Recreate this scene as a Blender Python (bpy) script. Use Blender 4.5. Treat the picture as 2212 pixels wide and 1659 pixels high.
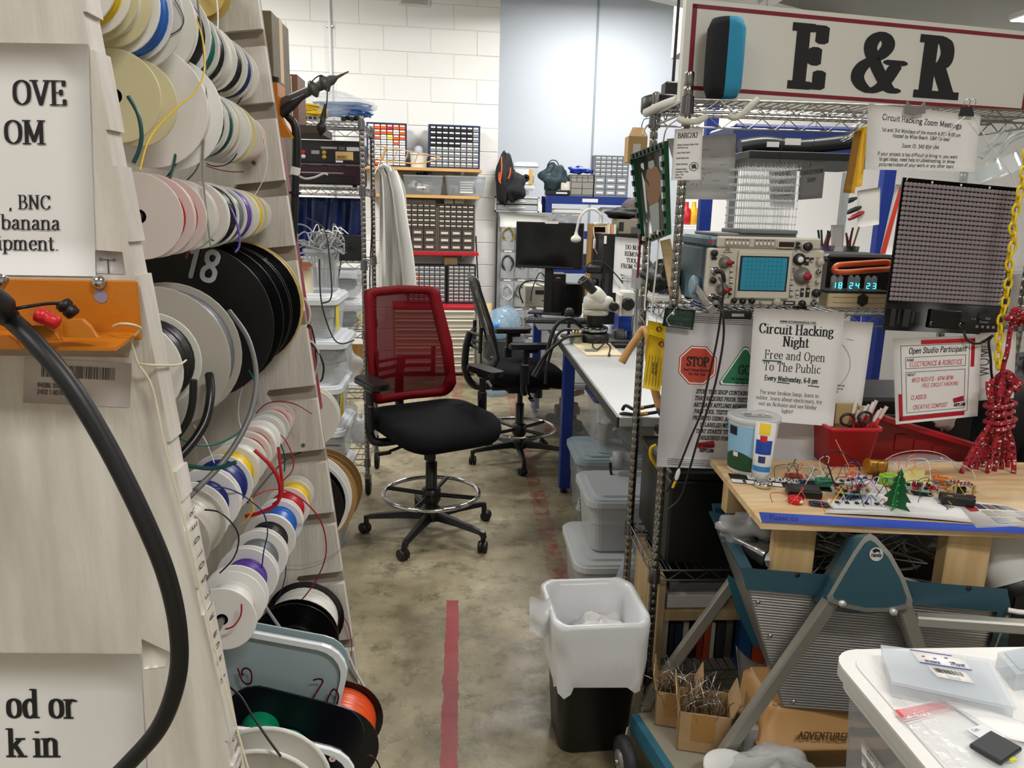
import bpy, math, random
from mathutils import Vector as V, Matrix
R=random.Random(7); PI=math.pi
for o in list(bpy.data.objects): bpy.data.objects.remove(o)
sc=bpy.context.scene; CO=sc.collection
# ---------------------------------------------------------------- camera, world, exposure
CR,CU,CF=V((.99769,-.06336,.02438)),V((-.00973,.21942,.97558)),V((.06716,.97357,-.21830))
EYE=V((0,0,1.5)); FPX=1661.
cam=bpy.data.cameras.new('camera'); camo=bpy.data.objects.new('camera',cam); CO.objects.link(camo)
mw=Matrix((( CR.x,CU.x,-CF.x,EYE.x),(CR.y,CU.y,-CF.y,EYE.y),(CR.z,CU.z,-CF.z,EYE.z),(0,0,0,1)))
camo.matrix_world=mw; cam.sensor_width=36; cam.lens=FPX/2212*36; cam.clip_start=.02; sc.camera=camo
sc.view_settings.view_transform='Standard'; sc.view_settings.look='None'; sc.view_settings.gamma=1
sc.view_settings.use_curve_mapping=False; sc.view_settings.exposure=0.42
wd=bpy.data.worlds.new('world'); sc.world=wd; wd.use_nodes=True
wd.node_tree.nodes['Background'].inputs[0].default_value=(.8,.85,.9,1); wd.node_tree.nodes['Background'].inputs[1].default_value=.05
sc.cycles.max_bounces=6; sc.cycles.transparent_max_bounces=14; sc.cycles.sample_clamp_indirect=4
def area(x,y,z,sx,sy,w,col=(1,.98,.955)):
    l=bpy.data.lights.new('tube_light','AREA'); l.shape='RECTANGLE'; l.size=sx; l.size_y=sy; l.energy=w; l.color=col
    o=bpy.data.objects.new('tube_light',l); CO.objects.link(o); o.location=(x,y,z); return o
LAMPS=[(-1.6,-.9,24,0),(1.3,-.6,42,0),(-1.8,2.4,30,0),(1.5,3.0,36,0),(-2.0,5.6,62,0),(1.2,5.9,62,0),(4.3,2.6,30,0),(6.15,8.0,60,0),(1.7,9.0,62,.58)]  # last entry is an unseen lamp added to brighten the far wall
for lx,ly,lw,lz in LAMPS: area(lx,ly,3.49+lz,1.15,.26,lw)
# ---------------------------------------------------------------- helpers
def ray(px,py): return CR*(px-1106)+CU*(829.5-py)+CF*FPX
def PY(px,py,y): d=ray(px,py); return EYE+d*(y/d.y)            # a point of the room at depth y
def PZ(px,py,z): d=ray(px,py); return EYE+d*((z-1.5)/d.z)      # ... at height z
def PX(px,py,x): d=ray(px,py); return EYE+d*(x/d.x)
def PP(px,py,q,n): d=ray(px,py); return EYE+d*((V(q)-EYE).dot(V(n))/d.dot(V(n)))   # ... on a plane
def lin(h):
    if isinstance(h,(tuple,list)): return tuple(h[:3])+(1,)
    h=h.lstrip('#'); c=[int(h[i:i+2],16)/255 for i in (0,2,4)]
    return tuple(x/12.92 if x<=.04045 else ((x+.055)/1.055)**2.4 for x in c)+(1,)
MC={}
def mat(col,rough=.5,metal=0,alpha=1,emit=0,noise=0,nscale=8,bump=0,bscale=60,col2=None,stretch=None,trans=0,spec=.5):
    key=(str(col),rough,metal,alpha,emit,noise,nscale,bump,bscale,str(col2),str(stretch),trans,spec)
    if key in MC: return MC[key]
    m=bpy.data.materials.new('material_%d'%len(MC)); m.use_nodes=True; nt=m.node_tree; b=nt.nodes['Principled BSDF']; I=b.inputs
    c=lin(col); I['Base Color'].default_value=c; I['Roughness'].default_value=rough; I['Metallic'].default_value=metal
    I['Specular IOR Level'].default_value=spec
    if alpha<1: I['Alpha'].default_value=alpha
    if trans: I['Transmission Weight'].default_value=trans
    if emit: I['Emission Color'].default_value=c; I['Emission Strength'].default_value=emit
    if noise or bump:
        tc=nt.nodes.new('ShaderNodeTexCoord'); mp=nt.nodes.new('ShaderNodeMapping'); nt.links.new(tc.outputs['Object'],mp.inputs[0])
        if stretch: mp.inputs['Scale'].default_value=stretch
        if noise:
            n=nt.nodes.new('ShaderNodeTexNoise'); n.inputs['Scale'].default_value=nscale; n.inputs['Detail'].default_value=6
            nt.links.new(mp.outputs[0],n.inputs['Vector'])
            r=nt.nodes.new('ShaderNodeValToRGB'); nt.links.new(n.outputs[0],r.inputs[0])
            r.color_ramp.elements[0].position=.32; r.color_ramp.elements[1].position=.68
            c2=lin(col2) if col2 else tuple(x*(1-noise) for x in c[:3])+(1,)
            r.color_ramp.elements[0].color=c2; r.color_ramp.elements[1].color=c; nt.links.new(r.outputs[0],I['Base Color'])
        if bump:
            n2=nt.nodes.new('ShaderNodeTexNoise'); n2.inputs['Scale'].default_value=bscale; n2.inputs['Detail'].default_value=4
            nt.links.new(mp.outputs[0],n2.inputs['Vector']); bp=nt.nodes.new('ShaderNodeBump'); bp.inputs['Strength'].default_value=bump
            bp.inputs['Distance'].default_value=.004; nt.links.new(n2.outputs[0],bp.inputs['Height']); nt.links.new(bp.outputs[0],I['Normal'])
    MC[key]=m; return m
def spline(pts,k,closed=False):
    if k<2 or len(pts)<3: return [V(p) for p in pts]
    p=[V(q) for q in pts]; n=len(p); out=[]
    for i in range(n if closed else n-1):
        g=lambda j: p[j%n] if closed else p[min(max(j,0),n-1)]
        a,b,c,d=g(i-1),g(i),g(i+1),g(i+2)
        for j in range(k):
            t=j/k; out.append(.5*((2*b)+(c-a)*t+(2*a-5*b+4*c-d)*t*t+(3*b-a-3*c+d)*t**3))
    if not closed: out.append(p[-1])
    return out
def frame(d):
    d=V(d).normalized(); a=V((0,0,1)) if abs(d.z)<.9 else V((1,0,0)); x=a.cross(d).normalized(); return x,d.cross(x),d
def AX(o,z,x=None):      # matrix with local z along z
    z=V(z).normalized()
    if x is None: x,y,z=frame(z)
    else: x=V(x); x=(x-z*x.dot(z)).normalized(); y=z.cross(x)
    return Matrix(((x.x,y.x,z.x,o[0]),(x.y,y.y,z.y,o[1]),(x.z,y.z,z.z,o[2]),(0,0,0,1)))
def TR(x=0,y=0,z=0,rz=0,rx=0,ry=0): return Matrix.Translation((x,y,z))@Matrix.Rotation(rz,4,'Z')@Matrix.Rotation(ry,4,'Y')@Matrix.Rotation(rx,4,'X')
class MB:
    def __init__(s,M=None): s.v=[];s.f=[];s.k=[];s.sm=[];s.m=0;s.M=M
    def add(s,vs,fs,smooth=False):
        b=len(s.v); M=s.M
        s.v+=[tuple(M@V(p)) for p in vs] if M else [tuple(p) for p in vs]
        for f in fs: s.f.append(tuple(i+b for i in f)); s.k.append(s.m); s.sm.append(smooth)
        return s
    def box(s,c,d,bev=0,M=None):
        x,y,z=[q/2 for q in d]; e=min(bev,x*.9,y*.9,z*.9)
        if e<=0:
            vs=[(i*x,j*y,k*z) for i in(-1,1) for j in(-1,1) for k in(-1,1)]
            fs=[(0,1,3,2),(4,6,7,5),(0,4,5,1),(2,3,7,6),(0,2,6,4),(1,5,7,3)]
        else:
            vs=[];ix={}
            for i in(-1,1):
                for j in(-1,1):
                    for k in(-1,1):
                        for a,p in enumerate(((i*x,j*(y-e),k*(z-e)),(i*(x-e),j*y,k*(z-e)),(i*(x-e),j*(y-e),k*z))): ix[i,j,k,a]=len(vs); vs.append(p)
            q=((-1,-1),(1,-1),(1,1),(-1,1)); fs=[]
            for i in(-1,1):
                fs.append(tuple(ix[i,j,k,0] for j,k in q)[::i]); fs.append(tuple(ix[j,i,k,1] for j,k in q)[::-i]); fs.append(tuple(ix[j,k,i,2] for j,k in q)[::i])
            for i in(-1,1):
                for j in(-1,1):
                    fs+= [(ix[i,j,-1,0],ix[i,j,-1,1],ix[i,j,1,1],ix[i,j,1,0])[::1 if i*j>0 else -1],
                          (ix[i,-1,j,0],ix[i,-1,j,2],ix[i,1,j,2],ix[i,1,j,0])[::-1 if i*j>0 else 1],
                          (ix[-1,i,j,1],ix[-1,i,j,2],ix[1,i,j,2],ix[1,i,j,1])[::1 if i*j>0 else -1]]
                    for k in(-1,1): fs.append((ix[i,j,k,0],ix[i,j,k,1],ix[i,j,k,2])[::1 if i*j*k>0 else -1])
        M2=(M if M else Matrix.Identity(4)); vs=[M2@V((p[0]+c[0],p[1]+c[1],p[2]+c[2])) if not M else Matrix.Translation(c)@(M@V(p)) for p in vs]
        return s.add(vs,fs)
    def b2(s,x0,x1,y0,y1,z0,z1,bev=0): return s.box(((x0+x1)/2,(y0+y1)/2,(z0+z1)/2),(abs(x1-x0),abs(y1-y0),abs(z1-z0)),bev)
    def cyl(s,a,b,r,r2=None,n=12,cap=True): return s.lathe([(r,0),(r if r2 is None else r2,(V(b)-V(a)).length)],n,AX(a,V(b)-V(a)),cap)
    def lathe(s,pr,n=20,M=None,cap=True,smooth=True,sx=1,sy=1):
        vs=[];fs=[];M=M or Matrix.Identity(4)
        for r,z in pr:
            for i in range(n): a=2*PI*i/n; vs.append(M@V((r*sx*math.cos(a),r*sy*math.sin(a),z)))
        for j in range(len(pr)-1):
            for i in range(n): k=(i+1)%n; fs.append((j*n+i,j*n+k,j*n+n+k,j*n+n+i))
        s.add(vs,fs,smooth)
        if cap:
            if pr[0][0]>1e-5: s.add(vs[:n],[tuple(range(n))[::-1]])
            if pr[-1][0]>1e-5: s.add(vs[-n:],[tuple(range(n))])
        return s
    def tube(s,pts,r,n=6,k=1,closed=False,r2=None):
        p=spline(pts,k,closed); m=len(p); vs=[];fs=[]
        t=(p[1]-p[0]); x,y,_=frame(t)
        for i in range(m):
            a=p[(i-1)%m] if (i or closed) else p[0]; b=p[(i+1)%m] if (i<m-1 or closed) else p[-1]; d=(b-a)
            if d.length<1e-9: d=V((0,0,1))
            d.normalize(); x=(x-d*x.dot(d))
            if x.length<1e-6: x=frame(d)[0]
            x.normalize(); y=d.cross(x); rr=r if r2 is None else r+(r2-r)*i/(m-1)
            for j in range(n): a=2*PI*j/n; vs.append(p[i]+x*(rr*math.cos(a))+y*(rr*math.sin(a)))
        for i in range(m if closed else m-1):
            i2=(i+1)%m
            for j in range(n): k2=(j+1)%n; fs.append((i*n+j,i*n+k2,i2*n+k2,i2*n+j))
        s.add(vs,fs,True)
        if not closed: s.add(vs[:n],[tuple(range(n))[::-1]]); s.add(vs[-n:],[tuple(range(n))])
        return s
    def prism(s,poly,z0,z1,M=None,smooth=False):
        M=M or Matrix.Identity(4); n=len(poly); vs=[M@V((x,y,z)) for z in(z0,z1) for x,y in poly]
        ar=sum(poly[i][0]*poly[(i+1)%n][1]-poly[(i+1)%n][0]*poly[i][1] for i in range(n))
        d=1 if (ar>0)==(z1>z0) else -1
        s.add(vs,[tuple(range(n))[::-d],tuple(range(n,2*n))[::d]]); return s.add(vs,[(i,(i+1)%n,n+(i+1)%n,n+i)[::d] for i in range(n)],smooth)
    def ball(s,c,r,n=10,M=None,sq=(1,1,1)):
        h=max(4,n//2); pr=[(max(r*math.sin(PI*i/h),1e-6),-r*math.cos(PI*i/h)) for i in range(h+1)]
        Mx=Matrix.Translation(c)@(M or Matrix.Identity(4))@Matrix.Diagonal((*sq,1)); return s.lathe(pr,n,Mx,False)
    def grid(s,fn,nu,nv,smooth=True,t=0):
        vs=[V(fn(i/nu,j/nv)) for j in range(nv+1) for i in range(nu+1)]; w=nu+1
        fs=[(j*w+i,j*w+i+1,j*w+w+i+1,j*w+w+i) for j in range(nv) for i in range(nu)]
        if t:
            n=(vs[1]-vs[0]).cross(vs[w]-vs[0]).normalized()*t; k=len(vs); vs+= [p-n for p in vs]
            fs+=[tuple(i+k for i in f[::-1]) for f in fs]
            ed=[i for i in range(w)]+[j*w+nu for j in range(1,nv+1)]+[nv*w+i for i in range(nu-1,-1,-1)]+[j*w for j in range(nv-1,0,-1)]
            fs+=[(ed[i],ed[i-1],ed[i-1]+k,ed[i]+k)[::-1] for i in range(len(ed))]
        return s.add(vs,fs,smooth)
    def mesh(s,name,mats):
        me=bpy.data.meshes.new(name); me.from_pydata(s.v,[],s.f); mats=mats if isinstance(mats,(list,tuple)) else [mats]
        for m in mats: me.materials.append(m)
        me.polygons.foreach_set('material_index',s.k); me.polygons.foreach_set('use_smooth',s.sm); me.update(); return me
    def build(s,name,mats,parent=None,world=False):
        if parent is not None and world:
            im=parent.get('_im') ; im=Matrix([im[i*4:i*4+4] for i in range(4)]); s.v=[tuple(im@V(p)) for p in s.v]
        o=bpy.data.objects.new(name,s.mesh(name,mats)); CO.objects.link(o)
        if parent is not None: o.parent=parent
        return o
    def thing(s,name,label,cat,mats,group=None,kind=None):      # a thing that is one mesh; origin moves to its base
        xs=[p[0] for p in s.v]; ys=[p[1] for p in s.v]; zs=[p[2] for p in s.v]
        c=V(((min(xs)+max(xs))/2,(min(ys)+max(ys))/2,min(zs))); s.v=[tuple(V(p)-c) for p in s.v]
        o=s.build(name,mats); o.location=c; return tag(o,label,cat,group,kind)
def tag(o,label=None,cat=None,group=None,kind=None):
    if label: o['label']=label
    if cat: o['category']=cat
    if group: o['group']=group
    if kind: o['kind']=kind
    return o
def thing(name,label,cat,loc=(0,0,0),rz=0,group=None,M=None):
    o=bpy.data.objects.new(name,None); CO.objects.link(o); M=M or TR(*loc,rz); o.matrix_world=M; o.empty_display_size=.05
    im=M.inverted(); o['_im']=[x for r in im for x in r]
    return tag(o,label,cat,group)
def inst(o,loc,parent=None,rot=None,name=None,scale=None):   # a copy that shares its mesh
    c=o.copy(); CO.objects.link(c); c.location=loc
    if rot: c.rotation_euler=rot
    if scale: c.scale=scale
    if parent is not None: c.parent=parent
    return c
def kids(o): return [c for c in bpy.data.objects if c.parent==o]
def dup(root,M,label=None):
    def cp(o,par):
        c=o.copy(); CO.objects.link(c)
        if par: c.parent=par
        for k in list(o.children): cp(k,c)
        return c
    c=cp(root,None); c.matrix_world=M
    if label: c['label']=label
    return c
def struct(mb,name,mats,parent=None): o=mb.build(name,mats,parent); o['kind']='structure'; return o
def cable(name,label,pts,r,m,n=6,k=5,cat='cable',group=None): return MB().tube(pts,r,n,k).thing(name,label,cat,m,group)
# ---------------------------------------------------------------- stroke lettering
GL={}
for ln in '''A72 B8,0 36,100|B64,0 36,100|l19,36 53,36
B66 E14,0 14,100|c14,100 42,98 50,76 40,55 14,53|c14,53 46,51 58,28 46,3 14,0
C70 c62,76 52,95 36,100 16,84 8,50 16,16 36,0 54,6 64,24|s62,98 62,74
D74 E14,0 14,100|c14,100 44,97 62,78 66,50 62,22 44,3 14,0
E64 E14,0 14,100|l14,100 56,100|s56,100 56,80|l14,52 44,52|s44,62 44,42|l14,0 58,0|s58,0 58,22
F60 E14,0 14,100|l14,100 54,100|s54,100 54,80|l14,52 42,52|s42,62 42,42
G76 c62,76 52,95 36,100 16,84 8,50 16,16 36,0 54,4 62,12|s62,98 62,76|B62,44 62,4|l46,44 62,44
H78 E14,0 14,100|E62,0 62,100|l14,52 62,52
I32 E16,0 16,100
J44 B32,100 32,20|c32,20 26,2 14,0 6,12
K74 E14,0 14,100|B62,100 16,42|B66,0 32,60
L60 E14,0 14,100|l14,0 54,0|s54,0 54,24
M92 E14,0 14,100|l14,100 45,10 76,100|E76,0 76,100
N78 E14,0 14,100|l14,100 62,0|B62,100 62,0
O76 c38,100 14,84 8,50 14,16 38,0 62,16 68,50 62,84 38,100
P62 E14,0 14,100|c14,100 42,98 54,74 42,50 14,48
Q76 c38,100 14,84 8,50 14,16 38,0 62,16 68,50 62,84 38,100|l42,16 66,-16
R72 E14,0 14,100|c14,100 42,98 52,75 42,54 14,52|B64,0 36,52
S56 c48,80 38,98 24,100 10,84 14,64 40,42 48,24 36,2 20,0 8,18|s48,98 48,76|s8,24 8,2
T66 B33,0 33,100|l6,100 60,100|s6,78 6,100|s60,100 60,78
U76 B14,100 14,30|c14,30 20,6 38,0 56,6 62,30|B62,100 62,30
V72 B8,100 36,0|B64,100 36,0
W100 B8,100 28,0|l28,0 50,100|l50,100 72,0|B92,100 72,0
X70 E10,0 60,100|E60,0 10,100
Y72 B8,100 36,46|B64,100 36,46|B36,0 36,46
Z66 l10,100 58,100 10,0 60,0|s10,78 10,100|s60,0 60,24
a54 c12,52 22,66 36,62 40,48 40,10 48,1|c40,40 20,34 8,16 18,0 40,12
b60 l12,100 12,2|s2,100 12,100|c12,52 30,66 50,54 52,32 46,6 28,0 12,12
c50 c44,54 34,66 20,62 8,34 18,6 32,0 46,12
d62 l46,100 46,2|s36,100 46,100|s46,1 56,1|c46,52 30,66 12,54 8,32 14,6 30,0 46,12
e52 l10,36 45,36|c45,36 42,60 26,66 10,50 8,32 14,8 28,0 46,12
f38 B18,0 18,76|c18,76 22,98 38,94|l6,64 34,64
g56 c26,66 10,56 10,38 26,26 42,38 42,56 26,66|l40,62 54,65|c20,27 8,16 24,6 46,2 50,-14 26,-26 6,-16 16,2
h62 B12,0 12,100|s2,100 12,100|c12,50 28,66 46,58 48,40|B48,0 48,42
i30 B15,0 15,64|s5,64 15,64|l15,88 15,90
j30 l16,64 16,-10|s6,64 16,64|c16,-10 10,-24 0,-22|l16,88 16,90
k60 B12,0 12,100|s2,100 12,100|B48,64 14,28|B54,0 28,40
l30 B15,0 15,100|s5,100 15,100
m92 B12,0 12,64|s2,64 12,64|c12,50 26,66 42,58 44,40|B44,0 44,44|c44,50 58,66 74,58 76,40|B76,0 76,44
n62 B12,0 12,64|s2,64 12,64|c12,50 28,66 46,58 48,40|B48,0 48,44
o58 c29,66 12,56 8,33 12,10 29,0 46,10 50,33 46,56 29,66
p60 B12,-26 12,64|s2,64 12,64|c12,52 30,66 50,54 52,32 46,6 28,0 12,12
q60 B46,-26 46,64|c46,52 30,66 12,54 8,32 14,6 30,0 46,12
r46 B12,0 12,64|s2,64 12,64|c12,46 24,64 40,60
s46 c38,52 28,66 12,60 14,44 36,24 34,4 16,0 7,12
t36 l16,86 16,14|c16,14 20,0 34,8|l4,64 32,64
u62 l12,64 12,22|s2,64 12,64|c12,22 18,0 34,2 48,16|l48,0 48,64|s48,1 58,1
v56 B6,64 28,0|B50,64 28,0
w82 B6,64 24,0|l24,0 41,64|l41,64 58,0|B76,64 58,0
x56 E8,0 48,64|E48,0 8,64
y56 B6,64 28,4|B50,64 28,0|c28,0 20,-22 6,-22
z50 l8,64 44,64 6,0 46,0|s8,50 8,64|s46,0 46,14
062 c31,100 12,84 8,50 12,16 31,0 50,16 54,50 50,84 31,100
150 B26,0 26,100|l26,100 10,84
260 c10,78 20,98 40,98 50,78 42,54 10,0|l10,0 54,0
360 c10,86 26,100 46,90 44,66 24,54|c24,54 50,46 54,20 36,0 8,10
462 B44,0 44,100|l44,100 6,32 58,32
560 l50,100 16,100 12,56|c12,56 32,64 50,50 50,22 32,0 8,10
660 c48,94 28,96 12,66 10,30 28,0 50,16 48,46 30,58 12,40
758 l8,100 52,100 22,0
860 c30,100 12,90 14,66 30,54 50,34 48,8 30,0 12,8 10,34 30,54 46,66 48,90 30,100
960 c50,60 32,42 12,56 14,86 32,100 48,86 50,60 44,20 14,4
.28 l14,2 14,4
,28 l14,4 10,-16
!30 l15,100 15,30|l15,2 15,4
/44 l4,-6 40,104
:28 l14,8 14,10|l14,56 14,58
-40 l6,34 34,34
&84 c74,2 60,8 28,62 26,86 42,100 54,84 44,64 16,44 8,20 26,0 50,8 70,44|l60,52 80,52
'22 l11,100 11,78
"36 l11,100 11,78|l25,100 25,78
?52 c10,84 26,100 44,86 38,60 26,46 26,28|l26,2 26,4
+56 l8,40 48,40|l28,62 28,18'''.split('\n'):
    h,b=ln.split(' ',1); GL[h[0]]=(float(h[1:]),[(s[0],[tuple(map(float,p.split(','))) for p in s[1:].split()]) for s in b.split('|')])
def hull(p):
    p=sorted(set(p)); 
    def half(q):
        o=[]
        for a in q:
            while len(o)>1 and (o[-1][0]-o[-2][0])*(a[1]-o[-2][1])-(o[-1][1]-o[-2][1])*(a[0]-o[-2][0])<=0: o.pop()
            o.append(a)
        return o[:-1]
    return half(p)+half(p[::-1])
def twidth(s,sp): return sum(34 if c==' ' else GL.get(c,(50,0))[0]+sp for c in s)
def text(mb,s,mp,u,v,h,al='c',a=5.5,b=2.2,serif=True,fine=6,slant=0,wx=1,sp=4,rot=0,n=8):
    """print s on a surface: mp(u,v)->world, v downward, h cap height in the units of the surface"""
    k=h/100; w=twidth(s,sp)*k*wx; x=u-(w/2 if al=='c' else w if al=='r' else 0); cr,sr=math.cos(rot),math.sin(rot)
    nib=[(a*math.cos(2*PI*i/n+PI/n),b*math.sin(2*PI*i/n+PI/n)) for i in range(n)] if n>4 else [(-a,-b),(a,-b),(a,b),(-a,b)]
    ct=[0]
    def put(g,px):
        vs=[]; ct[0]=ct[0]%16+1
        for X,Y in g:
            X=(X+Y*slant)*k*wx+px-u; Y=-Y*k; vs.append(mp(u+X*cr-Y*sr,v+X*sr+Y*cr))
        e=(EYE-V(vs[0])).normalized()*(2e-5*ct[0]); mb.add([V(q)+e for q in vs],[tuple(range(len(vs)))])
    for ch in s:
        if ch==' ': x+=34*k*wx; continue
        if ch not in GL: x+=40*k*wx; continue
        gw,st=GL[ch]
        for ty,pts in st:
            if ty=='s' and not serif: continue
            q=pts
            if ty=='c': q=[(p.x,p.y) for p in spline([(p[0],p[1],0) for p in pts],fine if len(pts)<12 else max(2,fine-1),False)] if pts[0]!=pts[-1] else [(p.x,p.y) for p in spline([(p[0],p[1],0) for p in pts[:-1]],fine,True)]+[pts[0]]
            for i in range(len(q)-1):
                g=hull([(q[i][0]+e[0],q[i][1]+e[1]) for e in nib]+[(q[i+1][0]+e[0],q[i+1][1]+e[1]) for e in nib]); put(g,x)
            if serif and ty in 'BE':
                for e in (pts[:1] if ty=='B' else (pts[0],pts[-1])):
                    d=b if e[1]<1 else (-b if e[1]>60 else 0); sw=a+9
                    put([(e[0]-sw,e[1]-b*1.1),(e[0]+sw,e[1]-b*1.1),(e[0]+sw,e[1]+b*1.1),(e[0]-sw,e[1]+b*1.1)],x)
        x+=(gw+sp)*k*wx
class Sheet:
    """a sheet of paper from its four corners (TL,TR,BR,BL), w x h units, bulge along the normal"""
    def __init__(s,c,w,h,bulge=0,curl=0): s.c=[V(p) for p in c]; s.w=w; s.h=h; s.b=bulge; s.q=curl; s.n=(s.c[3]-s.c[0]).cross(s.c[1]-s.c[0]).normalized()
    def at(s,u,v,off=0):
        a,b=u/s.w,v/s.h; t=s.c[0].lerp(s.c[1],a); d=s.c[3].lerp(s.c[2],a); p=t.lerp(d,b)
        return p+s.n*(s.b*math.sin(PI*min(max(a,0),1))+s.q*max(b,0)**3+off)
    def mp(s,off=.0008): return lambda u,v:s.at(u,v,off)
    def sheet(s,mb=None,nu=8,nv=8,t=.0004): mb=mb or MB(); return mb.grid(lambda a,b:s.at(a*s.w,b*s.h),nu,nv,True,-t)
    def line(s,mb,pts,w,off=.0008,k=1):
        p=spline([(x,y,0) for x,y in pts],k)
        for i in range(len(p)-1):
            d=(p[i+1]-p[i]); 
            if d.length<1e-6: continue
            n=V((-d.y,d.x,0)).normalized()*(w/2); e=d.normalized()*(w/4)
            mb.add([s.at(q.x,q.y,off) for q in (p[i]-n-e,p[i+1]-n+e,p[i+1]+n+e,p[i]+n-e)],[(0,1,2,3)])
    def poly(s,mb,pts,off=.0006): mb.add([s.at(x,y,off) for x,y in pts],[tuple(range(len(pts)))])
    def rect(s,mb,x0,y0,x1,y1,off=.0006): s.poly(mb,[(x0,y0),(x1,y0),(x1,y1),(x0,y1)],off)
# ---------------------------------------------------------------- shared materials
WHITE=mat('#e8e6e0',.5); PAPER=mat('#e6e4e2',.7); INK=mat('#141316',.7); BLACK=mat('#0d0d0e',.45); DARK=mat('#1c1d20',.5); RUB=mat('#101012',.7)
CHROME=mat('#c4c4c2',.18,1); STEEL=mat('#9a9a98',.35,1); ALU=mat('#b9b6ae',.4,.85); BLUE=mat('#0f2f86',.45); RED=mat('#a30f1c',.45)
WOOD=mat('#d6b98c',.55,noise=.25,nscale=5,stretch=(1,1,12)); PLY=mat('#dcc39a',.5,noise=.3,nscale=4,stretch=(1.2,9,9),col2='#c6a272')
CLEAR=mat('#dfe6ea',.12,alpha=.28); MILKY=mat('#d5dadd',.35,alpha=.5); LID=mat('#d8dce0',.45); CARD=mat('#b09067',.75,noise=.12,nscale=20)
# ---------------------------------------------------------------- the room
def floor_mat():
    m=bpy.data.materials.new('concrete'); m.use_nodes=True; nt=m.node_tree; N=nt.nodes; L=nt.links; b=N['Principled BSDF']; b.inputs['Roughness'].default_value=.42
    tc=N.new('ShaderNodeTexCoord')
    def noise(s,d=8,r=.6):
        n=N.new('ShaderNodeTexNoise'); n.inputs['Scale'].default_value=s; n.inputs['Detail'].default_value=d; n.inputs['Roughness'].default_value=r; L.new(tc.outputs['Object'],n.inputs['Vector']); return n.outputs[0]
    def ramp(x,*st):
        r=N.new('ShaderNodeValToRGB'); e=r.color_ramp.elements
        while len(e)<len(st): e.new(.5)
        for i,(p,c) in enumerate(st): e[i].position=p; e[i].color=lin(c) if isinstance(c,str) else (c,c,c,1)
        L.new(x,r.inputs[0]); return r.outputs[0]
    def mix(f,a,c):
        x=N.new('ShaderNodeMix'); x.data_type='RGBA'; L.new(f,x.inputs[0]); L.new(a,x.inputs[6])
        if isinstance(c,str): x.inputs[7].default_value=lin(c)
        else: L.new(c,x.inputs[7])
        return x.outputs[2]
    def mth(op,a,c):
        x=N.new('ShaderNodeMath'); x.operation=op
        for i,q in enumerate((a,c)):
            if isinstance(q,(int,float)): x.inputs[i].default_value=q
            else: L.new(q,x.inputs[i])
        return x.outputs[0]
    base=ramp(noise(2.2),(.3,'#544d3b'),(.43,'#7a7158'),(.57,'#958b70'),(.75,'#b5ad94'))
    base=mix(ramp(noise(8,12,.8),(.5,0.),(.62,.85)),base,'#574f3a')
    base=mix(ramp(noise(26,10,.8),(.60,0.),(.7,.6)),base,'#c9c2ab')
    base=mix(ramp(noise(17,5,.7),(.66,0.),(.72,.5)),base,'#9a5a35')
    base=mix(ramp(noise(48,8,.8),(.62,0.),(.7,.55)),base,'#3f3929')
    sx=N.new('ShaderNodeSeparateXYZ'); L.new(tc.outputs['Object'],sx.inputs[0]); X=sx.outputs[0]; Y=sx.outputs[1]
    wob=mth('MULTIPLY',mth('SUBTRACT',noise(14),.5),.03); Xw=mth('ADD',X,wob)
    def band(c,w,y0,y1): return mth('MULTIPLY',mth('LESS_THAN',mth('ABSOLUTE',mth('SUBTRACT',Xw,c),0),w),mth('MULTIPLY',mth('GREATER_THAN',Y,y0),mth('LESS_THAN',Y,y1)))
    wear=ramp(noise(20,9,.75),(.44,0.),(.53,1.)); wear2=ramp(noise(5,6,.7),(.5,0.),(.6,1.))
    near=mth('MULTIPLY',band(-.021,.024,.5,2.78),ramp(noise(22,9,.75),(.32,0.),(.4,1.)))
    far=mth('MULTIPLY',mth('ADD',band(-.02,.045,5.2,7.6),band(.425,.04,2.6,7.6)),mth('MULTIPLY',wear,mth('ADD',mth('MULTIPLY',wear2,.4),.4)))
    base=mix(mth('MINIMUM',mth('ADD',near,far),.92),base,'#86222c')
    L.new(base,b.inputs['Base Color']); bp=N.new('ShaderNodeBump'); bp.inputs['Strength'].default_value=.25; bp.inputs['Distance'].default_value=.003; L.new(noise(60,6,.7),bp.inputs['Height']); L.new(bp.outputs[0],b.inputs['Normal'])
    L.new(ramp(noise(6),(.35,.3),(.65,.6)),b.inputs['Roughness'])
    return m
X0,X1,Y0,Y1=-4.2,7.5,-3.2,10.4; CZ=4.2
struct(MB().b2(X0,X1,Y0,Y1,-.1,0),'floor',floor_mat())
struct(MB().b2(X0,X1,Y0,Y1,CZ,CZ+.1),'ceiling',mat('#a9a9a5',.8))
struct(MB().b2(2.3,X1,8.6,9.0,3.2,CZ),'ceiling_bulkhead',mat('#a3a29d',.8))
WALLP=mat('#e9e8e4',.6,bump=.12,bscale=90); WALLB=mat('#d3dbe5',.6,bump=.05,bscale=30)
struct(MB().b2(X0-.1,X0,Y0,Y1,0,CZ),'wall_left',WALLP); struct(MB().b2(X1,X1+.1,Y0,Y1,0,CZ),'wall_right',WALLP)
struct(MB().b2(X0,X1,Y0-.1,Y0,0,CZ),'wall_front',WALLP); struct(MB().b2(X0,X1,Y1,Y1+.1,0,CZ),'wall_back',WALLB)
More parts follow.
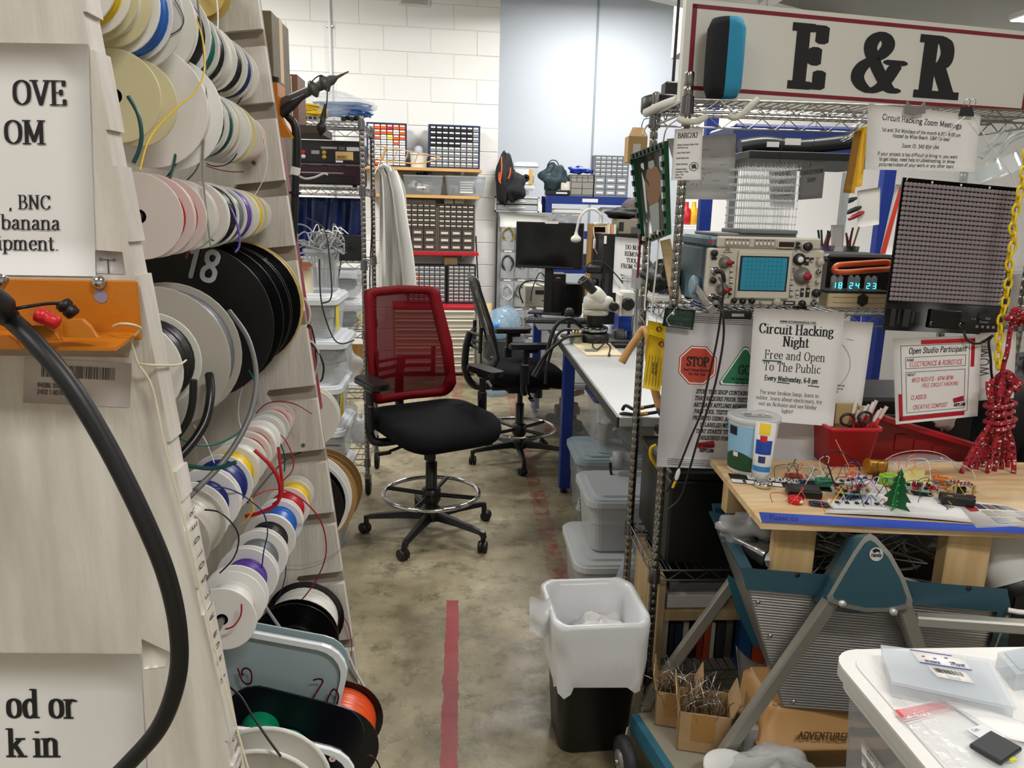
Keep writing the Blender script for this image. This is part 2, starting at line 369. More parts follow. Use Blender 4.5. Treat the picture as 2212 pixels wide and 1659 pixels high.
# painted block wall, turned a few degrees; its right end is a free corner
WN=V((-.087,.9962,0)); WX=V((.9962,.087,0)); WQ=V((-.5,7.42,0))          # normal away from camera, direction along, a point on the face
def PW(px,py,off=0): return PP(px,py,WQ-WN*off,WN)
def MW(p,off=0): return AX(p,(0,0,1),WX)                                   # local x along the wall, y into it
wc=PW(1080,100)-WQ; wu1=wc.dot(WX)
WM=MW(WQ); wall=struct(MB(WM).b2(-3.75,wu1,.004,.32,0,CZ),'wall_block',mat('#d9d7d2',.8))
BLK=mat('#ebeae6',.55,bump=.25,bscale=120); BLKB=mat('#e9e9e7',.55,bump=.25,bscale=120)
bw,bh=.418,.209; j0=PW(800,215).z%bh
mbk=[]
for i,d in enumerate((0,.003)): mbk.append(MB().box((0,0,0),(bw-.006,.06,bh-.006),.004).mesh('block',[BLK,BLKB][i]))
hb=bpy.data.objects.new('block',MB().box((0,0,0),(bw/2-.006,.06,bh-.006),.004).mesh('block',BLK))
row=0; z=j0+bh/2-bh*2
while z<CZ-.05:
    u=wu1-bw/2-(bw/2 if row%2 else 0)
    if row%2 and z>.05:
        o=hb.copy(); CO.objects.link(o); o.matrix_world=WM@TR(wu1-bw/4,.028,z); o.parent=wall
    while u>-2.6 and z>.05:
        o=bpy.data.objects.new('block',mbk[R.random()<.2]); CO.objects.link(o); o.parent=wall; o.matrix_world=WM@TR(u,.028+R.uniform(0,.003),z); u-=bw
    z+=bh; row+=1
# seams between the back wall's panels, roof beam and ducts
sm=MB(); 
for px in (1290,1640,1985):
    p=PY(px,100,10.38); sm.b2(p.x-.012,p.x+.012,10.38,10.4,0,CZ)
struct(sm,'trim_1',mat('#98a3ae',.6))
t=MB().b2(-.06,.06,-4,4,-.1,.1); o=struct(t,'ceiling_beam',mat('#e6e6e2',.5)); o.location=(3.55,8.3,3.45); o.rotation_euler=(0,0,-1.05)
o=struct(MB().b2(-.08,.08,-1.5,1.5,-.05,.05),'ceiling_beam',mat('#e6e6e2',.5)); o.location=(2.9,8.3,3.55)
# conduit and vent on the block wall
p=PW(713,100,.02); q=PW(716,260,.02); cd=thing('conduit','white painted conduit running up the block wall','conduit',(p.x,p.y,.9))
MB().cyl((p.x,p.y,.9),(p.x,p.y,CZ),.014,n=10).build('pipe',mat('#e2e4e6',.35),cd,True)
for zz in (1.9,3.05): MB().box((p.x,p.y+.01,zz),(.06,.02,.02),.004).build('clip',ALU,cd,True)
p=PW(895,-2); vt=thing('air_vent','white louvred air vent high on the block wall','vent',M=MW(p-WN*.012))
MB().b2(-.14,.14,-.0,.012,-.06,.06,.004).build('frame',mat('#dcdcd8',.5),vt)
for i in range(6):
    MB().box((0,-.006,-.04+.016*i),(.23,.004,.011),0,Matrix.Rotation(.6,4,'X')).build('slat',mat('#b5b5b0',.5),vt)
# lamps: a housing and a lit diffuser each
LB=MB().b2(-.6,.6,-.15,.15,.03,.1,.01).mesh('housing',WHITE); LD=MB().b2(-.58,.58,-.135,.135,.02,.032).mesh('diffuser',mat('#fffaf0',.5,emit=7))
for i,(lx,ly,lw,lz) in enumerate(LAMPS):
    t=thing('ceiling_light','long white fluorescent ceiling light, '+['nearest above the spool rack','behind the camera over the aisle','above the chrome rack','above the workbench','near the left end of the block wall','over the far end of the aisle','above the right hand shelves','far to the right, glowing beside the roof beam','deep at the far wall behind the blue shelving'][i],'light',(lx,ly,3.5+lz),0,'ceiling lights'); MB().cyl((-.5,0,.1),(-.5,0,CZ-3.5-lz),.006).build('hanger',WHITE,t); MB().cyl((.5,0,.1),(.5,0,CZ-3.5-lz),.006).build('hanger',WHITE,t)
    for me in (LB,LD): o=bpy.data.objects.new(me.name,me); CO.objects.link(o); o.parent=t
# ---------------------------------------------------------------- spool rack on the left
PAINT=mat('#d9d4cb',.6,noise=.16,nscale=7,stretch=(6,6,.8),bump=.35,bscale=35,col2='#c3bcb2'); ROUT=mat('#a59a8d',.8,noise=.4,nscale=12)
def RX(z): return -.228-.11*(z-.86)
NY0,NY1,FY=.72,.75,1.38
rack=thing('spool_rack','white painted wooden spool rack with slotted side panels at the left','spool rack',(-.4,1.05,0))
def panel(y0,y1,notch,deep,hh,name,m,slope=0):
    p=[(-.95,0),(RX(0),0)]
    for z in notch: p+=[(RX(z-hh),z-hh),(RX(z-hh)-deep,z-hh-slope)]+([(RX(z)-deep-.006,z-slope-hh*.4)] if slope else [])+[(RX(z)-deep,z-slope),(RX(z),z)]
    p+=[(RX(2.05),2.05),(-.95,2.05)]
    MB(Matrix(((1,0,0,0),(0,0,1,0),(0,1,0,0),(0,0,0,1)))).prism(p,y0,y1).build(name,m,rack,True)
nz=[PY(x,y,.75).z for x,y in ((255,45),(285,288),(345,520),(395,935),(432,1060),(478,1240),(530,1560))][::-1]
panel(NY0,NY1,nz,.0035,.03,'near_panel',PAINT)
fsl=[(456,64,553,61),(479,236,574,219),(506,401,604,388),(545,548,640,530),(560,690,655,672),(580,849,669,832),(606,990,687,970),(635,1124,707,1106),(640,1254,721,1234),(680,1395,752,1380)]
panel(FY,FY+.014,[PY(b,d,FY).z for a,c,b,d in fsl][::-1],.082,.026,'far_panel',PAINT,.01)
MB(Matrix(((1,0,0,0),(0,0,1,0),(0,1,0,0),(0,0,0,1)))).prism([(-.95,0),(RX(0)-.002,0),(RX(2.05)-.002,2.05),(-.95,2.05)],FY+.014,FY+.03).build('backing_board',ROUT,rack,True)
MB().b2(-.95,-.93,.75,FY,0,2.05).build('rear_panel',PAINT,rack,True)
for x,y in ((560,320),(548,352),(655,962),(668,705)):
    p=PY(x,y,FY-.001); s=MB().cyl(p,p+V((0,.003,0)),.0045,n=12).build('screw',CHROME,rack,True)
    MB().box(p,(.006,.001,.0012)).box(p,(.0012,.001,.006)).build('slot',INK,s,False).matrix_parent_inverse=Matrix(); 
for s in [k for k in kids(rack) if k.name.startswith('screw')]:
    for k in kids(s): k.location=-V(rack.location)
FW=mat('#dcdad2',.35,spec=.4); FWH=mat('#eceae6',.4); FCR=mat('#d9cfa6',.4); FBK=mat('#0c0c0d',.25); FGR=mat('#b9b4aa',.35,alpha=.9); FCB=mat('#7a5a30',.8,noise=.2); FPK=mat('#ddcfca',.4); FGOLD=mat('#c3a860',.35)
WC=dict(red='#b0121c',blue='#1f5fb8',navy='#16226e',black='#101012',white='#e8e6e0',yellow='#e8c417',green='#0f4a44',teal='#0f6a5c',gray='#6f7378',purple='#5b3b9a',tan='#cfc3a4',orange='#e0501a',clear='#b5b0a4',emerald='#0a8f63')
WM_={k:mat(v,.35) for k,v in WC.items()}
def spool(C,r,w,rw,fl,wire,label,name='wire_spool',ft=.0026,group='wire spools on the rack',hole=.0076,rim=0):
    t=thing(name,label,'spool',C,0,group); A=AX((0,0,0),(0,1,0),(1,0,0))
    pr=lambda z:[(hole,z),(r-.001-rim,z),(r-rim*.3,z-(.004 if rim else 0)),(r,z+.0008),(r,z+ft-.0008),(r-.001,z+ft),(hole,z+ft)]
    for z in (0,w-ft): MB(A).lathe(pr(z),40,cap=False).build('flange',fl,t)
    n=max(3,int((w-2*ft)/.0022)); q=[]
    for i in range(n): z=ft+(w-2*ft)*i/n; d=(w-2*ft)/n; k=rw-.0012*R.random()-(0.004*R.random()**6); q+=[(k-.0007,z),(k,z+d*.5)]
    MB(A).lathe(q+[(rw-.001,w-ft)],32,cap=False).build('wire_winding',WM_[wire],t)
    MB(A).lathe([(hole,-.0004),(hole*.82,.001),(hole*.82,w),(hole,w)],12,cap=False).build('hub',FBK,t)
    return t
ORD=['first','second','third','fourth','fifth','sixth','seventh','eighth','ninth','tenth','eleventh','twelfth','thirteenth']
FN={FW:'off-white',FWH:'white',FCR:'cream',FBK:'black',FGR:'translucent grey',FCB:'cardboard',FPK:'pinkish white',FGOLD:'gold'}
def row(name,far,lst):
    C=PY(*far,1.36); p=MB().cyl((C.x,FY-.001,C.z),(C.x,NY1-.001,C.z),.0048,n=10).build('rod',STEEL,rack,True)
    for i,(y,r,w,rw,fl,wire) in enumerate(lst):
        wn={'clear':'bare silvery wire'}.get(wire,wire+' wire')
        spool(V((C.x,y,C.z)),r,w,r*rw,fl,wire,f'{FN[fl]} spool of {wn}, {ORD[i]} from the far panel on the {name} rod')
row('topmost',(452,-6),[(1.31,.041,.03,.8,FGOLD,'tan'),(1.15,.045,.04,.8,FW,'white')])
row('second',(515,170),[(1.335,.036,.02,.9,FW,'black'),(1.295,.042,.03,.85,FW,'white'),(1.25,.044,.035,.93,FW,'navy'),(1.20,.042,.04,.95,FW,'black'),(1.15,.046,.04,.9,FW,'white'),(1.105,.047,.035,.94,FW,'black'),(1.05,.049,.045,.93,FW,'teal'),(.985,.058,.05,.9,FWH,'black'),(.93,.06,.045,.72,FW,'white'),(.885,.052,.04,.93,FWH,'blue'),(.845,.046,.035,.8,FCR,'white'),(.80,.044,.035,.85,FWH,'yellow')])
row('third',(528,300),[(1.345,.036,.014,.8,FPK,'red'),(1.325,.037,.018,.85,FPK,'red'),(1.30,.039,.022,.8,FPK,'red'),(1.272,.041,.024,.9,FW,'black'),(1.235,.045,.03,.8,FCR,'tan'),(1.19,.047,.035,.8,FW,'white'),(1.15,.047,.03,.94,FW,'tan'),(1.115,.046,.03,.96,FW,'green'),(1.075,.046,.03,.95,FW,'green'),(1.03,.048,.035,.97,FW,'green'),(.955,.068,.06,.8,FWH,'white'),(.87,.047,.05,.6,FCR,'white')])
row('fourth',(548,463),[(1.34,.031,.016,.8,FW,'red'),(1.315,.033,.02,.8,FW,'black'),(1.285,.036,.025,.8,FCR,'navy'),(1.25,.038,.03,.93,FCR,'yellow'),(1.21,.039,.035,.8,FW,'white'),(1.165,.041,.04,.95,FW,'purple'),(1.12,.042,.04,.94,FW,'gray'),(1.07,.044,.045,.95,FWH,'black'),(1.02,.044,.045,.6,FW,'red'),(.975,.044,.04,.8,FW,'white'),(.93,.046,.04,.8,FPK,'red'),(.885,.047,.04,.8,FPK,'red')])
row('fifth',(520,655),[(1.27,.107,.07,.85,FBK,'black'),(1.19,.107,.07,.85,FBK,'black'),(1.12,.113,.065,.86,FBK,'black')])
spool(PY(338,775,.91),.085,.05,.077,FGR,'gray','translucent grey spool hanging low in front of the black spools')
spool(PY(282,800,.80),.053,.06,.047,FW,'black','white flanged spool of thick black cable nearest behind the near panel')
spool(V((PY(520,655,1.36).x,1.345,PY(520,655,1.36).z)),.107,.02,.09,FGOLD,'black','gold rimmed black spool hanging against the far panel',rim=.004)
row('sixth',(602,905),[(1.345,.028,.022,.72,FPK,'red'),(1.31,.029,.025,.85,FPK,'red'),(1.275,.031,.03,.7,FW,'green'),(1.235,.032,.03,.7,FWH,'black'),(1.195,.034,.03,.85,FWH,'white'),(1.16,.035,.03,.8,FW,'red'),(1.125,.036,.03,.8,FW,'red'),(1.08,.037,.04,.8,FW,'white'),(1.03,.039,.045,.8,FW,'yellow'),(.97,.042,.055,.86,FWH,'navy'),(.91,.043,.05,.7,FWH,'navy'),(.83,.045,.06,.9,FGR,'clear')])
row('seventh',(640,1065),[(1.345,.031,.025,.75,FW,'white'),(1.30,.033,.04,.85,FCR,'yellow'),(1.235,.038,.055,.8,FWH,'red'),(1.165,.039,.06,.78,FWH,'blue'),(1.105,.041,.055,.74,FWH,'black'),(1.04,.042,.055,.72,FWH,'gray'),(.975,.043,.055,.68,FWH,'purple'),(.91,.043,.05,.7,FWH,'white')])
row('eighth',(658,1338),[(1.30,.074,.07,.86,FBK,'white'),(1.19,.078,.09,.5,FBK,'black')])
# the square plated spool, pale tub lid and orange spool at the bottom
def rrect(w,h,r,k=5): return [(sx*(w/2-r)+r*math.cos(a0+PI/2*i/k),sy*(h/2-r)+r*math.sin(a0+PI/2*i/k)) for sx,sy,a0 in((1,1,0),(-1,1,PI/2),(-1,-1,PI),(1,-1,1.5*PI)) for i in range(k+1)]
def plate_spool(px,py,y,w,h,tilt,col,label,wire,wr,back=None,ln=.1):
    C=PY(px,py,y); M=AX(C,(0,1,0),(math.cos(tilt),0,-math.sin(tilt))); t=thing('square_spool',label,'spool',M=M,group='wire spools on the rack')
    p=rrect(w,h,.045); P2=mat(col,.35)
    for z in (0,ln): MB().prism(p,z,z+.003).build('plate',P2,t)
    q=[(a*1.0,b*1.0) for a,b in p]; n=len(q); i2=[(a*(1-.008/w*2),b*(1-.008/h*2)) for a,b in p]
    rm=MB(); rm.add([(a,b,-.006) for a,b in q]+[(a,b,-.006) for a,b in i2]+[(a,b,.0) for a,b in q]+[(a,b,.0) for a,b in i2],[(i,(i+1)%n,n+(i+1)%n,n+i) for i in range(n)]+[(i,(i+1)%n,2*n+(i+1)%n,2*n+i) for i in range(n)]+[(n+i,n+(i+1)%n,3*n+(i+1)%n,3*n+i) for i in range(n)])
    rm.build('rim',mat('#e4e8ea',.35),t)
    MB(TR(0,.045 if ln<.05 else 0)).lathe([(wr-.001*(i%2),(.004 if ln>.05 else -.07)+(max(ln,.075)-.006)*i/16) for i in range(17)],28,cap=False).build('wire_winding',WM_[wire],t)
    return t
PS=plate_spool(588,1482,1.02,.205,.165,.22,'#9fb0b3','grey blue rounded square spool marked 20 in red pen','emerald',.027,ln=.02)
S=Sheet([PY(490,1385,1.012),PY(790,1385,1.012),PY(790,1620,1.012),PY(490,1620,1.012)],300,235)
mk=MB()
for pts in ([(186,82),(197,79),(206,82),(202,94),(176,136),(182,143),(196,144)],[(232,101),(225,106),(216,127),(218,140),(227,148),(236,136),(241,116),(234,101)],[(24,57),(33,82),(44,90),(53,85),(52,64),(42,56),(33,61),(34,73)],[(38,98),(32,118)]): S.line(mk,pts,3.6,k=4)
mk.build('pen_marks',mat('#7c1730',.6),PS,True)['kind']='stuff'
MB(AX(PY(561,1489,1.013),(0,1,0))).lathe([(.001,-.001),(.0072,-.001)],16,cap=False).build('hole',FBK,PS,True)
PS2=plate_spool(592,1705,.90,.2,.165,.3,'#0b0d18','navy rounded square spool with a white rim at the bottom','emerald',.03,ln=.085)
for k in kids(PS2):
    if k.name.startswith('rim'): pass
p=PY(718,1640,.893); MB(AX(p,(0,1,0))).lathe([(.001,0),(.0045,0)],14,cap=False).build('hole',mat('#d9c7bd',.5),PS2,True)
dl=PY(560,1745,.835); t=spool(dl,.083,.045,.05,FW,'white','large off-white round flanged spool lowest on the rack',rim=.004)
t=spool(PY(722,1612,1.2),.078,.08,.066,FBK,'orange','black spool of bright orange wire at the rack bottom')
# spools hanging behind the far panel
for (px,py,y,r,w,fl,wire,lb) in ((664,903,1.62,.066,.03,FW,'tan','clear spool hanging behind the far panel'),(690,1062,1.78,.099,.035,FCB,'tan','brown cardboard spool hanging behind the far panel'),
    (672,1080,1.66,.1,.03,mat('#a3824e',.6),'white','tan rimmed spool in front of the brown cardboard spool'),(655,1085,1.57,.098,.04,FWH,'black','white flanged spool hanging in front of the tan rimmed spool')):
    spool(PY(px,py,y),r,w,r*.8,fl,wire,lb)
spool(PY(648,1095,1.50),.088,.03,.07,FBK,'black','black spool hanging nearest behind the far panel',hole=.02)
MB().cyl((PY(664,903,1.62).x,FY+.02,PY(664,890,1.62).z),(PY(664,903,1.62).x,1.72,PY(664,890,1.62).z),.005).build('rod',STEEL,rack,True)
MB().cyl((PY(672,1080,1.66).x,FY+.02,PY(672,1080,1.66).z),(PY(672,1080,1.66).x,1.9,PY(672,1080,1.66).z),.005).build('rod',STEEL,rack,True)
# pen numbers on flanges
def flmark(s,px,py,y,h,m,rot=0,a=6,b=6):
    S=Sheet([PY(px-100,py-100,y),PY(px+100,py-100,y),PY(px+100,py+100,y),PY(px-100,py+100,y)],200,200); k=MB(); text(k,s,S.mp(),100,100,h,a=a,b=b,serif=False,rot=rot,fine=4); return k
def near(y,px,py):   # the spool whose front face is at depth y nearest to a pixel
    return min((o for o in bpy.data.objects if o.get('category')=='spool'),key=lambda o:abs(o.location.y-y)+.3*(o.location-PY(px,py,o.location.y)).length)
for s,px,py,y,h,m,rot,par,a in (('18',432,600,1.1185,62,mat('#b9bcc0',.5),.25,1.12,9),('22',567,953,1.233,15,INK,.35,1.235,8),('91',553,915,1.306,11,INK,.1,1.31,5),('18',585,952,1.273,9,INK,.6,1.275,5)):
    flmark(s,px,py,y,h,m,rot,a,a).build('marking',m,near(par,px,py),True)
st=Sheet([PY(543,570,1.266),PY(575,556,1.266),PY(600,612,1.266),PY(566,630,1.266)],30,60); k=MB(); st.sheet(k); k.m=1; st.line(k,[(10,14),(16,10),(20,16),(14,40),(20,44)],1.5); k.build('sticker',[mat('#b9b09a',.7),INK],near(1.27,520,655),True)
# ---- loose wire ends: (label, colour, radius mm, depths, pixels)
def wire(label,col,r,y,pts,name='loose_wire',k=6,group='loose wire ends on the spool rack'):
    ys=y if isinstance(y,tuple) else (y,y); n=len(pts)-1
    return cable(name,label,[PY(px,py,ys[0]+(ys[1]-ys[0])*i/n) for i,(px,py) in enumerate(pts)],r/1000,WM_.get(col) or mat(col,.4),6,k,'wire',group)
wire('thin yellow wire hanging down past the upper spools','yellow',.9,(1.0,.80),[(408,8),(428,50),(440,100),(440,160),(420,200),(380,235),(340,275),(318,310),(302,368)])
wire('white wire crossing in an S over the top spools','white',1.0,(1.2,1.1),[(467,-8),(471,40),(465,90),(440,130),(415,165),(405,205)])
wire('braided silver cord hanging straight down the middle','#8c8a84',1.3,(1.02,1.0),[(426,-8),(434,60),(443,140),(446,220),(440,300),(438,370),(443,430),(452,505),(455,530)],'braided_cord')
wire('white wire looping out from the second rod','white',1.0,(1.2,1.25),[(462,100),(482,140),(484,180),(470,205),(420,220)])
wire('dark blue wire loop drooping from the second rod','navy',.9,1.28,[(457,80),(490,105),(502,150),(496,195),(474,230)])
wire('black wire loop reaching furthest right on the second rod','black',.9,1.32,[(470,83),(505,105),(528,140),(532,170),(522,210),(506,232)])
wire('white wire making a wide loop down the far panel','white',.8,1.34,[(478,232),(520,240),(560,280),(577,335),(570,385),(545,430)])
wire('red wire end curling from the third rod','red',.8,1.33,[(505,290),(515,283),(530,284),(549,300)])
wire('red wire sagging below the third rod','red',.8,1.3,[(445,358),(470,366),(500,371),(527,371)])
wire('black wire end below the third rod','black',.8,1.2,[(513,312),(510,335),(490,355),(462,359),(446,353)])
wire('thick dark green wire hanging in front of the third rod','green',2.0,(.80,.79),[(277,208),(298,245),(306,290),(300,325),(288,352)])
wire('dark green wire hanging from the green spool','green',1.5,(1.0,.92),[(366,228),(378,290),(380,325),(372,370),(358,408)])
wire('thin dark green wire looping under the third rod','green',1.2,(1.05,.98),[(408,218),(420,245),(418,280),(398,320),(370,370),(346,398)])
wire('grey green wire looping beside the braided cord','#4b5a58',1.0,(1.1,1.05),[(434,280),(438,320),(425,365),(398,395)])
wire('dark blue wire running on the back of a top spool','#33415e',.6,.928,[(378,0),(396,35),(391,60),(360,80),(325,100)])
wire('red wires drooping from the fourth rod over the black spools','red',1.3,(.97,.98),[(310,392),(360,430),(392,455),(408,490),(410,525),(402,558)])
wire('purple wire end hanging from the fourth rod','purple',1.6,(1.1,1.05),[(478,425),(500,455),(515,495),(517,530),(508,545)])
wire('green wire lying across the top of the black spool','teal',1.2,1.02,[(376,497),(400,505),(430,507),(462,520)])
wire('thick grey cable curving down from the black spools','#6d6c6c',3.4,(.99,.80),[(495,672),(535,730),(553,800),(548,870),(523,935),(480,1000),(430,1052),(390,1090)],'grey_cable')
wire('thick black cable end lying against the grey spool','black',5.0,(.90,.83),[(452,808),(455,850),(445,905),(420,950),(385,990)],'black_cable')
wire('black cable hanging left of the grey spool','black',4.0,.80,[(418,820),(416,870),(405,910),(385,940)],'black_cable')
wire('green wire bow below the black spools','teal',1.3,(.95,1.12),[(385,945),(430,962),(480,955),(525,925),(553,870),(552,830),(538,800)])
wire('dark green wire end pointing right above the blue spool','green',2.3,.80,[(400,1005),(450,1012),(480,1008),(510,998)])
wire('thin white wire hanging behind the grey cable','white',.8,1.2,[(530,810),(516,870),(518,915),(535,960),(548,975)])
wire('thin white wire falling past the black cable','white',.8,1.0,[(418,918),(440,945),(452,970),(463,1000)])
wire('dark red wire arching off the sixth rod to the right','#7c141b',1.0,1.33,[(553,893),(575,873),(605,867),(640,874),(674,894)])
wire('red wire bow hanging from the small pink spools','red',1.0,1.24,[(545,920),(580,925),(612,945),(632,985),(632,1015),(612,1038)])
wire('dark green wire arching over the small white spools','green',1.1,1.25,[(570,932),(600,950),(615,985),(614,1018)])
wire('thick red wire loops hanging in front of the small spools','red',3.0,1.08,[(550,972),(580,1000),(600,1030),(606,1060),(596,1090),(560,1108),(530,1115)],group=None)
wire('thick red wire end pointing straight up','red',2.2,1.1,[(601,966),(606,1010),(610,1050),(606,1075),(590,1090)],group=None)
wire('black cable reaching from the rack to the brown spool','black',1.5,(1.0,1.7),[(535,1085),(560,1055),(590,1020),(630,985),(680,968),(710,962),(735,963)],'black_cable')
wire('bright red wire arching down past the far panel slots','red',1.2,(1.1,1.32),[(545,1075),(580,1058),(618,1060),(660,1085),(695,1130),(705,1190),(690,1240),(665,1280),(640,1308)])
wire('red wire hanging off the far panel edge at the bottom','#9b2a2a',.9,1.37,[(730,1318),(752,1350),(760,1400),(752,1440),(745,1458)])
wire('white cord falling from the rack edge to the floor','white',2.2,(1.36,1.4),[(748,1400),(765,1445),(795,1500),(808,1560),(815,1659),(818,1740)],'white_cable')
wire('navy wire arching over the blue spool','navy',.9,(.93,1.02),[(432,1062),(470,1052),(510,1062),(545,1085),(570,1110),(578,1150),(570,1190),(566,1225)])
wire('yellow wire curl beside the blue spool','yellow',1.0,.99,[(542,1075),(548,1100),(535,1120),(525,1130)])
wire('black wire curl in front of the clear spool','black',.9,.80,[(442,1101),(475,1107),(505,1135),(516,1165),(505,1205),(475,1238)])
wire('navy wire dropping past the black wire spool','navy',.9,(1.1,1.15),[(598,1165),(612,1190),(618,1230),(610,1270),(596,1298)])
wire('silvery grey cable stub above the big black spool','#8d9196',2.6,1.12,[(570,1305),(590,1335),(606,1358)])
wire('short red wire end on the white spool','red',1.1,.90,[(522,1305),(520,1330),(505,1352),(487,1359)])
wire('purple wire end standing up off the purple spool','purple',.9,.965,[(505,1322),(511,1305),(513,1289)])
wire('black wire falling across the lowest white spool','black',1.6,(.88,.82),[(492,1480),(520,1505),(545,1545),(575,1590),(607,1634)])
wire('dark red cord tangled at the bottom of the rack','#3a1012',1.3,1.1,[(770,1659),(780,1640),(800,1632),(815,1645),(822,1662)])
wire('thin silver wire strung across the far panel bottom','#8d8d8d',.5,1.37,[(618,1220),(650,1222),(690,1212),(725,1195),(760,1165)])
cable('wire_coil','loose coil of green wire lying on the floor behind the rack',[V((-.60+.075*math.cos(a*.9)*(1+.15*math.sin(a*2.3)),2.72+.1*math.sin(a*.9),.004+.0012*a)) for a in range(40)],.0022,mat('#1c5a34',.5),5,2,'wire')
# ---- on the near panel: papers, bracket, label, cable, twine
YP=NY0-.0012
def sheet_thing(name,label,px,w,h,y=YP,m=PAPER,cat='paper',bulge=0,curl=0,group=None,nu=6,nv=6,t=.0004):
    ys=y if isinstance(y,(list,tuple)) else [y]*4; S=Sheet([PY(a,b,d) for (a,b),d in zip(px,ys)],w,h,bulge,curl)
    c=sum(S.c,V())/4; T=thing(name,label,cat,(c.x,c.y,min(p.z for p in S.c)),0,group); S.sheet(None,nu,nv,t).build('sheet',m,T,True); S.T=T; return S
def lettering(S,lines,m=INK,name='lettering',off=.0007,**kw):
    k=MB()
    for l in lines:
        s,u,v,h=l[:4]; o=dict(kw); o.update(l[4] if len(l)>4 else {}); text(k,s,S.mp(off),u,v,h,**o)
    o=k.build(name,m,S.T,True); o['kind']='stuff'; return o
S=sheet_thing('notice','white notice with large serif lettering ending in OVE on the near panel',[(-235,88),(190,95),(207,597),(-222,590)],425,502)
lettering(S,[('OVE',376,127,50),('OM',328,210,49),(', BNC',334,352,30,dict(a=7)),('banana',353,398,33,dict(a=7)),('ipment.',350,444,33,dict(a=7))],al='r',a=9,b=2.6,wx=1.05)
S=sheet_thing('notice','white notice ending in od or, lowest on the near panel',[(-200,1408),(303,1412),(330,1905),(-190,1905)],520,495)
lettering(S,[('od or',374,132,58),('k in',330,214,58)],al='r',a=10,b=3,wx=1.0)
S=sheet_thing('tape_strip','clear tape tab sticking off the lower notice',[(306,1380),(370,1410),(358,1440),(310,1446)],60,60,NY0-.0006,m=mat('#c9c3b8',.3),cat='tape',nu=1,nv=1)
S=sheet_thing('barcode_label','printed barcode label half shaded below the orange bracket',[(52,772),(285,785),(280,880),(50,870)],230,95,NY0-.0006,m=mat('#cfc6c0',.5),cat='label',nu=1,nv=1)
k=MB(); x=38
while x<195:
    w=R.choice((1.2,2,3)); S.rect(k,x,12,x+w,38,.0005); x+=w+R.choice((1.5,2.5))
k.build('barcode',mat('#4d4744',.7),S.T,True); lettering(S,[('94086 35244',30,60,9),('2402 1.6070',30,74,9)],mat('#5d5450',.7),serif=False,al='l',a=8,b=8,n=4)
S=sheet_thing('switch_label','grey printed label peeking out above the orange bracket',[(207,540),(264,544),(270,592),(208,590)],60,50,NY0-.0006,m=mat('#a9a5a3',.4),cat='label',nu=1,nv=1)
k=MB(); S.line(k,[(12,19),(40,20)],1.5); S.line(k,[(27,19),(27,50)],2)
for x in (11,41): S.line(k,[(x+3*math.cos(a),19+3*math.sin(a)) for a in [i*.7 for i in range(10)]],1)
k.build('drawing',INK,S.T,True)
S=sheet_thing('schematic_label','pale label with small circuit symbols under the orange bracket',[(0,720),(285,735),(278,772),(0,768)],285,38,NY0-.0006,m=mat('#c9bfa8',.5),cat='label',nu=1,nv=1)
k=MB()
for x in (135,163,218,247): S.line(k,[(x,0),(x,19)],2); S.line(k,[(x+3*math.cos(a*.7),22+3*math.sin(a*.7)) for a in range(10)],1.2)
S.line(k,[(172,8),(180,18),(190,20),(200,16),(204,6)],2); k.build('drawing',INK,S.T,True)
ORG=mat('#c0700e',.4,bump=.1,bscale=250); t=thing('test_lead_bracket','orange steel bracket with a scalloped lip screwed to the near panel','bracket',PY(150,700,.70))
p,q=PY(-160,598,.716),PY(309,745,.716); MB().b2(p.x,q.x,.7135,.717,q.z+.005,p.z,.0012).build('back_plate',ORG,t,True)
M_=AX((0,0,0),(1,0,0)); a=PY(300,735,.716)
MB().add([(p.x,.716,q.z+.012),(a.x,.716,q.z+.012),(a.x,.668,q.z+.006),(p.x,.668,q.z+.006),(p.x,.716,q.z+.009),(a.x,.716,q.z+.009),(a.x,.668,q.z+.003),(p.x,.668,q.z+.003)],[(0,1,2,3),(7,6,5,4),(0,4,5,1),(1,5,6,2),(2,6,7,3)]).build('tray',ORG,t,True)
for x0,x1,y0,y1 in ((-60,40,725,752),(62,122,703,735),(140,200,690,728)):
    p1,p2=PY(x0,y1,.665),PY(x1,y0,.665); pts=[(p1.x,p1.z),(p2.x+.003,p1.z),(p2.x-.002,p1.z+(p2.z-p1.z)*.6),(p2.x-.008,p2.z),(p1.x+.006,p2.z),(p1.x,p2.z-.004)]
    MB(Matrix(((1,0,0,0),(0,0,1,0),(0,1,0,0),(0,0,0,1)))).prism(pts,.663,.668).build('lip_tab',ORG,t,True)
p=PY(214,610,.713); s=MB(AX(p,(0,-1,0))).lathe([(.0065,0),(.0062,.002),(.004,.0042),(.0001,.005)],16,cap=False).build('screw',CHROME,t,True)
MB(AX(PY(218,640,.7132),(0,-1,0))).lathe([(.0001,.0002),(.006,.0002)],16,cap=False).build('screw_hole',mat('#8f8799',.4),t,True)
def plug(name,label,a,b,r,m,cat='plug'): 
    A=V(a); B=V(b); L=(B-A).length; return MB(AX(A,B-A)).lathe([(r*.7,0),(r,L*.08),(r,L*.4),(r*.78,L*.46),(r*.95,L*.54),(r*.9,L*.92),(r*.6,L)],16).thing(name,label,cat,m)
RD=mat('#c8121a',.4)
plug('banana_plug','red banana plug lying in the orange bracket',PY(78,676,.66),PY(128,700,.662),.0066,RD); plug('banana_plug','black banana plug behind the red one in the orange bracket',PY(132,652,.69),PY(162,682,.692),.0068,BLACK)
MB(AX(PY(-14,655,.64),PY(24,690,.655)-PY(-14,655,.64))).lathe([(.011,-.02),(.013,0),(.013,.008),(.009,.0145),(.0085,.02)],18).thing('connector','black cable connector at the left edge above the bracket','connector',BLACK)
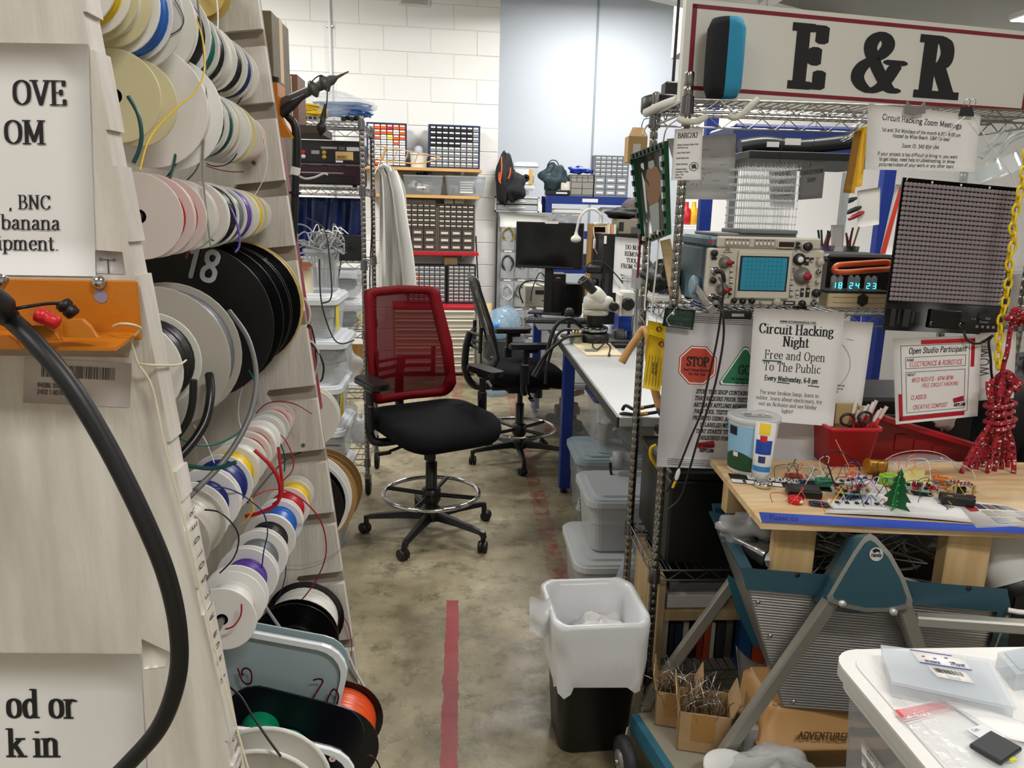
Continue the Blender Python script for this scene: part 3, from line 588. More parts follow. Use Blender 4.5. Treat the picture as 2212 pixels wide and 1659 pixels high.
MB(AX(PY(10,595,.69),V((-.6,-.3,-1)))).lathe([(.004,0),(.0055,.003),(.0055,.012),(.0045,.013),(.0045,.018)],14).thing('metal_connector','silver coaxial connector hanging over the orange bracket','connector',CHROME)
cable('black_lead','thin black lead running to the black banana plug',[PY(25,668,.655),PY(60,662,.66),PY(100,656,.68),PY(134,655,.69)],.0016,BLACK)
cable('thick_black_cable','thick black cable bowing down across the near panel',[PY(22,688,.655),PY(75,740,.64),PY(150,830,.63),PY(230,960,.625),(PY(310,1120,.62)),PY(362,1250,.62),PY(386,1370,.62),PY(382,1470,.62),PY(345,1570,.62),PY(275,1652,.62),PY(215,1710,.62)],.0078,BLACK,12,8)
cable('cotton_twine','cream cotton twine knotted round the bracket and hanging down the panel edge',[PY(245,705,.70),PY(262,699,.69),PY(290,702,.69),PY(304,712,.70),PY(285,735,.71),PY(292,765,.71),PY(300,788,.71),PY(330,840,.71),PY(360,980,.71),PY(405,1150,.712),PY(470,1420,.715),PY(545,1690,.715)],.0011,mat('#d9cfb4',.8),6,5,'twine')
cable('cotton_twine','cream cotton twine tied across the rack edge to the spools',[PY(300,786,.71),PY(340,789,.715),PY(385,788,.77),PY(402,778,.80)],.0011,mat('#d9cfb4',.8),6,4,'twine')
# handwriting down the narrow front edge of the near panel
Xe=lambda py:PY(408+(py-1060)*.192,py,.735)
S=Sheet([V((RX(PY(0,y,.735).z)+.0012,d,PY(430,y,.735).z)) for y,d in ((1060,.722),(1060,.748),(1659,.748),(1659,.722))],26,600)
k=MB()
for s,v in (('R',35),('E',62),('D',90),('L',118),('O',142),('S',170),('E',205),('L',228),('A',252),('N',290),('O',315),('N',345),('V',385),('G',520),('N',545),('I',570),('R',590)): text(k,s,S.mp(.0004),19,v+8,13,a=6,b=6,serif=False,rot=-PI/2,fine=3,n=4)
k.build('edge_lettering',mat('#2b2622',.7),rack,True)['kind']='stuff'
# ---------------------------------------------------------------- builders used in several places
def F(x0,y0,x1,y1,Y):
    a=PY(x0,(y0+y1)/2,Y); b=PY(x1,(y0+y1)/2,Y); t=PY((x0+x1)/2,y0,Y); u=PY((x0+x1)/2,y1,Y); return (a.x+b.x)/2,u.z,b.x-a.x,t.z-u.z
def tub(label,base,w,d,h,body=CLEAR,lid=LID,rz=0,taper=.88,fill=None,name='storage_tub',group=None,lidh=.028,tag_=None,handle=True,M=None):
    t=thing(name,label,'bin',base,rz,group,M); r=min(w,d)*.12; mb=MB(); n=24; lp=[]
    for k,z in ((taper*.96,0),(taper,.004),(taper+(1-taper)*.55,h*.55),(taper+(1-taper)*.6+.012,h*.57),(1,h),(1.0,h+.001)):
        lp.append([(x*k,y*k,z) for x,y in rrect(w-.03 if lid else w-.012,d-.03 if lid else d-.012,r)])
    n=len(lp[0]); mb.add([p for l in lp for p in l],[(j*n+i,j*n+(i+1)%n,(j+1)*n+(i+1)%n,(j+1)*n+i) for j in range(len(lp)-1) for i in range(n)]+[tuple(range(n))[::-1]],False)
    mb.build('body',body,t)
    if lid:
        l=MB(); l.prism(rrect(w,d,r+.012),h-.012,h+lidh*.35); l.prism(rrect(w-.022,d-.022,r),h+lidh*.35,h+lidh*.65); l.prism(rrect(w*.8,d*.8,r),h+lidh*.65,h+lidh); l.build('lid',lid,t)
    else:
        l=MB(); q=rrect(w,d,r); q2=rrect(w-.024,d-.024,r-.004); l.add([(x,y,h) for x,y in q]+[(x,y,h) for x,y in q2]+[(x,y,h-.014) for x,y in q],[(i,(i+1)%n,n+(i+1)%n,n+i) for i in range(n)]+[(2*n+i,2*n+(i+1)%n,(i+1)%n,i) for i in range(n)]); l.build('rim',body if body is not CLEAR else LID,t)
    if fill:
        cols,lev=fill; mb=MB(); ms=[mat(c,.6) for c in cols]
        for i in range(14):
            mb.m=i%len(ms); a,b,c=R.uniform(.05,.13),R.uniform(.05,.13),R.uniform(.03,.09); z=R.uniform(.02,max(.03,h*lev-.05))
            mb.box((R.uniform(-.5,.5)*(w*taper*.92-.13),R.uniform(-.5,.5)*(d*taper*.9-.13),z+.02),(min(a,w*.4),min(b,d*.4),min(c,h*.4)),.008,TR(rz=R.uniform(0,6),rx=R.uniform(-.4,.4)))
        mb.build('contents',ms,t).__setitem__('kind','stuff')
    if tag_:
        for (x0,x1,z0,z1,c,side) in tag_:
            mb=MB(); y=-(d-.015)/2-.0015
            if side=='f': mb.box(((x0+x1)/2*w,y*(taper+(1-taper)*((z0+z1)/2))-.001,(z0+z1)/2*h),((x1-x0)*w,.0012,(z1-z0)*h))
            else: mb.box(((w-.015)/2*(taper+(1-taper)*((z0+z1)/2))+.002,(x0+x1)/2*d,(z0+z1)/2*h),(.0012,(x1-x0)*d,(z1-z0)*h))
            mb.build('label',mat(c,.6),t)
    return t
def carton(label,base,w,d,h,m=CARD,rz=0,tape='#c9a878',name='cardboard_box',group=None,cat='box'):
    t=thing(name,label,cat,base,rz,group); MB().b2(-w/2,w/2,-d/2,d/2,0,h,.002).build('box',m,t)
    MB().b2(-w/2-.0006,w/2+.0006,-.02,.02,h*.6,h+.0006).build('tape',mat(tape,.4),t); MB().box((0,-d/2-.0005,h*.5),(w*.4,.001,h*.3)).build('label',PAPER,t); return t
def organizer(label,M,w,h,d,rows,frame,dm,lab=WHITE,name='drawer_organizer',group=None,empty=()):
    t=thing(name,label,'organizer',group=group,M=M); fr=MB(); e=.012
    fr.b2(0,e,0,d,0,h).b2(w-e,w,0,d,0,h).b2(e,w-e,0,d,0,e).b2(e,w-e,0,d,h-e,h).b2(e,w-e,d-.006,d,e,h-e)
    tot=sum(r[1] for r in rows); z=h-e; cache={}
    for j,(n,hf) in enumerate(rows):
        rh=(h-2*e)*hf/tot; z-=rh; cw=(w-2*e)/n
        if j<len(rows)-1: fr.b2(e,w-e,.004,d,z-.002,z+.002)
        for i in range(n):
            m=dm(i,j)
            key=(n,round(rh,4),id(m))
            if key not in cache:
                b=MB().b2(-cw/2+.003,cw/2-.003,.001,d*.8,.003,rh-.003,.0015); b.m=1
                if len(rows)>4 and lab is not None: b.b2(-cw*.36,cw*.36,-.005,.001,rh*.56,rh*.84) if n>4 else b.b2(-cw*.3,cw*.3,-.004,.001,rh*.3,rh*.62)
                cache[key]=b.mesh('drawer',[m,lab or m])
            o=bpy.data.objects.new('drawer',cache[key]); CO.objects.link(o); o.parent=t; o.location=(e+cw*(i+.5),-.002-.002*R.random(),z)
    for i in range(1,rows[0][0]): fr.b2(e+(w-2*e)/rows[0][0]*i-.0015,e+(w-2*e)/rows[0][0]*i+.0015,.004,d,h*.5,h-e) if len(set(r[0] for r in rows))>1 else fr.b2(e+(w-2*e)/rows[0][0]*i-.0015,e+(w-2*e)/rows[0][0]*i+.0015,.004,d,e,h-e)
    fr.build('frame',frame,t); return t
def wire_rack(name,label,x0,x1,y0,y1,levels,ztop,zbot,casters=False,pr=.0127,nw=None,M=None):
    t=thing(name,label,'shelving rack',((x0+x1)/2,(y0+y1)/2,0)) ; cx,cy=(x0+x1)/2,(y0+y1)/2; W,D=x1-x0,y1-y0
    prf=[(pr*.8,zbot),(pr,zbot+.004)]; z=zbot+.03
    while z<ztop-.03: prf+=[(pr,z-.0012),(pr*.95,z-.0004),(pr*.95,z+.0008),(pr,z+.0016)]; z+=.0254
    prf+=[(pr,ztop-.004),(pr*.9,ztop)]; pm=MB().lathe(prf,14).mesh('post',mat('#8e8c88',.22,1))
    for sx in(-1,1):
        for sy in(-1,1):
            o=bpy.data.objects.new('post',pm); CO.objects.link(o); o.parent=t; o.location=(sx*W/2,sy*D/2,0)
            if casters:
                c=MB().lathe([(.012,.11),(.022,.112),(.022,.118)],12); c.box((0,.016,.088),(.034,.03,.05),.006); c.build('caster_fork',STEEL,o)
                MB(AX((-.014,.03,.05),(1,0,0))).lathe([(.02,0),(.05,.002),(.05,.026),(.02,.028)],22).build('caster_wheel',RUB,o)
    W_=mat('#a9a8a4',.25,1)
    for L in levels:
        s=MB()
        for z in (L,L-.032):
            for y in(-D/2,D/2): s.tube([(-W/2,y,z),(W/2,y,z)],.0032,6)
            for x in(-W/2,W/2): s.tube([(x,-D/2,z),(x,D/2,z)],.0032,6)
        for y in(-D/2,D/2):
            n=max(2,int(W/.085)); s.tube([(-W/2+W*i/(2*n),y,L-(.032 if i%2 else 0)) for i in range(2*n+1)],.0022,5)
        for x in(-W/2,W/2):
            n=max(2,int(D/.075)); s.tube([(x,-D/2+D*i/(2*n),L-(.032 if i%2 else 0)) for i in range(2*n+1)],.0022,5)
        for k in range(1,4): s.tube([(-W/2,-D/2+D*k/4,L-.006),(W/2,-D/2+D*k/4,L-.006)],.003,6)
        sh=s.build('shelf',W_,t)
        for sx in(-1,1):
            for sy in(-1,1): MB().cyl((sx*W/2,sy*D/2,L-.038),(sx*W/2,sy*D/2,L+.006),pr+.006,pr+.0035,14).build('collar',mat('#77757a',.25,1),sh)
        wm=MB().tube([(0,-D/2,L+.001),(0,D/2,L+.001)],.0022,5).mesh('wire',W_); n=nw or int(W/.026)
        for i in range(1,n): o=bpy.data.objects.new('wire',wm); CO.objects.link(o); o.parent=sh; o.location=(-W/2+W*i/n,0,0)
    return t
def blob(mb,c,rx,ry,rz_,n=14,k=.15,seed=0):
    rr=random.Random(seed); ph=[rr.uniform(0,6) for _ in range(6)]
    def f(u,v):
        a=2*PI*u; b=PI*(v-.5); q=1+k*(math.sin(3*a+ph[0]+2*b)+math.sin(5*b+ph[1]+a)+.6*math.sin(7*a+ph[2]-3*b))/2
        return V(c)+V((rx*math.cos(b)*math.cos(a)*q,ry*math.cos(b)*math.sin(a)*q,rz_*math.sin(b)*q))
    return mb.grid(f,n*2,n)
def coil(mb,c,r,n,w,ax='z',k=.2,seed=1,tr=.004,el=1):
    rr=random.Random(seed); pts=[]
    for i in range(n*10):
        a=2*PI*i/10; q=r*(1+k*rr.uniform(-1,1)*.4); x,y,z=q*math.cos(a),q*el*math.sin(a),w*(i/(n*10)-.5)+rr.uniform(-1,1)*w*.15
        pts.append(V(c)+(V((x,y,z)) if ax=='z' else V((x,z,y)) if ax=='y' else V((z,x,y))))
    return mb.tube(pts,tr,5,2)
# ---------------------------------------------------------------- chrome rack behind the spools
lr=wire_rack('wire_rack','chrome wire shelving rack on casters behind the red chair',-1.42,-.487,3.93,4.36,[1.905,1.597,1.235,.885,.565,.2],1.93,.11,True,nw=30)
Y=3.96
x,z,w,h=F(600,303,775,352,Y); t=thing('stereo_receiver','black stereo receiver turned rear side out on the second rack shelf','receiver',(x,Y+.18,1.602)); zr=z
vx,vz,vw,vh=F(600,355,776,402,Y); tv=thing('video_recorder','dark purple glossy recorder under the black receiver','recorder',(vx,Y+.17,1.602))
MB().b2(-vw/2,vw/2,-.15,.15,.008,vz+vh-1.6-.004,.004).build('case',mat('#2a0a1c',.15),tv)
MB().b2(-vw/2+.01,vw/2-.08,-.152,-.149,.062,.066).build('trim_line',ALU,tv); MB().b2(-vw/2+.02,vw/2-.02,-.153,-.149,.012,.052,.002).build('front_panel',mat('#0c0a0c',.2),tv)
for i in range(4): MB().b2(-vw/2+.03+i*.09,-vw/2+.06+i*.09,-.152,-.1485,.1,.104).build('button',mat('#55424c',.3),tv)
for sx in(-1,1): MB().b2(sx*(vw/2-.03)-.01,sx*(vw/2-.03)+.01,-.12,-.1,0,.009).build('foot',RUB,tv)
z0=vz+vh-1.6; MB().b2(-w/2,w/2,-.15,.15,z0+.008,z0+.008+h,.003).build('case',mat('#141416',.35),t)
def rp(u0,u1,v0,v1,m,nm='panel_label'): MB().b2(-w/2+u0*w,-w/2+u1*w,-.1525,-.1495,z0+.008+h*(1-v1),z0+.008+h*(1-v0)).build(nm,m,t)
GL_=mat('#8f8f90',.5)
rp(.52,.72,.28,.38,GL_); rp(.74,.82,.26,.42,mat('#55565a',.5)); rp(.84,.995,.27,.44,mat('#b9b9b7',.5)); rp(.70,.92,.48,.86,mat('#c9a86a',.6),'paper_label'); rp(.70,.79,.88,.97,PAPER,'paper_label'); rp(.40,.5,.46,.62,GL_)
S=Sheet([V((x+w*.2,Y+.0265,1.6+z0+.008+h*.52)),V((x+w*.42,Y+.0265,1.6+z0+.008+h*.52)),V((x+w*.42,Y+.0265,1.6+z0+.008+h*.14)),V((x+w*.2,Y+.0265,1.6+z0+.008+h*.14))],88,40)
k=MB(); [S.rect(k,5,18+5*i,60-12*(i%2),20+5*i,0.0006) for i in range(3)]
for i in range(20): S.rect(k,4+4*i,34,6+4*i,39,.0006)
k.build('barcode',mat('#4b3a22',.7),t,True)['kind']='stuff'
for i,u in enumerate((.30,.56)):
    for v,c in ((.55,'#b23325' if i==0 else '#c09a45'),(.75,'#d8d8d4' if i==0 else '#c09a45')):
        MB(AX((-w/2+u*w,-.15,z0+.008+h*(1-v)),(0,-1,0))).lathe([(.011,0),(.011,.006),(.006,.007),(.006,.012)],12).build('socket',mat(c,.35,.3),t)
# bag of cable on the top shelf
x,z,w,h=F(632,205,788,262,4.05); t=thing('cable_bag','clear plastic bag of coiled blue and yellow cables on the top rack shelf','bag',(x,4.1,1.909))
mb=MB(); coil(mb,(.06,0,.07),.13,9,.06,'z',.4,3,.0055,.55); mb.build('blue_cable',mat('#3f6fae',.4),t)['kind']='stuff'
mb=MB(); coil(mb,(-.1,-.09,.045),.09,7,.05,'z',.4,5,.0055,.5); mb.build('yellow_cable',mat('#d9b51a',.4),t)['kind']='stuff'
mb=MB(); blob(mb,(.0,.0,.075),.2,.13,.075,16,.16,4); mb.build('bag_film',mat('#e8eef2',.08,alpha=.3),t)
x,z,w,h=F(636,246,690,264,3.98); t=thing('slotted_bracket','slotted grey metal bracket lying on the rack front edge','bracket',(x,3.97,1.909)); MB().b2(-w/2,w/2,-.015,.015,0,.02,.002).build('bar',STEEL,t)
for i in range(5): MB().b2(-w/2+.008+i*.022,-w/2+.022+i*.022,-.0165,-.0145,.004,.016).build('slot',BLACK,t)
mb=MB(); 
for i in range(4): mb.box((.02*i-.03,.008*(i%2),.014+.006*(i%2)),(.024,.022,.02),.004,TR(rz=i*.8,rx=.3*i))
mb.M=None; o=mb.thing('binder_clips','small pile of black clips at the top shelf corner','clip',BLACK); o.location=PY(757,262,3.98); o.location.z=1.909; o['kind']='stuff'
# loudspeaker box behind the far panel, high on a shelf
x,z,w,h=F(583,150,632,250,3.2); t=thing('loudspeaker','brown wooden loudspeaker cabinet standing behind the spool rack','speaker',(x,3.3,z-.03)); MB().b2(-w/2,w/2,0,.16,0,h+.03,.002).build('cabinet',mat('#6b4026',.5,noise=.2),t); MB().b2(-w/2+.008,w/2-.022,-.004,.002,.01,h+.022,.001).build('front_frame',mat('#d9cdb4',.6),t); MB().b2(-w/2+.011,w/2-.026,-.006,0,.014,h+.018).build('grille',mat('#7d5a3d',.9,bump=.4,bscale=300),t)
x2,z2,w2,h2=x,z-.06,w+.2,.03; o=MB().b2(x2-.5,x2+w2/2,3.2,3.5,z-.06,z-.031).thing('wall_shelf','dark plank shelf carrying the loudspeaker behind the spool rack','shelf',mat('#3a2c22',.6))
MB().b2(x2-.45,x2-.42,3.3,3.4,0,z-.061).thing('shelf_post','dark post carrying the loudspeaker shelf','post',mat('#3a2c22',.6))
# dark carton standing by the far panel's edge, high up
x,z,w,h=F(505,10,578,150,2.1); o=carton('dark printed carton peeking past the top of the far panel',(x,2.25,z-.25),w,.2,h+.25,mat('#6b6047',.6,noise=.4,nscale=9)); o2=MB().b2(x-w/2-.25,x+w/2,2.12,2.4,z-.29,z-.251).thing('wall_shelf','narrow dark shelf under the printed carton','shelf',mat('#2c241e',.6)); MB().b2(x-w/2-.2,x-w/2-.17,2.2,2.3,0,z-.291).thing('shelf_post','dark post carrying the printed carton shelf','post',mat('#2c241e',.6))
# blue plastic sheet hung between the shelves
x,z,w,h=F(612,412,781,560,4.2)
def fb(u,v): return V((x-w/2+w*u,4.2+.016*math.sin(u*26+2*v)+.01*math.sin(u*11-3*v),1.55-(1.55-1.245)*v))
MB().grid(fb,60,12,True,.001).thing('plastic_sheet','dark blue plastic sheet hanging in folds under the second rack shelf','sheet',mat('#1a2b62',.18,bump=.5,bscale=25))
x,z,w,h=F(716,513,781,566,4.0); t=thing('power_supply','black box with a power inlet on the third rack shelf','power supply',(x,4.1,1.239)); MB().b2(-w/2-.05,w/2,-.1,.1,0,h,.002).build('case',mat('#0e0e10',.5),t)
MB().b2(.02,.045,-.106,-.099,h*.45,h*.75,.002).build('inlet',BLACK,t); MB().b2(-.03,.0,-.1025,-.099,h*.3,h*.45).build('label',mat('#8c8c8c',.5),t); MB(AX((-.01,-.1,h*.7),(0,-1,0))).lathe([(.005,0),(.005,.003)],10).build('screw',CHROME,t)
cable('power_cable','black power cord plugged into the black box on the rack',[PY(758,530,3.985),PY(748,540,3.96),PY(740,552,3.96),PY(735,575,3.95),PY(729,610,3.9)],.004,BLACK)
# tubs on the rack, then the stack of tubs in front of it
for i,(a,b,c,d,zb,lb,fl,tg) in enumerate(((700,583,781,642,.889,'grey lidded tub with a yellow tag on the third rack shelf',(['#9a9c9e','#6d7073'],.8),[(.1,.3,.2,.8,'#d8c21a','s')]),(722,650,782,718,.889,'teal edged lidded tub between the rack posts',(['#55585c','#7a7d80'],.7),[(-.4,-.2,.2,.7,'#d8c21a','s')]))):
    x,z,w,h=F(a,b,c,d,4.0); tub(lb,(x-.06,4.12,z if i else z),w+.12,.26,h-.03,MILKY,LID,fill=fl,tag_=tg)
st=[(664,612,747,716,3.35,'clear tub with a milky lid and a yellow tag in the leaning stack',[(-.3,.1,.25,.75,'#d9c31c','s')]),(668,676,757,792,3.32,'clear tub with a clouded flat lid in the middle of the stack',None),(676,768,746,832,3.34,'clear tub with a wide rimmed lid in the lower stack',None),(690,828,752,905,3.36,'clear tub with a blue clip near the bottom of the stack',None)]
zs=[PY(700,y,3.3).z for y in (720,790,868,960)]
zb=.28; tops=[]
base=[(.0,.34,'clear tub with a dusty lid at the very bottom of the stack'),(.34+.035,.17,st[3][5]),(.575,.16,st[2][5]),(.765,.165,st[1][5]),(.96,.155,st[0][5])]
for i,(z0,h,lb) in enumerate(base):
    tub(lb,(-.66+.012*(i%2)-.02*(i==4),3.42,z0),.33-(.02 if i in(1,2) else 0),.4,h,MILKY,LID,fill=(['#8d8f90','#5f6266','#a7a39a'],.75),taper=.9,tag_=[(-.35,-.15,.2,.85,'#d9c31c','s')] if i in(2,4) else None)
x,z,w,h=F(652,556,722,652,3.28); t=tub('clear deep bin stuffed with grey cables on top of the stack',(x,3.40,1.143),w,.2,h,mat('#cdd3d6',.2,alpha=.4),None,name='cable_bin')
mb=MB(); rr=random.Random(4)
for i in range(34):
    a,b=rr.uniform(-.4,.4)*w,rr.uniform(-.08,.08); hh=h*rr.uniform(.9,1.25); mb.tube([(a*.8,b,.02),(a,b,h*.6),(a*1.3+rr.uniform(-.02,.02),b,hh+.02),(a*1.5+rr.uniform(-.05,.05),b-.02,hh+rr.uniform(-.01,.06)),(a*1.2+rr.uniform(-.07,.07),b-.05,hh*.95)],.0035,5,4)
mb.build('cables',mat('#8b8e90',.45),t)['kind']='stuff'
mb=MB()
for i in range(9):
    a=rr.uniform(-.4,.4)*w; mb.tube([(a,0,.03),(a*1.1,-.02,h),(a*1.5,-.05,h*1.3+rr.uniform(0,.05)),(a*2+rr.uniform(-.05,.05),-.07,h*1.35)],.0022,5,4)
mb.build('white_leads',WHITE,t)['kind']='stuff'
S=sheet_thing('price_tag','cream hang tag with orange print hanging in front of the tubs',[(643,566),(672,566),(677,632),(646,637)],30,70,3.12,m=mat('#d3c8ae',.7),cat='tag',nu=1,nv=1)
lettering(S,[('HARDWARE',15,10,6),('COIL',16,18,6)],mat('#c0562a',.7),serif=False,a=9,b=9,n=4)
# plywood board and bits low on the rack
x,z,w,h=F(752,757,806,822,4.2); MB(TR(x,4.22,.569,rx=-.12)).b2(-w/2-.01,w/2+.01,-.009,.009,.0,h+.03,.001).thing('plywood_board','small grainy plywood board leaning at the back of the rack','board',mat('#d3a258',.5,noise=.5,nscale=3,stretch=(9,1,1.5),col2='#a97434'))
for i,(px,py,yy,c) in enumerate(((745,880,3.98,'#dfe3e6'),(770,905,4.02,'#c9cfd3'))):
    p=PY(px,py,yy); mb=MB(); blob(mb,(0,0,.085),.085,.08,.085,12,.22,i+7); o=mb.thing('plastic_bag',('crumpled clear plastic bag' if i else 'milky white plastic jug bag')+' low on the rack beside the post','bag',mat(c,.12,alpha=.55)); o.location=(p.x+.02*i,4.12,.571 if not i else .206)
mb=MB(); blob(mb,(0,0,.13),.15,.12,.13,14,.22,17); o=mb.thing('plastic_bag','large clear bag bulging on the lowest rack shelf','bag',mat('#cfd6da',.12,alpha=.45)); o.location=(-.7,4.12,.204)
for i in range(5):
    S=V((-.64+.012*i,4.05+.01*i,.569+.0025*i)); MB(TR(*S,R.uniform(-.2,.2))).b2(-.09,.09,-.05,.07,0,.002).thing('paper_sheet','white paper sheet, '+ORD[i]+' from the bottom of the loose pile low on the rack','paper',PAPER,'papers on the low rack shelf')
for lb,pts,r in (('thin black cord falling from the top of the rack to the tubs',[PY(660,470,3.2),PY(700,495,3.18),PY(712,560,3.15),PY(716,640,3.12),PY(697,655,3.1)],.003),('thin black cord looping under the tub stack',[PY(690,560,3.12),PY(694,650,3.1),PY(715,720,3.1),PY(735,742,3.1),PY(765,735,3.15)],.003),('black cord hanging down inside the right rack post',[PY(805,470,4.3),PY(799,600,4.3),PY(803,700,4.3),PY(795,790,4.3),PY(802,900,4.3),PY(795,980,4.3)],.004),('black lead hanging behind the far panel',[PY(650,560,1.6),PY(655,640,1.6),PY(668,690,1.6),PY(680,740,1.6),PY(683,800,1.6)],.002)):
    cable('black_cable',lb,pts,r,BLACK)
# red board behind the far panel, orange holder with probe
p0,p1=PY(598,262,1.56),PY(690,885,1.56); a=V((p0.x,1.56,p0.z)); b=V((p1.x,1.56,p1.z))
d=(b-a); n_=V((.016,0,0)); MB().add([a-n_*1.2,a+n_*.2,b+n_*.2,b-n_*1.2]+[q+V((0,.02,0)) for q in (a-n_*1.2,a+n_*.2,b+n_*.2,b-n_*1.2)],[(0,1,2,3),(7,6,5,4),(0,4,5,1),(1,5,6,2),(2,6,7,3),(3,7,4,0)]).thing('red_rail','red painted rail leaning behind the far spool panel','rail',mat('#8c0f1c',.4))
x,z,w,h=F(574,183,609,262,1.5); t=thing('probe_holder','orange metal probe holder on the back of the far panel','bracket',(x,1.5,z)); MB().add([(-.06,-.03,0),(w/2,-.03,.01),(w/2,-.03,h),(-.06,-.03,h),(-.06,.03,0),(w/2,.03,.01),(w/2,.03,h),(-.06,.03,h)],[(0,1,2,3),(4,7,6,5),(1,5,6,2),(0,4,5,1)]).build('cup',ORG,t); MB().add([(w/2,-.03,.01),(w/2+.022,-.03,-.03),(w/2+.022,.03,-.03),(w/2,.03,.01),(-.03,-.03,-.0),(-.0,-.03,-.03)],[(0,1,2,3),(0,4,5,1)]).build('lip',ORG,t)
MB().cyl((-.01,0,h-.004),(-.01,0,h+.012),.02,.022,16).build('cap',BLACK,t)
t=thing('scope_probe','grey oscilloscope probe with a hook tip pointing up right from its holder','probe',PY(620,240,1.5)); PG=mat('#4a4a46',.45)
A=PY(608,226,1.5); B=PY(738,162,1.5); D_=(B-A); L=D_.length; M=AX(A,D_)
MB(M).lathe([(.010,0),(.0105,L*.1),(.0085,L*.42),(.0075,L*.52),(.0095,L*.66),(.0085,L*.84),(.003,L*.93),(.001,L*1.12)],14).build('barrel',PG,t,True)
for f in (.47,.66): MB(M).lathe([(.008,L*f),(.0155,L*f+.005),(.0155,L*f+.009),(.008,L*f+.016)],14).build('finger_guard',PG,t,True)
A2=PY(606,245,1.49); B2=PY(650,212,1.49); MB(AX(A2,B2-A2)).lathe([(.009,0),(.009,.025),(.006,.04),(.003,.055)],12).build('second_probe',BLACK,t,True)
MB().tube([PY(672,178,1.49),PY(683,167,1.49),PY(694,163,1.49),PY(700,170,1.49),PY(702,178,1.49)],.0012,5,4).build('strain_wire',BLACK,t,True)
MB().tube([PY(704,183,1.49),PY(707,205,1.48),PY(704,235,1.48),PY(699,258,1.48)],.0012,5,4).build('ground_lead',mat('#2a2233',.5),t,True)
MB(AX(PY(703,225,1.48),PY(693,288,1.48)-PY(703,225,1.48))).lathe([(.002,0),(.005,.02),(.0055,.034),(.0085,.036),(.0085,.046),(.004,.052),(.001,.057)],12).build('ground_clip',BLACK,t,True)
t=thing('probe_cable','thick black probe cable with a white tag hanging behind the far panel','cable',PY(640,460,1.5))
MB().tube([PY(612,242,1.5),PY(625,255,1.5),PY(636,268,1.5),PY(641,300,1.5),PY(640,360,1.5)],.006,10,5,r2=.0085).build('boot',BLACK,t,True)
MB().tube([PY(640,335,1.5),PY(637,420,1.5),PY(634,500,1.5),PY(628,565,1.5)],.0075,12,5).build('sleeve',BLACK,t,True); MB().cyl(PY(640,361,1.5),PY(637,378,1.5),.0085,n=12).build('tag',PAPER,t,True); MB().cyl(PY(636,414,1.5),PY(636,420,1.5),.0125,n=12).build('collar',BLACK,t,True)
for lb,c,pts in (('white lead curling off the probe cable to the rack','#d8d8d6',[PY(645,380,1.5),PY(660,386,1.5),PY(680,383,1.5),PY(700,375,1.5),PY(708,378,1.5)]),('white ribbon lead bunch behind the gold spool','#c9c9c7',[PY(648,640,1.55),PY(662,650,1.55),PY(670,680,1.55),PY(662,720,1.55),PY(655,740,1.55)]),('grey lead bunch behind the lower far panel','#b5b5b3',[PY(660,730,1.55),PY(680,745,1.55),PY(690,770,1.55),PY(684,800,1.55),PY(675,830,1.55)]),('dark cable end behind the lower far panel','#1a1414',[PY(672,740,1.55),PY(690,765,1.55),PY(699,790,1.55),PY(697,815,1.55),PY(692,824,1.55)])):
    cable('hung_lead',lb,pts,.0022,mat(c,.45))
# lab coat hanging off the back of the rack
def coat(u,v):
    xl=(818-6*v+6*math.sin(2*v)); xr=(842+44*min(1,v*1.0)**.8) if v<.15 else 856+32*v
    xr=842+30*(1-(1-min(1,v/.22))**2)*1.0+16*v; px=xl+(xr-xl)*u; py=357+278*v+ (10*(1-u) if v<.05 else 0)
    return PY(px,py,4.62+.02*math.sin(u*17+2*v)+.012*math.sin(u*31-4*v)-.05*math.sin(PI*u))
t=thing('lab_coat','white lab coat hanging behind the rack above the red chair','coat',PY(850,640,4.65)); CT=mat('#e8e7e2',.6,bump=.3,bscale=30)
MB().grid(coat,34,26,True,.004).build('body',CT,t,True)
MB().tube([PY(848,372,4.53),PY(860,420,4.5),PY(870,490,4.5),PY(880,560,4.52),PY(885,622,4.54)],.028,12,5,r2=.042).build('sleeve',CT,t,True)
MB().tube([PY(819,362,4.6),PY(830,358,4.58),PY(842,366,4.56),PY(846,385,4.55)],.012,8,4).build('collar',CT,t,True)
MB().tube([V((-.487,4.37,1.66)),PY(820,350,4.5),PY(825,352,4.6),PY(825,366,4.6)],.003,6).build('hook',STEEL,t,True)
# ---------------------------------------------------------------- shelves and drawer units on the block wall
def FW_(x0,y0,x1,y1,off):      # a box standing `off` in front of the block wall
    a=PW(x0,(y0+y1)/2,off); b=PW(x1,(y0+y1)/2,off); t=PW((x0+x1)/2,y0,off); u=PW((x0+x1)/2,y1,off)
    return MW(V((a.x,a.y,u.z))),(b-a).length,t.z-u.z
def shelf_board(label,x0,x1,yt,yb,off,m,name='wall_shelf'):
    M,w,h=FW_(x0,yt,x1,yb,off); M=M.copy(); z=PW(x1,(yt+yb)/2,off).z; M[2][3]=z-h/2
    t=thing(name,label,'shelf',M=M); MB().b2(0,w,0,off-.004,0,h,.002).build('board',m,t)
    for f in (.3,.85): MB().add([(w*f-.012,.05,0),(w*f+.012,.05,0),(w*f+.012,off-.004,0),(w*f-.012,off-.004,0),(w*f-.012,off-.004,-.07),(w*f+.012,off-.004,-.07)],[(0,1,2,3),(3,2,5,4),(0,3,4),(1,5,2),(0,4,5,1)]).build('bracket',WHITE,t)
    return M,w,h
SHELFW=mat('#d6a868',.5,noise=.25,nscale=4,stretch=(1,9,9))
Ms,w,h=shelf_board('long pale wooden wall shelf carrying the two blue drawer units',770,1041,366,373,.26,SHELFW); zs1=Ms[2][3]+h
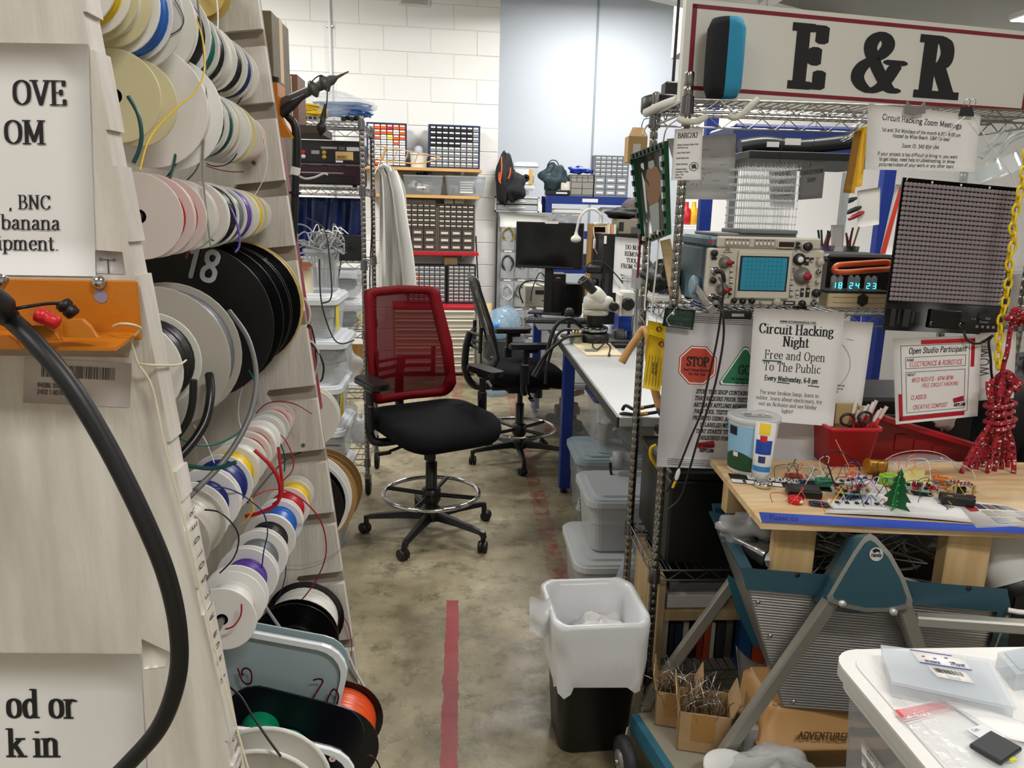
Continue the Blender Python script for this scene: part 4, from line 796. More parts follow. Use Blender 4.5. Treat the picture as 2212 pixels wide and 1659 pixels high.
Ms,w,h=shelf_board('pale wooden wall shelf carrying the clear open tubs',800,1036,424,431,.26,SHELFW); zs2=Ms[2][3]+h
Ms,w,h=shelf_board('red shelf carrying the brown drawer units',820,1034,546,553,.26,mat('#b81624',.4)); zs3=Ms[2][3]+h
# beige drawer cabinet with a red top
M,w,h=FW_(850,668,1028,806,.46); M[2][3]=.02; h=PW(1000,668,.46).z-.02
t=thing('drawer_cabinet','tall beige steel cabinet of shallow drawers behind the red chair','cabinet',M=M); BG=mat('#c9c0ae',.45); GF=mat('#7c7f83',.5)
MB().b2(0,w,.012,.44,0,h,.004).build('body',GF,t); MB().b2(-.005,w+.005,.0,.44,h,h+.022,.003).build('red_top',mat('#b81624',.4),t); dh=(h-.02)/7
dm=MB().b2(.012,w-.012,-.003,.012,.006,dh-.004,.003).mesh('drawer',BG); hm=MB().b2(.02,w-.02,-.016,-.003,dh-.02,dh-.006,.002).mesh('handle',mat('#e4ddcc',.35))
for i in range(7):
    o=bpy.data.objects.new('drawer',dm); CO.objects.link(o); o.parent=t; o.location=(0,0,.012+dh*i); q=bpy.data.objects.new('handle',hm); CO.objects.link(q); q.parent=o
zcab=.02+h+.023
# drawer units
OR_,CL_,YL_,PK_=mat('#e0602a',.4),mat('#d3d8de',.3),mat('#d8d820',.4),mat('#b5264a',.4); NAVYF=mat('#152a52',.45); DKD=mat('#14161a',.25); GRD=mat('#8e9296',.35)
def place(label,px,off,depth,rows,frame,dm,z=None,lab=WHITE,group=None):
    M,w,h=FW_(*px,off)
    if z is not None: h=max(.05,M[2][3]+h-z); M[2][3]=z
    return organizer(label,M,w,h,depth,rows,frame,dm,lab,group=group)
omap=['ooPooo','oooooo','oooowo','owyoo','wwwwow','wwwwww','wwwwww','wwwwww','wwowww']
def d1(i,j):
    c=['xoopoo','xooowo','xowyoo','xwwwow','xwwwww','xwwwww','xwwwww','xowwww'][j]; return {'o':OR_,'p':PK_,'y':YL_}.get(c[i],CL_)
place('blue framed drawer unit of orange and white drawers on the top wall shelf',(792,265,879,357),.2,.15,[(6,1)]*8,NAVYF,d1,zs1)
place('navy drawer unit with black upper drawers on the top wall shelf',(926,270,1037,364),.2,.15,[(8,1)]*8,NAVYF,lambda i,j:DKD if (j<4 and i<7-(j==3)*2) else GRD,zs1)
BRF=mat('#5d544d',.5); BRD=mat('#4b4540',.35)
rows=[(6,1)]*5+[(3,1.5)]*3
place('brown drawer unit on the red shelf, next to the lab coat',(860,437,944,545),.2,.15,rows,BRF,lambda i,j:BRD,zs3,mat('#c9c2b2',.6))
place('brown drawer unit on the red shelf, at the right end',(945,441,1026,547),.2,.15,rows,BRF,lambda i,j:BRD,zs3,mat('#cdc6b6',.6))
BKF=mat('#17181b',.5); SLV=mat('#83868a',.35)
place('black drawer unit behind the top of the red chair',(880,572,964,665),.22,.16,[(7,1)]*8,BKF,lambda i,j:OR_ if (i,j)==(1,2) else SLV,zcab,mat('#c9c9c5',.5))
place('narrow black drawer unit at the right on the beige cabinet',(966,572,1028,662),.22,.16,[(5,1)]*10,BKF,lambda i,j:SLV,zcab,mat('#d5d2ca',.5))
# things on the shelves
def on(px,off,z): M,w,h=FW_(*px,off); h=M[2][3]+h-z; c=M@V((w/2,0,0)); return c,w,h
c,w,h=on((882,330,925,358),.16,zs1); t=tub('small white plastic tub holding a clear bulb on the top wall shelf',(c.x,c.y+.06,zs1),w,.1,h,mat('#dcdcd6',.4),None,rz=.087,name='plastic_tub')
MB().ball((0,0,h+.015),.052,16).build('bulb',mat('#dfe6ef',.05,alpha=.6),t)
for px,lb,cl,fl in (((867,378,957,421),'clear open tub of grey parts on the second wall shelf',mat('#aeb6ba',.15,alpha=.42),(['#c9c3b6','#4a4d50','#8b8377','#e0dcd2'],.7)),((958,380,1049,427),'clear open tub with a stack of white cases on the second wall shelf',mat('#a9b2b8',.15,alpha=.45),(['#55598a','#3f4145','#9a9da0'],.6))):
    c,w,h=on(px,.26,zs2); t=tub(lb,(c.x,c.y+.12,zs2),w,.2,h,cl,None,rz=.087,fill=fl)
    if '958' in str(px[0]):
        for i in range(5): MB().b2(-.05,.07+.01*(i==4),-.085,-.03,.025+i*.022,.04+i*.022,.002).build('white_case',WHITE,t)
    else: MB().box((-.02,-.0985,h*.38),(.08,.002,.016)).build('label',PAPER,t)
for i,(px,lb) in enumerate((((836,396,867,421),'lower of two small cartons beside the lab coat'),((838,373,864,395),'upper of two small cartons beside the lab coat'))):
    c,w,h=on(px,.22,zs2) if i==0 else on(px,.22,zs2+hh); hh=h; carton(lb,(c.x,c.y+.05,zs2 if i==0 else zs2+h0),w,.1,h-.001,CARD,.087); h0=h
M,w,h=FW_(862,431,943,437,.2)
c,w,h=on((862,430,941,442),.2,PW(900,442,.2).z); MB(MW(V((c.x,c.y,c.z)))).b2(-w/2,w/2,0,.12,-.0,h,.003).b2(-.05,.05,-.008,0,h*.3,h*.8,.002).thing('parts_case','flat brown parts case on top of the left brown drawer unit','case',mat('#6b5e56',.35))
zt=[o for o in bpy.data.objects if o.get('label','').startswith('brown drawer unit on the red shelf, at the right')][0].matrix_world[2][3]
for i in range(2):
    c,w,h=on((960+22*i,429,980+22*i,440),.2,PW(970,442,.2).z); MB(MW(c)).b2(-w/2,w/2,0,.09,0,h,.002).b2(-w*.3,w*.3,-.001,0,h*.3,h*.7).thing('small_carton','small grey brown carton, '+('left' if i==0 else 'right')+' of two on the right brown drawer unit','box',mat('#9a9186',.6))
c,w,h=on((960,556,988,570),.2,PW(975,571,.2).z); MB(MW(c)).b2(-w/2,w/2,0,.1,-.02,h,.002).b2(-w*.2,w*.2,-.001,0,.0,h*.6).thing('small_carton','small brown carton on the narrow black drawer unit','box',CARD)
mb=MB(); c=PW(915,372,.18); coil(mb,(0,0,.02),.05,3,.02,'z',.3,8,.004,.6); 
for i in range(3): mb.tube([(-.06+.03*i,0,.02),(-.02+.03*i,-.02,.05),(.05+.02*i,0,.03)],.004,5,4)
o=mb.thing('cable_tangle','black cable tangle lying in the left open tub','cable',BLACK); o.location=(c.x,c.y+.07,c.z-.03)
# balsa wing with ribs, sticking out over the drawer unit
WD=mat('#d2ab6e',.6,noise=.2,nscale=6); a=PW(812,318,.45); b=PW(950,338,.42); t=thing('model_wing','balsa model aircraft wing frame sticking out in front of the blue drawer units','model wing',a)
ax=(b-a); q=lambda f,v,dy=0: a+ax*f+V((0,dy,v))
MB().add([q(0,.012),q(0,.022),q(1,.0),q(1,-.006)]+[p+V((.0,.02,0)) for p in (q(0,.012),q(0,.022),q(1,.0),q(1,-.006))],[(0,3,2,1),(4,5,6,7),(0,1,5,4),(1,2,6,5),(2,3,7,6),(3,0,4,7)]).build('spar',WD,t,True)
MB().tube([q(.0,-.095),q(.3,-.1),q(.7,-.08),q(.95,-.025),q(1,-.006)],.006,6,5).build('trailing_edge',WD,t,True)
for f,v in ((.15,-.098),(.33,-.1),(.5,-.095),(.66,-.085),(.82,-.06)): MB().tube([q(f,.012-.012*f),q(f-.03,v*.5),q(f-.06,v)],.005 if f>.2 else .013,6,3).build('rib',mat('#b88f55',.6),t,True)
MB().tube([q(0,-.04,.05),PW(800,330,.3),PW(795,345,.22)+V((0,0,-.02))],.006,6,3).build('root_spar',WD,t,True)
# stick and paper rolls in the corner
a=PW(1028,510,.1); b=PW(1043,648,.25); MB().cyl(a,V((b.x,b.y-.1,.002)),.007,n=8).thing('thin_rod','thin dark rod leaning in the corner beside the shelves','rod',DARK)
for i,(px,py,r,c,lb) in enumerate(((1036,668,.035,'#b9b09c','grey paper roll standing in the wall corner'),(1052,655,.05,'#c9b184','tan paper roll standing in the wall corner'))):
    p=PW(px,py,.14+.05*i); MB(AX((p.x,p.y,.0),(0,.03,1))).lathe([(r,.002),(r,p.z),(r*.8,p.z),(r*.8,p.z-.1)],18,cap=False).thing('paper_roll',lb,'paper roll',mat(c,.6))
# ---------------------------------------------------------------- far right: pocket organiser, blue shelving, wall things
Y=7.35; x,z,w,h=F(1068,458,1182,900,Y); 
t=thing('steel_locker','grey steel locker behind the monitor with clear pockets on its front','locker',(x+.02,Y+.25,0)); H=PY(1120,458,Y).z
MB().b2(-w/2,w/2,-.23,.23,0,H,.004).build('body',mat('#8f9092',.5),t)
PKT=mat('#dde3e6',.1,alpha=.32); hd=thing('pocket_organizer','clear plastic pocket organiser full of coiled cables hung on the grey locker','organizer',(x,Y-.02,H-1.3))
S=Sheet([PY(1080,459,Y-.01),PY(1183,467,Y-.01),PY(1183,476+20,Y-.012),PY(1080,470+20,Y-.012)],100,30); S.sheet(None,6,2).build('header',mat('#d4d4cf',.4),hd,True)
rr=random.Random(5)
for r in range(5):
    for c in range(3):
        cx=1098+30*c-(4 if r>2 else 0)-r*1.5; cy=500+62*r; p=PY(cx,cy,Y-.02)
        MB().grid(lambda u,v:p+V(((u-.5)*.125,-.035*math.sin(PI*u)*(.4+.6*v),-(v-.3)*.24)),8,4).build('pocket',PKT,hd,True)
        mb=MB(); kind=rr.random()
        coil(mb,p+V((0,-.012,-.03)),.038+.014*rr.random(),5,.03,'y',.5,rr.randint(0,999),.0055,1.25)
        mb.build('coiled_cable',mat(rr.choice(['#55585a','#8f9395','#2c2e30','#b9bcbc','#6c6a62','#8a7a30','#d5d5d0']),.45),hd,True)
        MB().b2(p.x-.035,p.x+.035,p.y-.04,p.y-.0385,p.z-.02+.1,p.z+.092).build('pocket_label',PAPER,hd,True)
# on the locker: white drawer box, tub, carton, backpack
x,z,w,h=F(1070,425,1165,461,Y); zb=H; t=thing('drawer_box','white two drawer plastic box on the grey locker','drawer box',(x,Y+.16,zb)); h=z+h-zb
fr=MB(); e=.012; fr.b2(-w/2,-w/2+e,-.14,.14,0,h).b2(w/2-e,w/2,-.14,.14,0,h).b2(-w/2,w/2,-.14,.14,0,e).b2(-w/2,w/2,-.14,.14,h-e,h).b2(-w/2,w/2,.13,.14,0,h); fr.build('frame',mat('#dfe3e4',.4),t)
for i in range(2):
    d=MB().b2(-w/2+e+.004,w/2-e-.004,-.135,.12,e+.004+i*(h/2-e),e+(i+1)*(h/2-e)-.006,.004).build('drawer',mat('#cfd5d8',.3,alpha=.75),t); MB().b2(-w*.2,w*.18,-.142,-.135,e+.02+i*(h/2-e),e+.034+i*(h/2-e),.002).build('handle',WHITE,d)
ztop=zb+h; x,z,w,h=F(1086,399,1158,426,Y); tub('clear tub of small parts on the white drawer box',(x,Y+.17,ztop),w,.2,z+h-ztop-.02,CLEAR,LID,fill=(['#a5a8aa','#d0cfc9','#6d7074'],.7))
zt=z+h; x,z,w,h=F(1114,365,1152,399,Y); t=thing('webcam_carton','white carton with a round black lens picture and a tan edge','box',(x,Y+.13,zt+.008)); h=z+h-zt-.008; MB().b2(-w/2,w/2,-.05,.05,0,h,.002).build('box',mat('#e9ecee',.5),t); MB().b2(w*.28,w*.5+.001,-.0515,.0,0,h+.001).build('side_stripe',mat('#d3a65a',.5),t)
MB(AX((.02,-.051,h*.42),(0,-1,0))).lathe([(.0001,0),(.035,0),(.035,.002)],20).build('lens_print',INK,t); MB(AX((.02,-.053,h*.42),(0,-1,0))).lathe([(.0001,.0005),(.016,.0005)],20).build('lens_ring',mat('#3b3d40',.3),t)
x,z,w,h=F(1100,352,1160,398,7.6); tub('large clear tub with a white lid behind the lens carton',(x+.02,7.66,zt+.01),w,.2,z+h-zt-.03,CLEAR,LID,fill=(['#6a6d72','#c9c9c5'],.5))
t=thing('backpack','black backpack with orange stripes slumped on the locker corner','backpack',PY(1090,425,7.3)); mb=MB(); p=PY(1090,386,7.33); blob(mb,p,.09,.09,.22,16,.12,3); blob(mb,p+V((.09,-.03,-.07)),.11,.07,.12,12,.25,6); mb.build('body',mat('#1b1c20',.8,bump=.4,bscale=40),t,True)
for pts in ([(1083,338),(1084,360),(1082,380),(1080,392)],[(1103,362),(1102,375),(1098,386)],[(1079,372),(1078,388),(1082,396)]): MB().tube([PY(a,b,7.22) for a,b in pts],.007,6,4).build('stripe',mat('#d6602a',.5),t,True)
p=PY(1166,450,7.4); MB(AX((p.x,p.y,H),(0,0,1))).lathe([(.02,0),(.022,.02),(.02,.07),(.008,.09),(.008,.1)],12).thing('glue_bottle','small white bottle with a red cap beside the white drawer box','bottle',[mat('#e2e2de',.4)])
# blue steel shelving
BY=8.0; a=PY(1186,430,BY); b=PY(1400,440,BY); zt=PY(1290,425,BY).z; t=thing('blue_shelving','blue steel shelving frame standing against the far wall','shelving',((a.x+b.x)/2,BY+.2,0)); BL=mat('#0f2d80',.4)
for xx in (a.x,b.x): 
    for yy in (BY,BY+.45): MB().b2(xx-.03,xx+.03,yy-.02,yy+.02,0,zt,.003).build('post',BL,t,True)
lv=[zt,PY(1300,500,BY).z,PY(1300,575,BY).z,PY(1300,640,BY).z]
for i,L in enumerate(lv): MB().b2(a.x,b.x,BY-.025,BY-.005,L-.08,L,.003).build('beam',BL,t,True); MB().b2(a.x,b.x,BY-.005,BY+.45,L-.03,L-.01).build('deck',mat('#77797c',.6),t,True)
MB().box((PY(1274,432,BY).x,BY-.027,lv[0]-.04),(.16,.003,.035)).build('label',PAPER,t,True)
x,z,w,h=F(1190,455,1265,505,BY-.05); tub('white rimmed clear drawer tub with paper inside on the blue shelving',(x,BY+.2,lv[1]+.001),w,.34,z+h-lv[1]-.01,MILKY,WHITE,fill=(['#d9dadc','#9fb0d0','#c9c9c7','#b04a4a'],.8))
x,z,w,h=F(1300,450,1352,500,BY-.05); tub('small clear tub with a white lid on the blue shelving beside the person',(x,BY+.16,lv[1]+.001),w,.25,z+h-lv[1]-.02,CLEAR,LID)
for i in range(4):
    for j in range(2):
        p=PY(1266+14*i,545+40*j,BY); MB().b2(p.x-.025,p.x+.025,BY-.02,BY+.1,lv[2+j]+.001,lv[2+j]+.12,.004).b2(p.x-.02,p.x+.02,BY-.023,BY-.02,lv[2+j]+.03,lv[2+j]+.06).thing('parts_bin','dark small parts bin on the blue shelving, %s of four on the %s row'%(ORD[i],'upper lower'.split()[j]),'bin',mat('#23262b',.5),'parts bins on the blue shelving')
zt+=.001
def F2(px,Y): x,z,w,h=F(*px,Y); return x,w,z+h-zt
x,w,h=F2((1282,336,1358,428),BY); organizer('tall grey drawer unit on the blue shelving',TR(x-w/2,BY,zt),w,h,.17,[(6,1)]*5+[(3,1.55)]*3,mat('#7d838a',.5),lambda i,j:mat('#8f959b',.35),mat('#e6e9ec',.5))
x,w,h=F2((1231,377,1284,428),BY); organizer('small brown grey drawer unit beside the tall grey one',TR(x-w/2,BY,zt),w,h,.17,[(4,.5),(4,1),(2,1.5),(2,1.5)],mat('#77736c',.5),lambda i,j:mat('#94918a',.3),None); hz=zt+h
mb=MB(); blob(mb,(0,0,.03),.09,.06,.035,12,.3,9); blob(mb,(.1,-.02,.02),.07,.03,.02,10,.3,2); o=mb.thing('blue_glove','blue rubber glove lying on the small drawer unit','glove',mat('#1634a0',.35)); o.location=(PY(1258,372,BY).x,BY+.06,hz)
x,w,h=F2((1212,392,1233,424),BY); t=carton('small cream carton beside the mesh bag',(x,BY+.05,zt+.055),w,.08,h-.055,mat('#ddd6c6',.6))
x,w,h=F2((1180,412,1233,428),BY); t=thing('black_case','flat black case with a white label under the mesh bag','case',(x,BY+.08,zt)); MB().b2(-w/2,w/2,-.08,.08,0,.052,.006).build('shell',BLACK,t); MB().b2(-w*.1,w*.35,-.083,-.079,.018,.035).build('label',PAPER,t)
t=thing('mesh_bag','dark teal net bag with a loop handle on the black case','bag',PY(1195,412,BY+.05)); mb=MB(); p=PY(1197,385,BY+.08); blob(mb,p,.14,.1,.12,18,.28,12); mb.build('bag',mat('#26414a',.5,alpha=.85,bump=.8,bscale=120),t,True); MB().tube([PY(1184,376,BY+.05),PY(1182,360,BY+.05),PY(1190,347,BY+.05),PY(1202,348,BY+.05),PY(1207,360,BY+.05),PY(1205,372,BY+.05)],.006,6,5).build('handle',mat('#26414a',.5),t,True)
# the person: grey hair, face turned right, seated behind the shelving tubs
hp=PY(1354,462,6.3); hx,hy,hz=hp
SK=mat('#c98f78',.5); HR=mat('#4a4340',.8,noise=.4,nscale=60,bump=.6,bscale=120); SH=mat('#2b3138',.8)
t=thing('person','person with short greying hair in a dark top facing right behind the computer tower','person',(hx,hy,0))
me=bpy.data.meshes.new('body'); vs=[(0,0,.52),(0,.0,.8),(.02,0,1.05),(.03,0,1.2),(.04,0,1.30),(-.02,-.2,1.16),(.2,-.26,.95),(.4,-.2,.86),(-.02,.2,1.16),(.2,.26,.95),(.4,.2,.86),(.35,-.12,.54),(.42,-.12,.08),(.35,.12,.54),(.42,.12,.08),(.55,-.12,.06),(.55,.12,.06)]
dz=hz-1.42; vs=[(x,y,z+dz if z>.9 else z) for x,y,z in vs]
es=[(0,1),(1,2),(2,3),(3,4),(3,5),(5,6),(6,7),(3,8),(8,9),(9,10),(0,11),(11,12),(0,13),(13,14),(12,15),(14,16)]; me.from_pydata(vs,es,[]); me.materials.append(SH)
o=bpy.data.objects.new('body',me); CO.objects.link(o); o.parent=t; md=o.modifiers.new('skin','SKIN'); sv=me.skin_vertices[0].data
for i,r in enumerate((.15,.14,.15,.13,.055,.07,.05,.035,.07,.05,.035,.08,.045,.08,.045,.035,.035)): sv[i].radius=(r,r)
sv[0].use_root=True; md=o.modifiers.new('sub','SUBSURF'); md.levels=md.render_levels=1
hl=V((0.05,0,hz)); 
def headf(u,v):
    a=2*PI*u; b=PI*(v-.5); x=math.cos(b)*math.cos(a); y=math.cos(b)*math.sin(a); z=math.sin(b)
    X=.098*x+(.012 if x>.6 and abs(y)<.25 and -.35<z<.05 else 0); Y_=.076*y*(1-.15*max(0,-z)); Z=.118*z
    if z<-.3 and x>0: X+=.012*x
    return hl+V((X,Y_,Z))
MB().grid(headf,28,18).build('head',SK,t)
def hair(u,v):
    a=2*PI*u; b=PI*(.5-v*(.40+.28*(1-math.cos(a))/2+.0)); return hl+V((.104*math.cos(b)*math.cos(a)-.006,.082*math.cos(b)*math.sin(a),.126*math.sin(b)+.003*math.sin(23*a)*math.sin(9*b)))
MB().grid(hair,36,14).build('hair',HR,t)
for s in(-1,1):
    MB().ball(hl+V((.0,.076*s,-.005)),.026,10,sq=(.8,.35,1.2)).build('ear',SK,t); MB().ball(hl+V((.085,.032*s,.01)),.011,10).build('eye',mat('#e9e4dc',.3),t)
MB().tube([hl+V((.095,0,.01)),hl+V((.122,0,-.025)),hl+V((.1,0,-.032))],.011,8,3).build('nose',SK,t); MB().tube([hl+V((.088,-.022,-.062)),hl+V((.1,0,-.062)),hl+V((.088,.022,-.062))],.005,6,3).build('mouth',mat('#9a5a50',.5),t)
st=thing('stool','dark round stool under the seated person','stool',(hx,hy,0)); MB(TR(hx,hy,0)).lathe([(.17,.30),(.18,.32),(.18,.36),(.16,.37)],20).build('seat',BLACK,st,True); MB(TR(hx,hy,0)).lathe([(.16,0),(.16,.02),(.03,.04),(.03,.30)],16).build('base',STEEL,st,True)
# right background seen through the rack: white wall, bench line, bottles, cable posts, papers
struct(MB().b2(1.95,6.2,7.0,7.12,0,2.9),'wall_right_partition',mat('#e9e8e6',.6))
tb=thing('rear_bench','long white topped bench along the white partition','workbench',(2.9,6.7,0)); zt=PY(1500,362+8,6.4).z if False else 1.12
MB().b2(1.95,5.2,6.35,6.98,1.08,1.12,.004).build('top',mat('#c9cbcd',.4),tb,True)
for xx in (2.02,3.4,5.1):
    for yy in (6.4,6.93): MB().b2(xx-.03,xx+.03,yy-.03,yy+.03,0,1.08).build('leg',BL,tb,True)
def onb(name,label,cat,px,py,build,Y=6.55,z=1.12,group=None):
    p=PY(px,py,Y); mb=MB(TR(p.x,Y,z)); ms=build(mb,max(.06,p.z-z)); o=mb.thing(name,label,cat,ms,group); return o
def bottle(col):
    def f(mb,h): mb.lathe([(.045,0),(.05,.01),(.05,h*.6),(.02,h*.75),(.016,h)],14); return mat(col,.35)
    return f
MB().b2(PY(1470,470,6.4).x,PY(1530,470,6.4).x,6.42,6.62,1.121,1.43,.006).b2(PY(1470,470,6.4).x,PY(1530,470,6.4).x,6.44,6.60,.0,1.12,.004).b2(PY(1474,470,6.4).x,PY(1526,470,6.4).x,6.41,6.42,1.16,1.4).thing('white_caddy','tall white caddy carrying the squeeze bottles beside the rear bench','caddy',mat('#dfe3e6',.4))
for px,c,lb in ((1484,'#b5141c','red squeeze bottle left of the blue post'),(1516,'#b5141c','red squeeze bottle beside the yellow bottle'),(1500,'#d8a41a','yellow bottle between the red squeeze bottles')): onb('squeeze_bottle',lb,'bottle',px,436,bottle(c),6.52,1.432)
# steel uprights seen between the papers
for (x0,y0,x1,y1,yy,lb) in ((1524,434,1530,520,4.6,'blue steel post seen behind the oscilloscope'),(1915,400,1887,600,4.4,'blue steel post behind the light panel')):
    a=PY(x0,y0,yy); MB().b2(a.x-.035,a.x+.035,yy-.03,yy+.03,0,2.2,.003).thing('steel_post',lb,'post',BL)
# ---------------------------------------------------------------- two drafting chairs
def chair(label,x,y,rz,back,mesh,base_a,sz=.60,zr=.207,cb=None):
    t=thing('drafting_chair',label,'chair',(x,y,0),rz); PL=mat('#101114',.35); SC=mat('#0c0d10',.9,bump=.2,bscale=200,spec=.15); sc0=sz-.6
    lp=[];prof=((.502,.6),(.512,.86),(.535,.97),(.56,1),(.585,.985),(.602,.93),(.611,.8),(.614,.55),(.613,.2))
    for z,s in prof:
        l=[]
        for a,b in rrect(.50,.52,.13,6):
            X=a*s+.03; Y=b*s*(1+.05*(X>0)*X); f=max(0,(X-.06)/.22); l.append((X,Y,z+sc0-.045*f*f-.012*math.cos(Y*6)*(z>.58)+.01*min(1,max(0,-X-.1)*5)))
        lp.append(l)
    n=len(lp[0]); MB().add([p for l in lp for p in l],[(j*n+i,j*n+(i+1)%n,(j+1)*n+(i+1)%n,(j+1)*n+i) for j in range(len(lp)-1) for i in range(n)]+[tuple(range(n))[::-1],tuple(range((len(lp)-1)*n,len(lp)*n))],True).build('seat',SC,t)
    MB().b2(-.2,.16,-.13,.13,sz-.13,sz-.1,.01).b2(-.1,.1,-.09,.09,sz-.16,sz-.12,.015).cyl((.1,-.06,sz-.19),(.1,-.06,sz-.1),.026,n=14).build('mechanism',PL,t)
    MB().tube([(.0,-.1,sz-.13),(.02,-.17,sz-.14),(.02,-.22,sz-.15)],.007,8,3).box((.02,-.25,sz-.155),(.03,.07,.012),.004).build('lever',PL,t)
    zb0,zb1=sz+.01,sz+.535
    def hw(v): return .210+.030*math.exp(-((v-.33)/.25)**2)-.012*v
    def bx(yy,v): return -.235+.055*math.exp(-((v-.3)/.2)**2)-.075*v-.02*v*v+.05*(yy/.23)**2
    def bp(u,v,off=0):
        v01=(v+1)/2; r=.16; 
        w=hw(v01)*(1-.10*max(0,(.12-v01)/.12)**2-.03*max(0,(v01-.95)/.05)**2); yy=u*w; return V((bx(yy,v01)+off,yy,zb0+(zb1-zb0)*v01+.012*(1-u*u)*(v01>.5)*(v01-.5)*2))
    MB().grid(lambda a,b:bp((a*2-1)*.80,(b*2-1)*.87),14,18).build('back_mesh',mesh,t)
    m=MB(); N=64; ring=[]
    for k in range(N):
        a=2*PI*k/N; c,s=math.cos(a),math.sin(a); q=.13; uu=(abs(c)**q)*(1 if c>0 else -1); vv=(abs(s)**q)*(1 if s>0 else -1); ring.append((uu,vv))
    vs=[];fs=[]
    for uu,vv in ring:
        for su,sv,o in ((1,1,-.004),(1,1,.005),(.76,.85,.004),(.76,.85,-.006)): vs.append(bp(uu*su,vv*sv,o))
    for k in range(N):
        k2=(k+1)%N
        for j in range(4): j2=(j+1)%4; fs.append((k*4+j,k2*4+j,k2*4+j2,k*4+j2))
    m.add(vs,fs,True).build('back_frame',back,t)
    sp=MB(); sp.tube([(-.12,0,sz-.12),(-.27,0,sz-.13),(-.335,0,sz-.04),(-.335,0,sz+.1),(-.31,0,sz+.2)],.022,10,5); sp.build('spine',PL,t)
    lb=MB()
    for i in range(3): lb.tube([(-.262,-.14,sz+.12+.04*i),(-.305,0,sz+.12+.04*i),(-.262,.14,sz+.12+.04*i)],.010,8,4)
    lb.tube([(-.27,-.15,sz+.1),(-.265,-.15,sz+.25)],.012,8).tube([(-.27,.15,sz+.1),(-.265,.15,sz+.25)],.012,8); lb.build('lumbar_support',PL,t)
    for s in(-1,1):
        MB().tube([(.0,.1*s,sz-.11),(-.02,.25*s,sz-.115),(-.035,.285*s,sz-.08),(-.03,.29*s,sz+.02)],.019,10,5).box((-.03,.29*s,sz+.0),(.055,.03,.13),.01).box((-.025,.288*s,sz+.09),(.042,.022,.1),.008).build('arm_post',PL,t)
        pd=MB(); pd.prism([(a*(1-.12*(a>0)),b) for a,b in rrect(.25,.088,.035,5)],0,.02); pd.prism([(a*.94,b*.9) for a,b in rrect(.25,.088,.035,5)],.02,.028); pd.box((0,0,-.012),(.09,.05,.024),.008); pd.M=None
        o=pd.build('arm_pad',mat('#121316',.32),t); o.location=(.0,.288*s,sz+.15)
    zc=sz-.15
    MB().lathe([(.027,.14),(.027,.36*sz/.6),(.023,.362*sz/.6)],18).build('column_sleeve',PL,t); MB().lathe([(.017,.3),(.017,zc)],14).build('gas_lift',DARK,t)
    rg=MB(); rg.tube([(.222*math.cos(2*PI*i/48),.222*math.sin(2*PI*i/48),zr) for i in range(48)],.0105,10,1,True); rg.build('foot_ring',mat('#d0d0d0',.08,1),t)
    hb=MB().lathe([(.034,zr-.05),(.045,zr-.03),(.045,zr+.02),(.03,zr+.03)],16)
    for k in range(4):
        a=math.radians(base_a+20+90*k)-rz; hb.tube([(.04*math.cos(a),.04*math.sin(a),zr-.005),(.215*math.cos(a),.215*math.sin(a),zr)],.011,8)
    hb.build('ring_hub',PL,t)
    bs=MB().lathe([(.03,.075),(.05,.08),(.05,.125),(.035,.145)],16)
    wh=MB(); wh.M=None
    whl=MB(AX((-.022,-.012,.026),(1,0,0))).lathe([(.018,0),(.026,.003),(.026,.018),(.02,.021)],18); whl.M=AX((.001,-.012,.026),(1,0,0)); whl.lathe([(.02,0),(.026,.003),(.026,.018),(.018,.021)],18); wm=whl.mesh('caster_wheel',mat('#0b0b0c',.4))
    for k in range(5):
        a=math.radians(base_a+72*k)-rz; c,s=math.cos(a),math.sin(a)
        lg=MB(TR(rz=a)); P=[(.03,.024,.085,.125),(.16,.019,.085,.112),(.29,.015,.078,.096),(.315,.013,.06,.088)]
        vs=[];fs=[]
        for X,wy,z0,z1 in P: vs+=[(X,-wy,z0),(X,wy,z0),(X,wy*.55,z1),(X,-wy*.55,z1)]
        for j in range(3):
            for q in range(4): q2=(q+1)%4; fs.append((j*4+q,j*4+q2,j*4+4+q2,j*4+4+q))
        fs+=[(0,3,2,1),(12,13,14,15)]; lg.add(vs,fs); lg.cyl((.305,0,.04),(.305,0,.09),.012,n=10); lo=lg.build('base_leg',PL,t)
        o=bpy.data.objects.new('caster',wm); CO.objects.link(o); o.parent=lo; o.location=(.305*c,.305*s,0); o.rotation_euler=(0,0,a+R.uniform(-1,1))
    bs.build('base_hub',PL,t); return t
chair('drafting chair with a red mesh back and chrome foot ring in the aisle',-.13,3.42,math.radians(-60),mat('#750d18',.6,spec=.15),mat('#5a0a14',.8,alpha=.93,spec=.05),322)
chair('drafting chair with a black mesh back pushed up to the blue bench',.365,4.55,math.radians(6),mat('#0e0f11',.4),mat('#17181a',.6,alpha=.55),200,zr=.205)
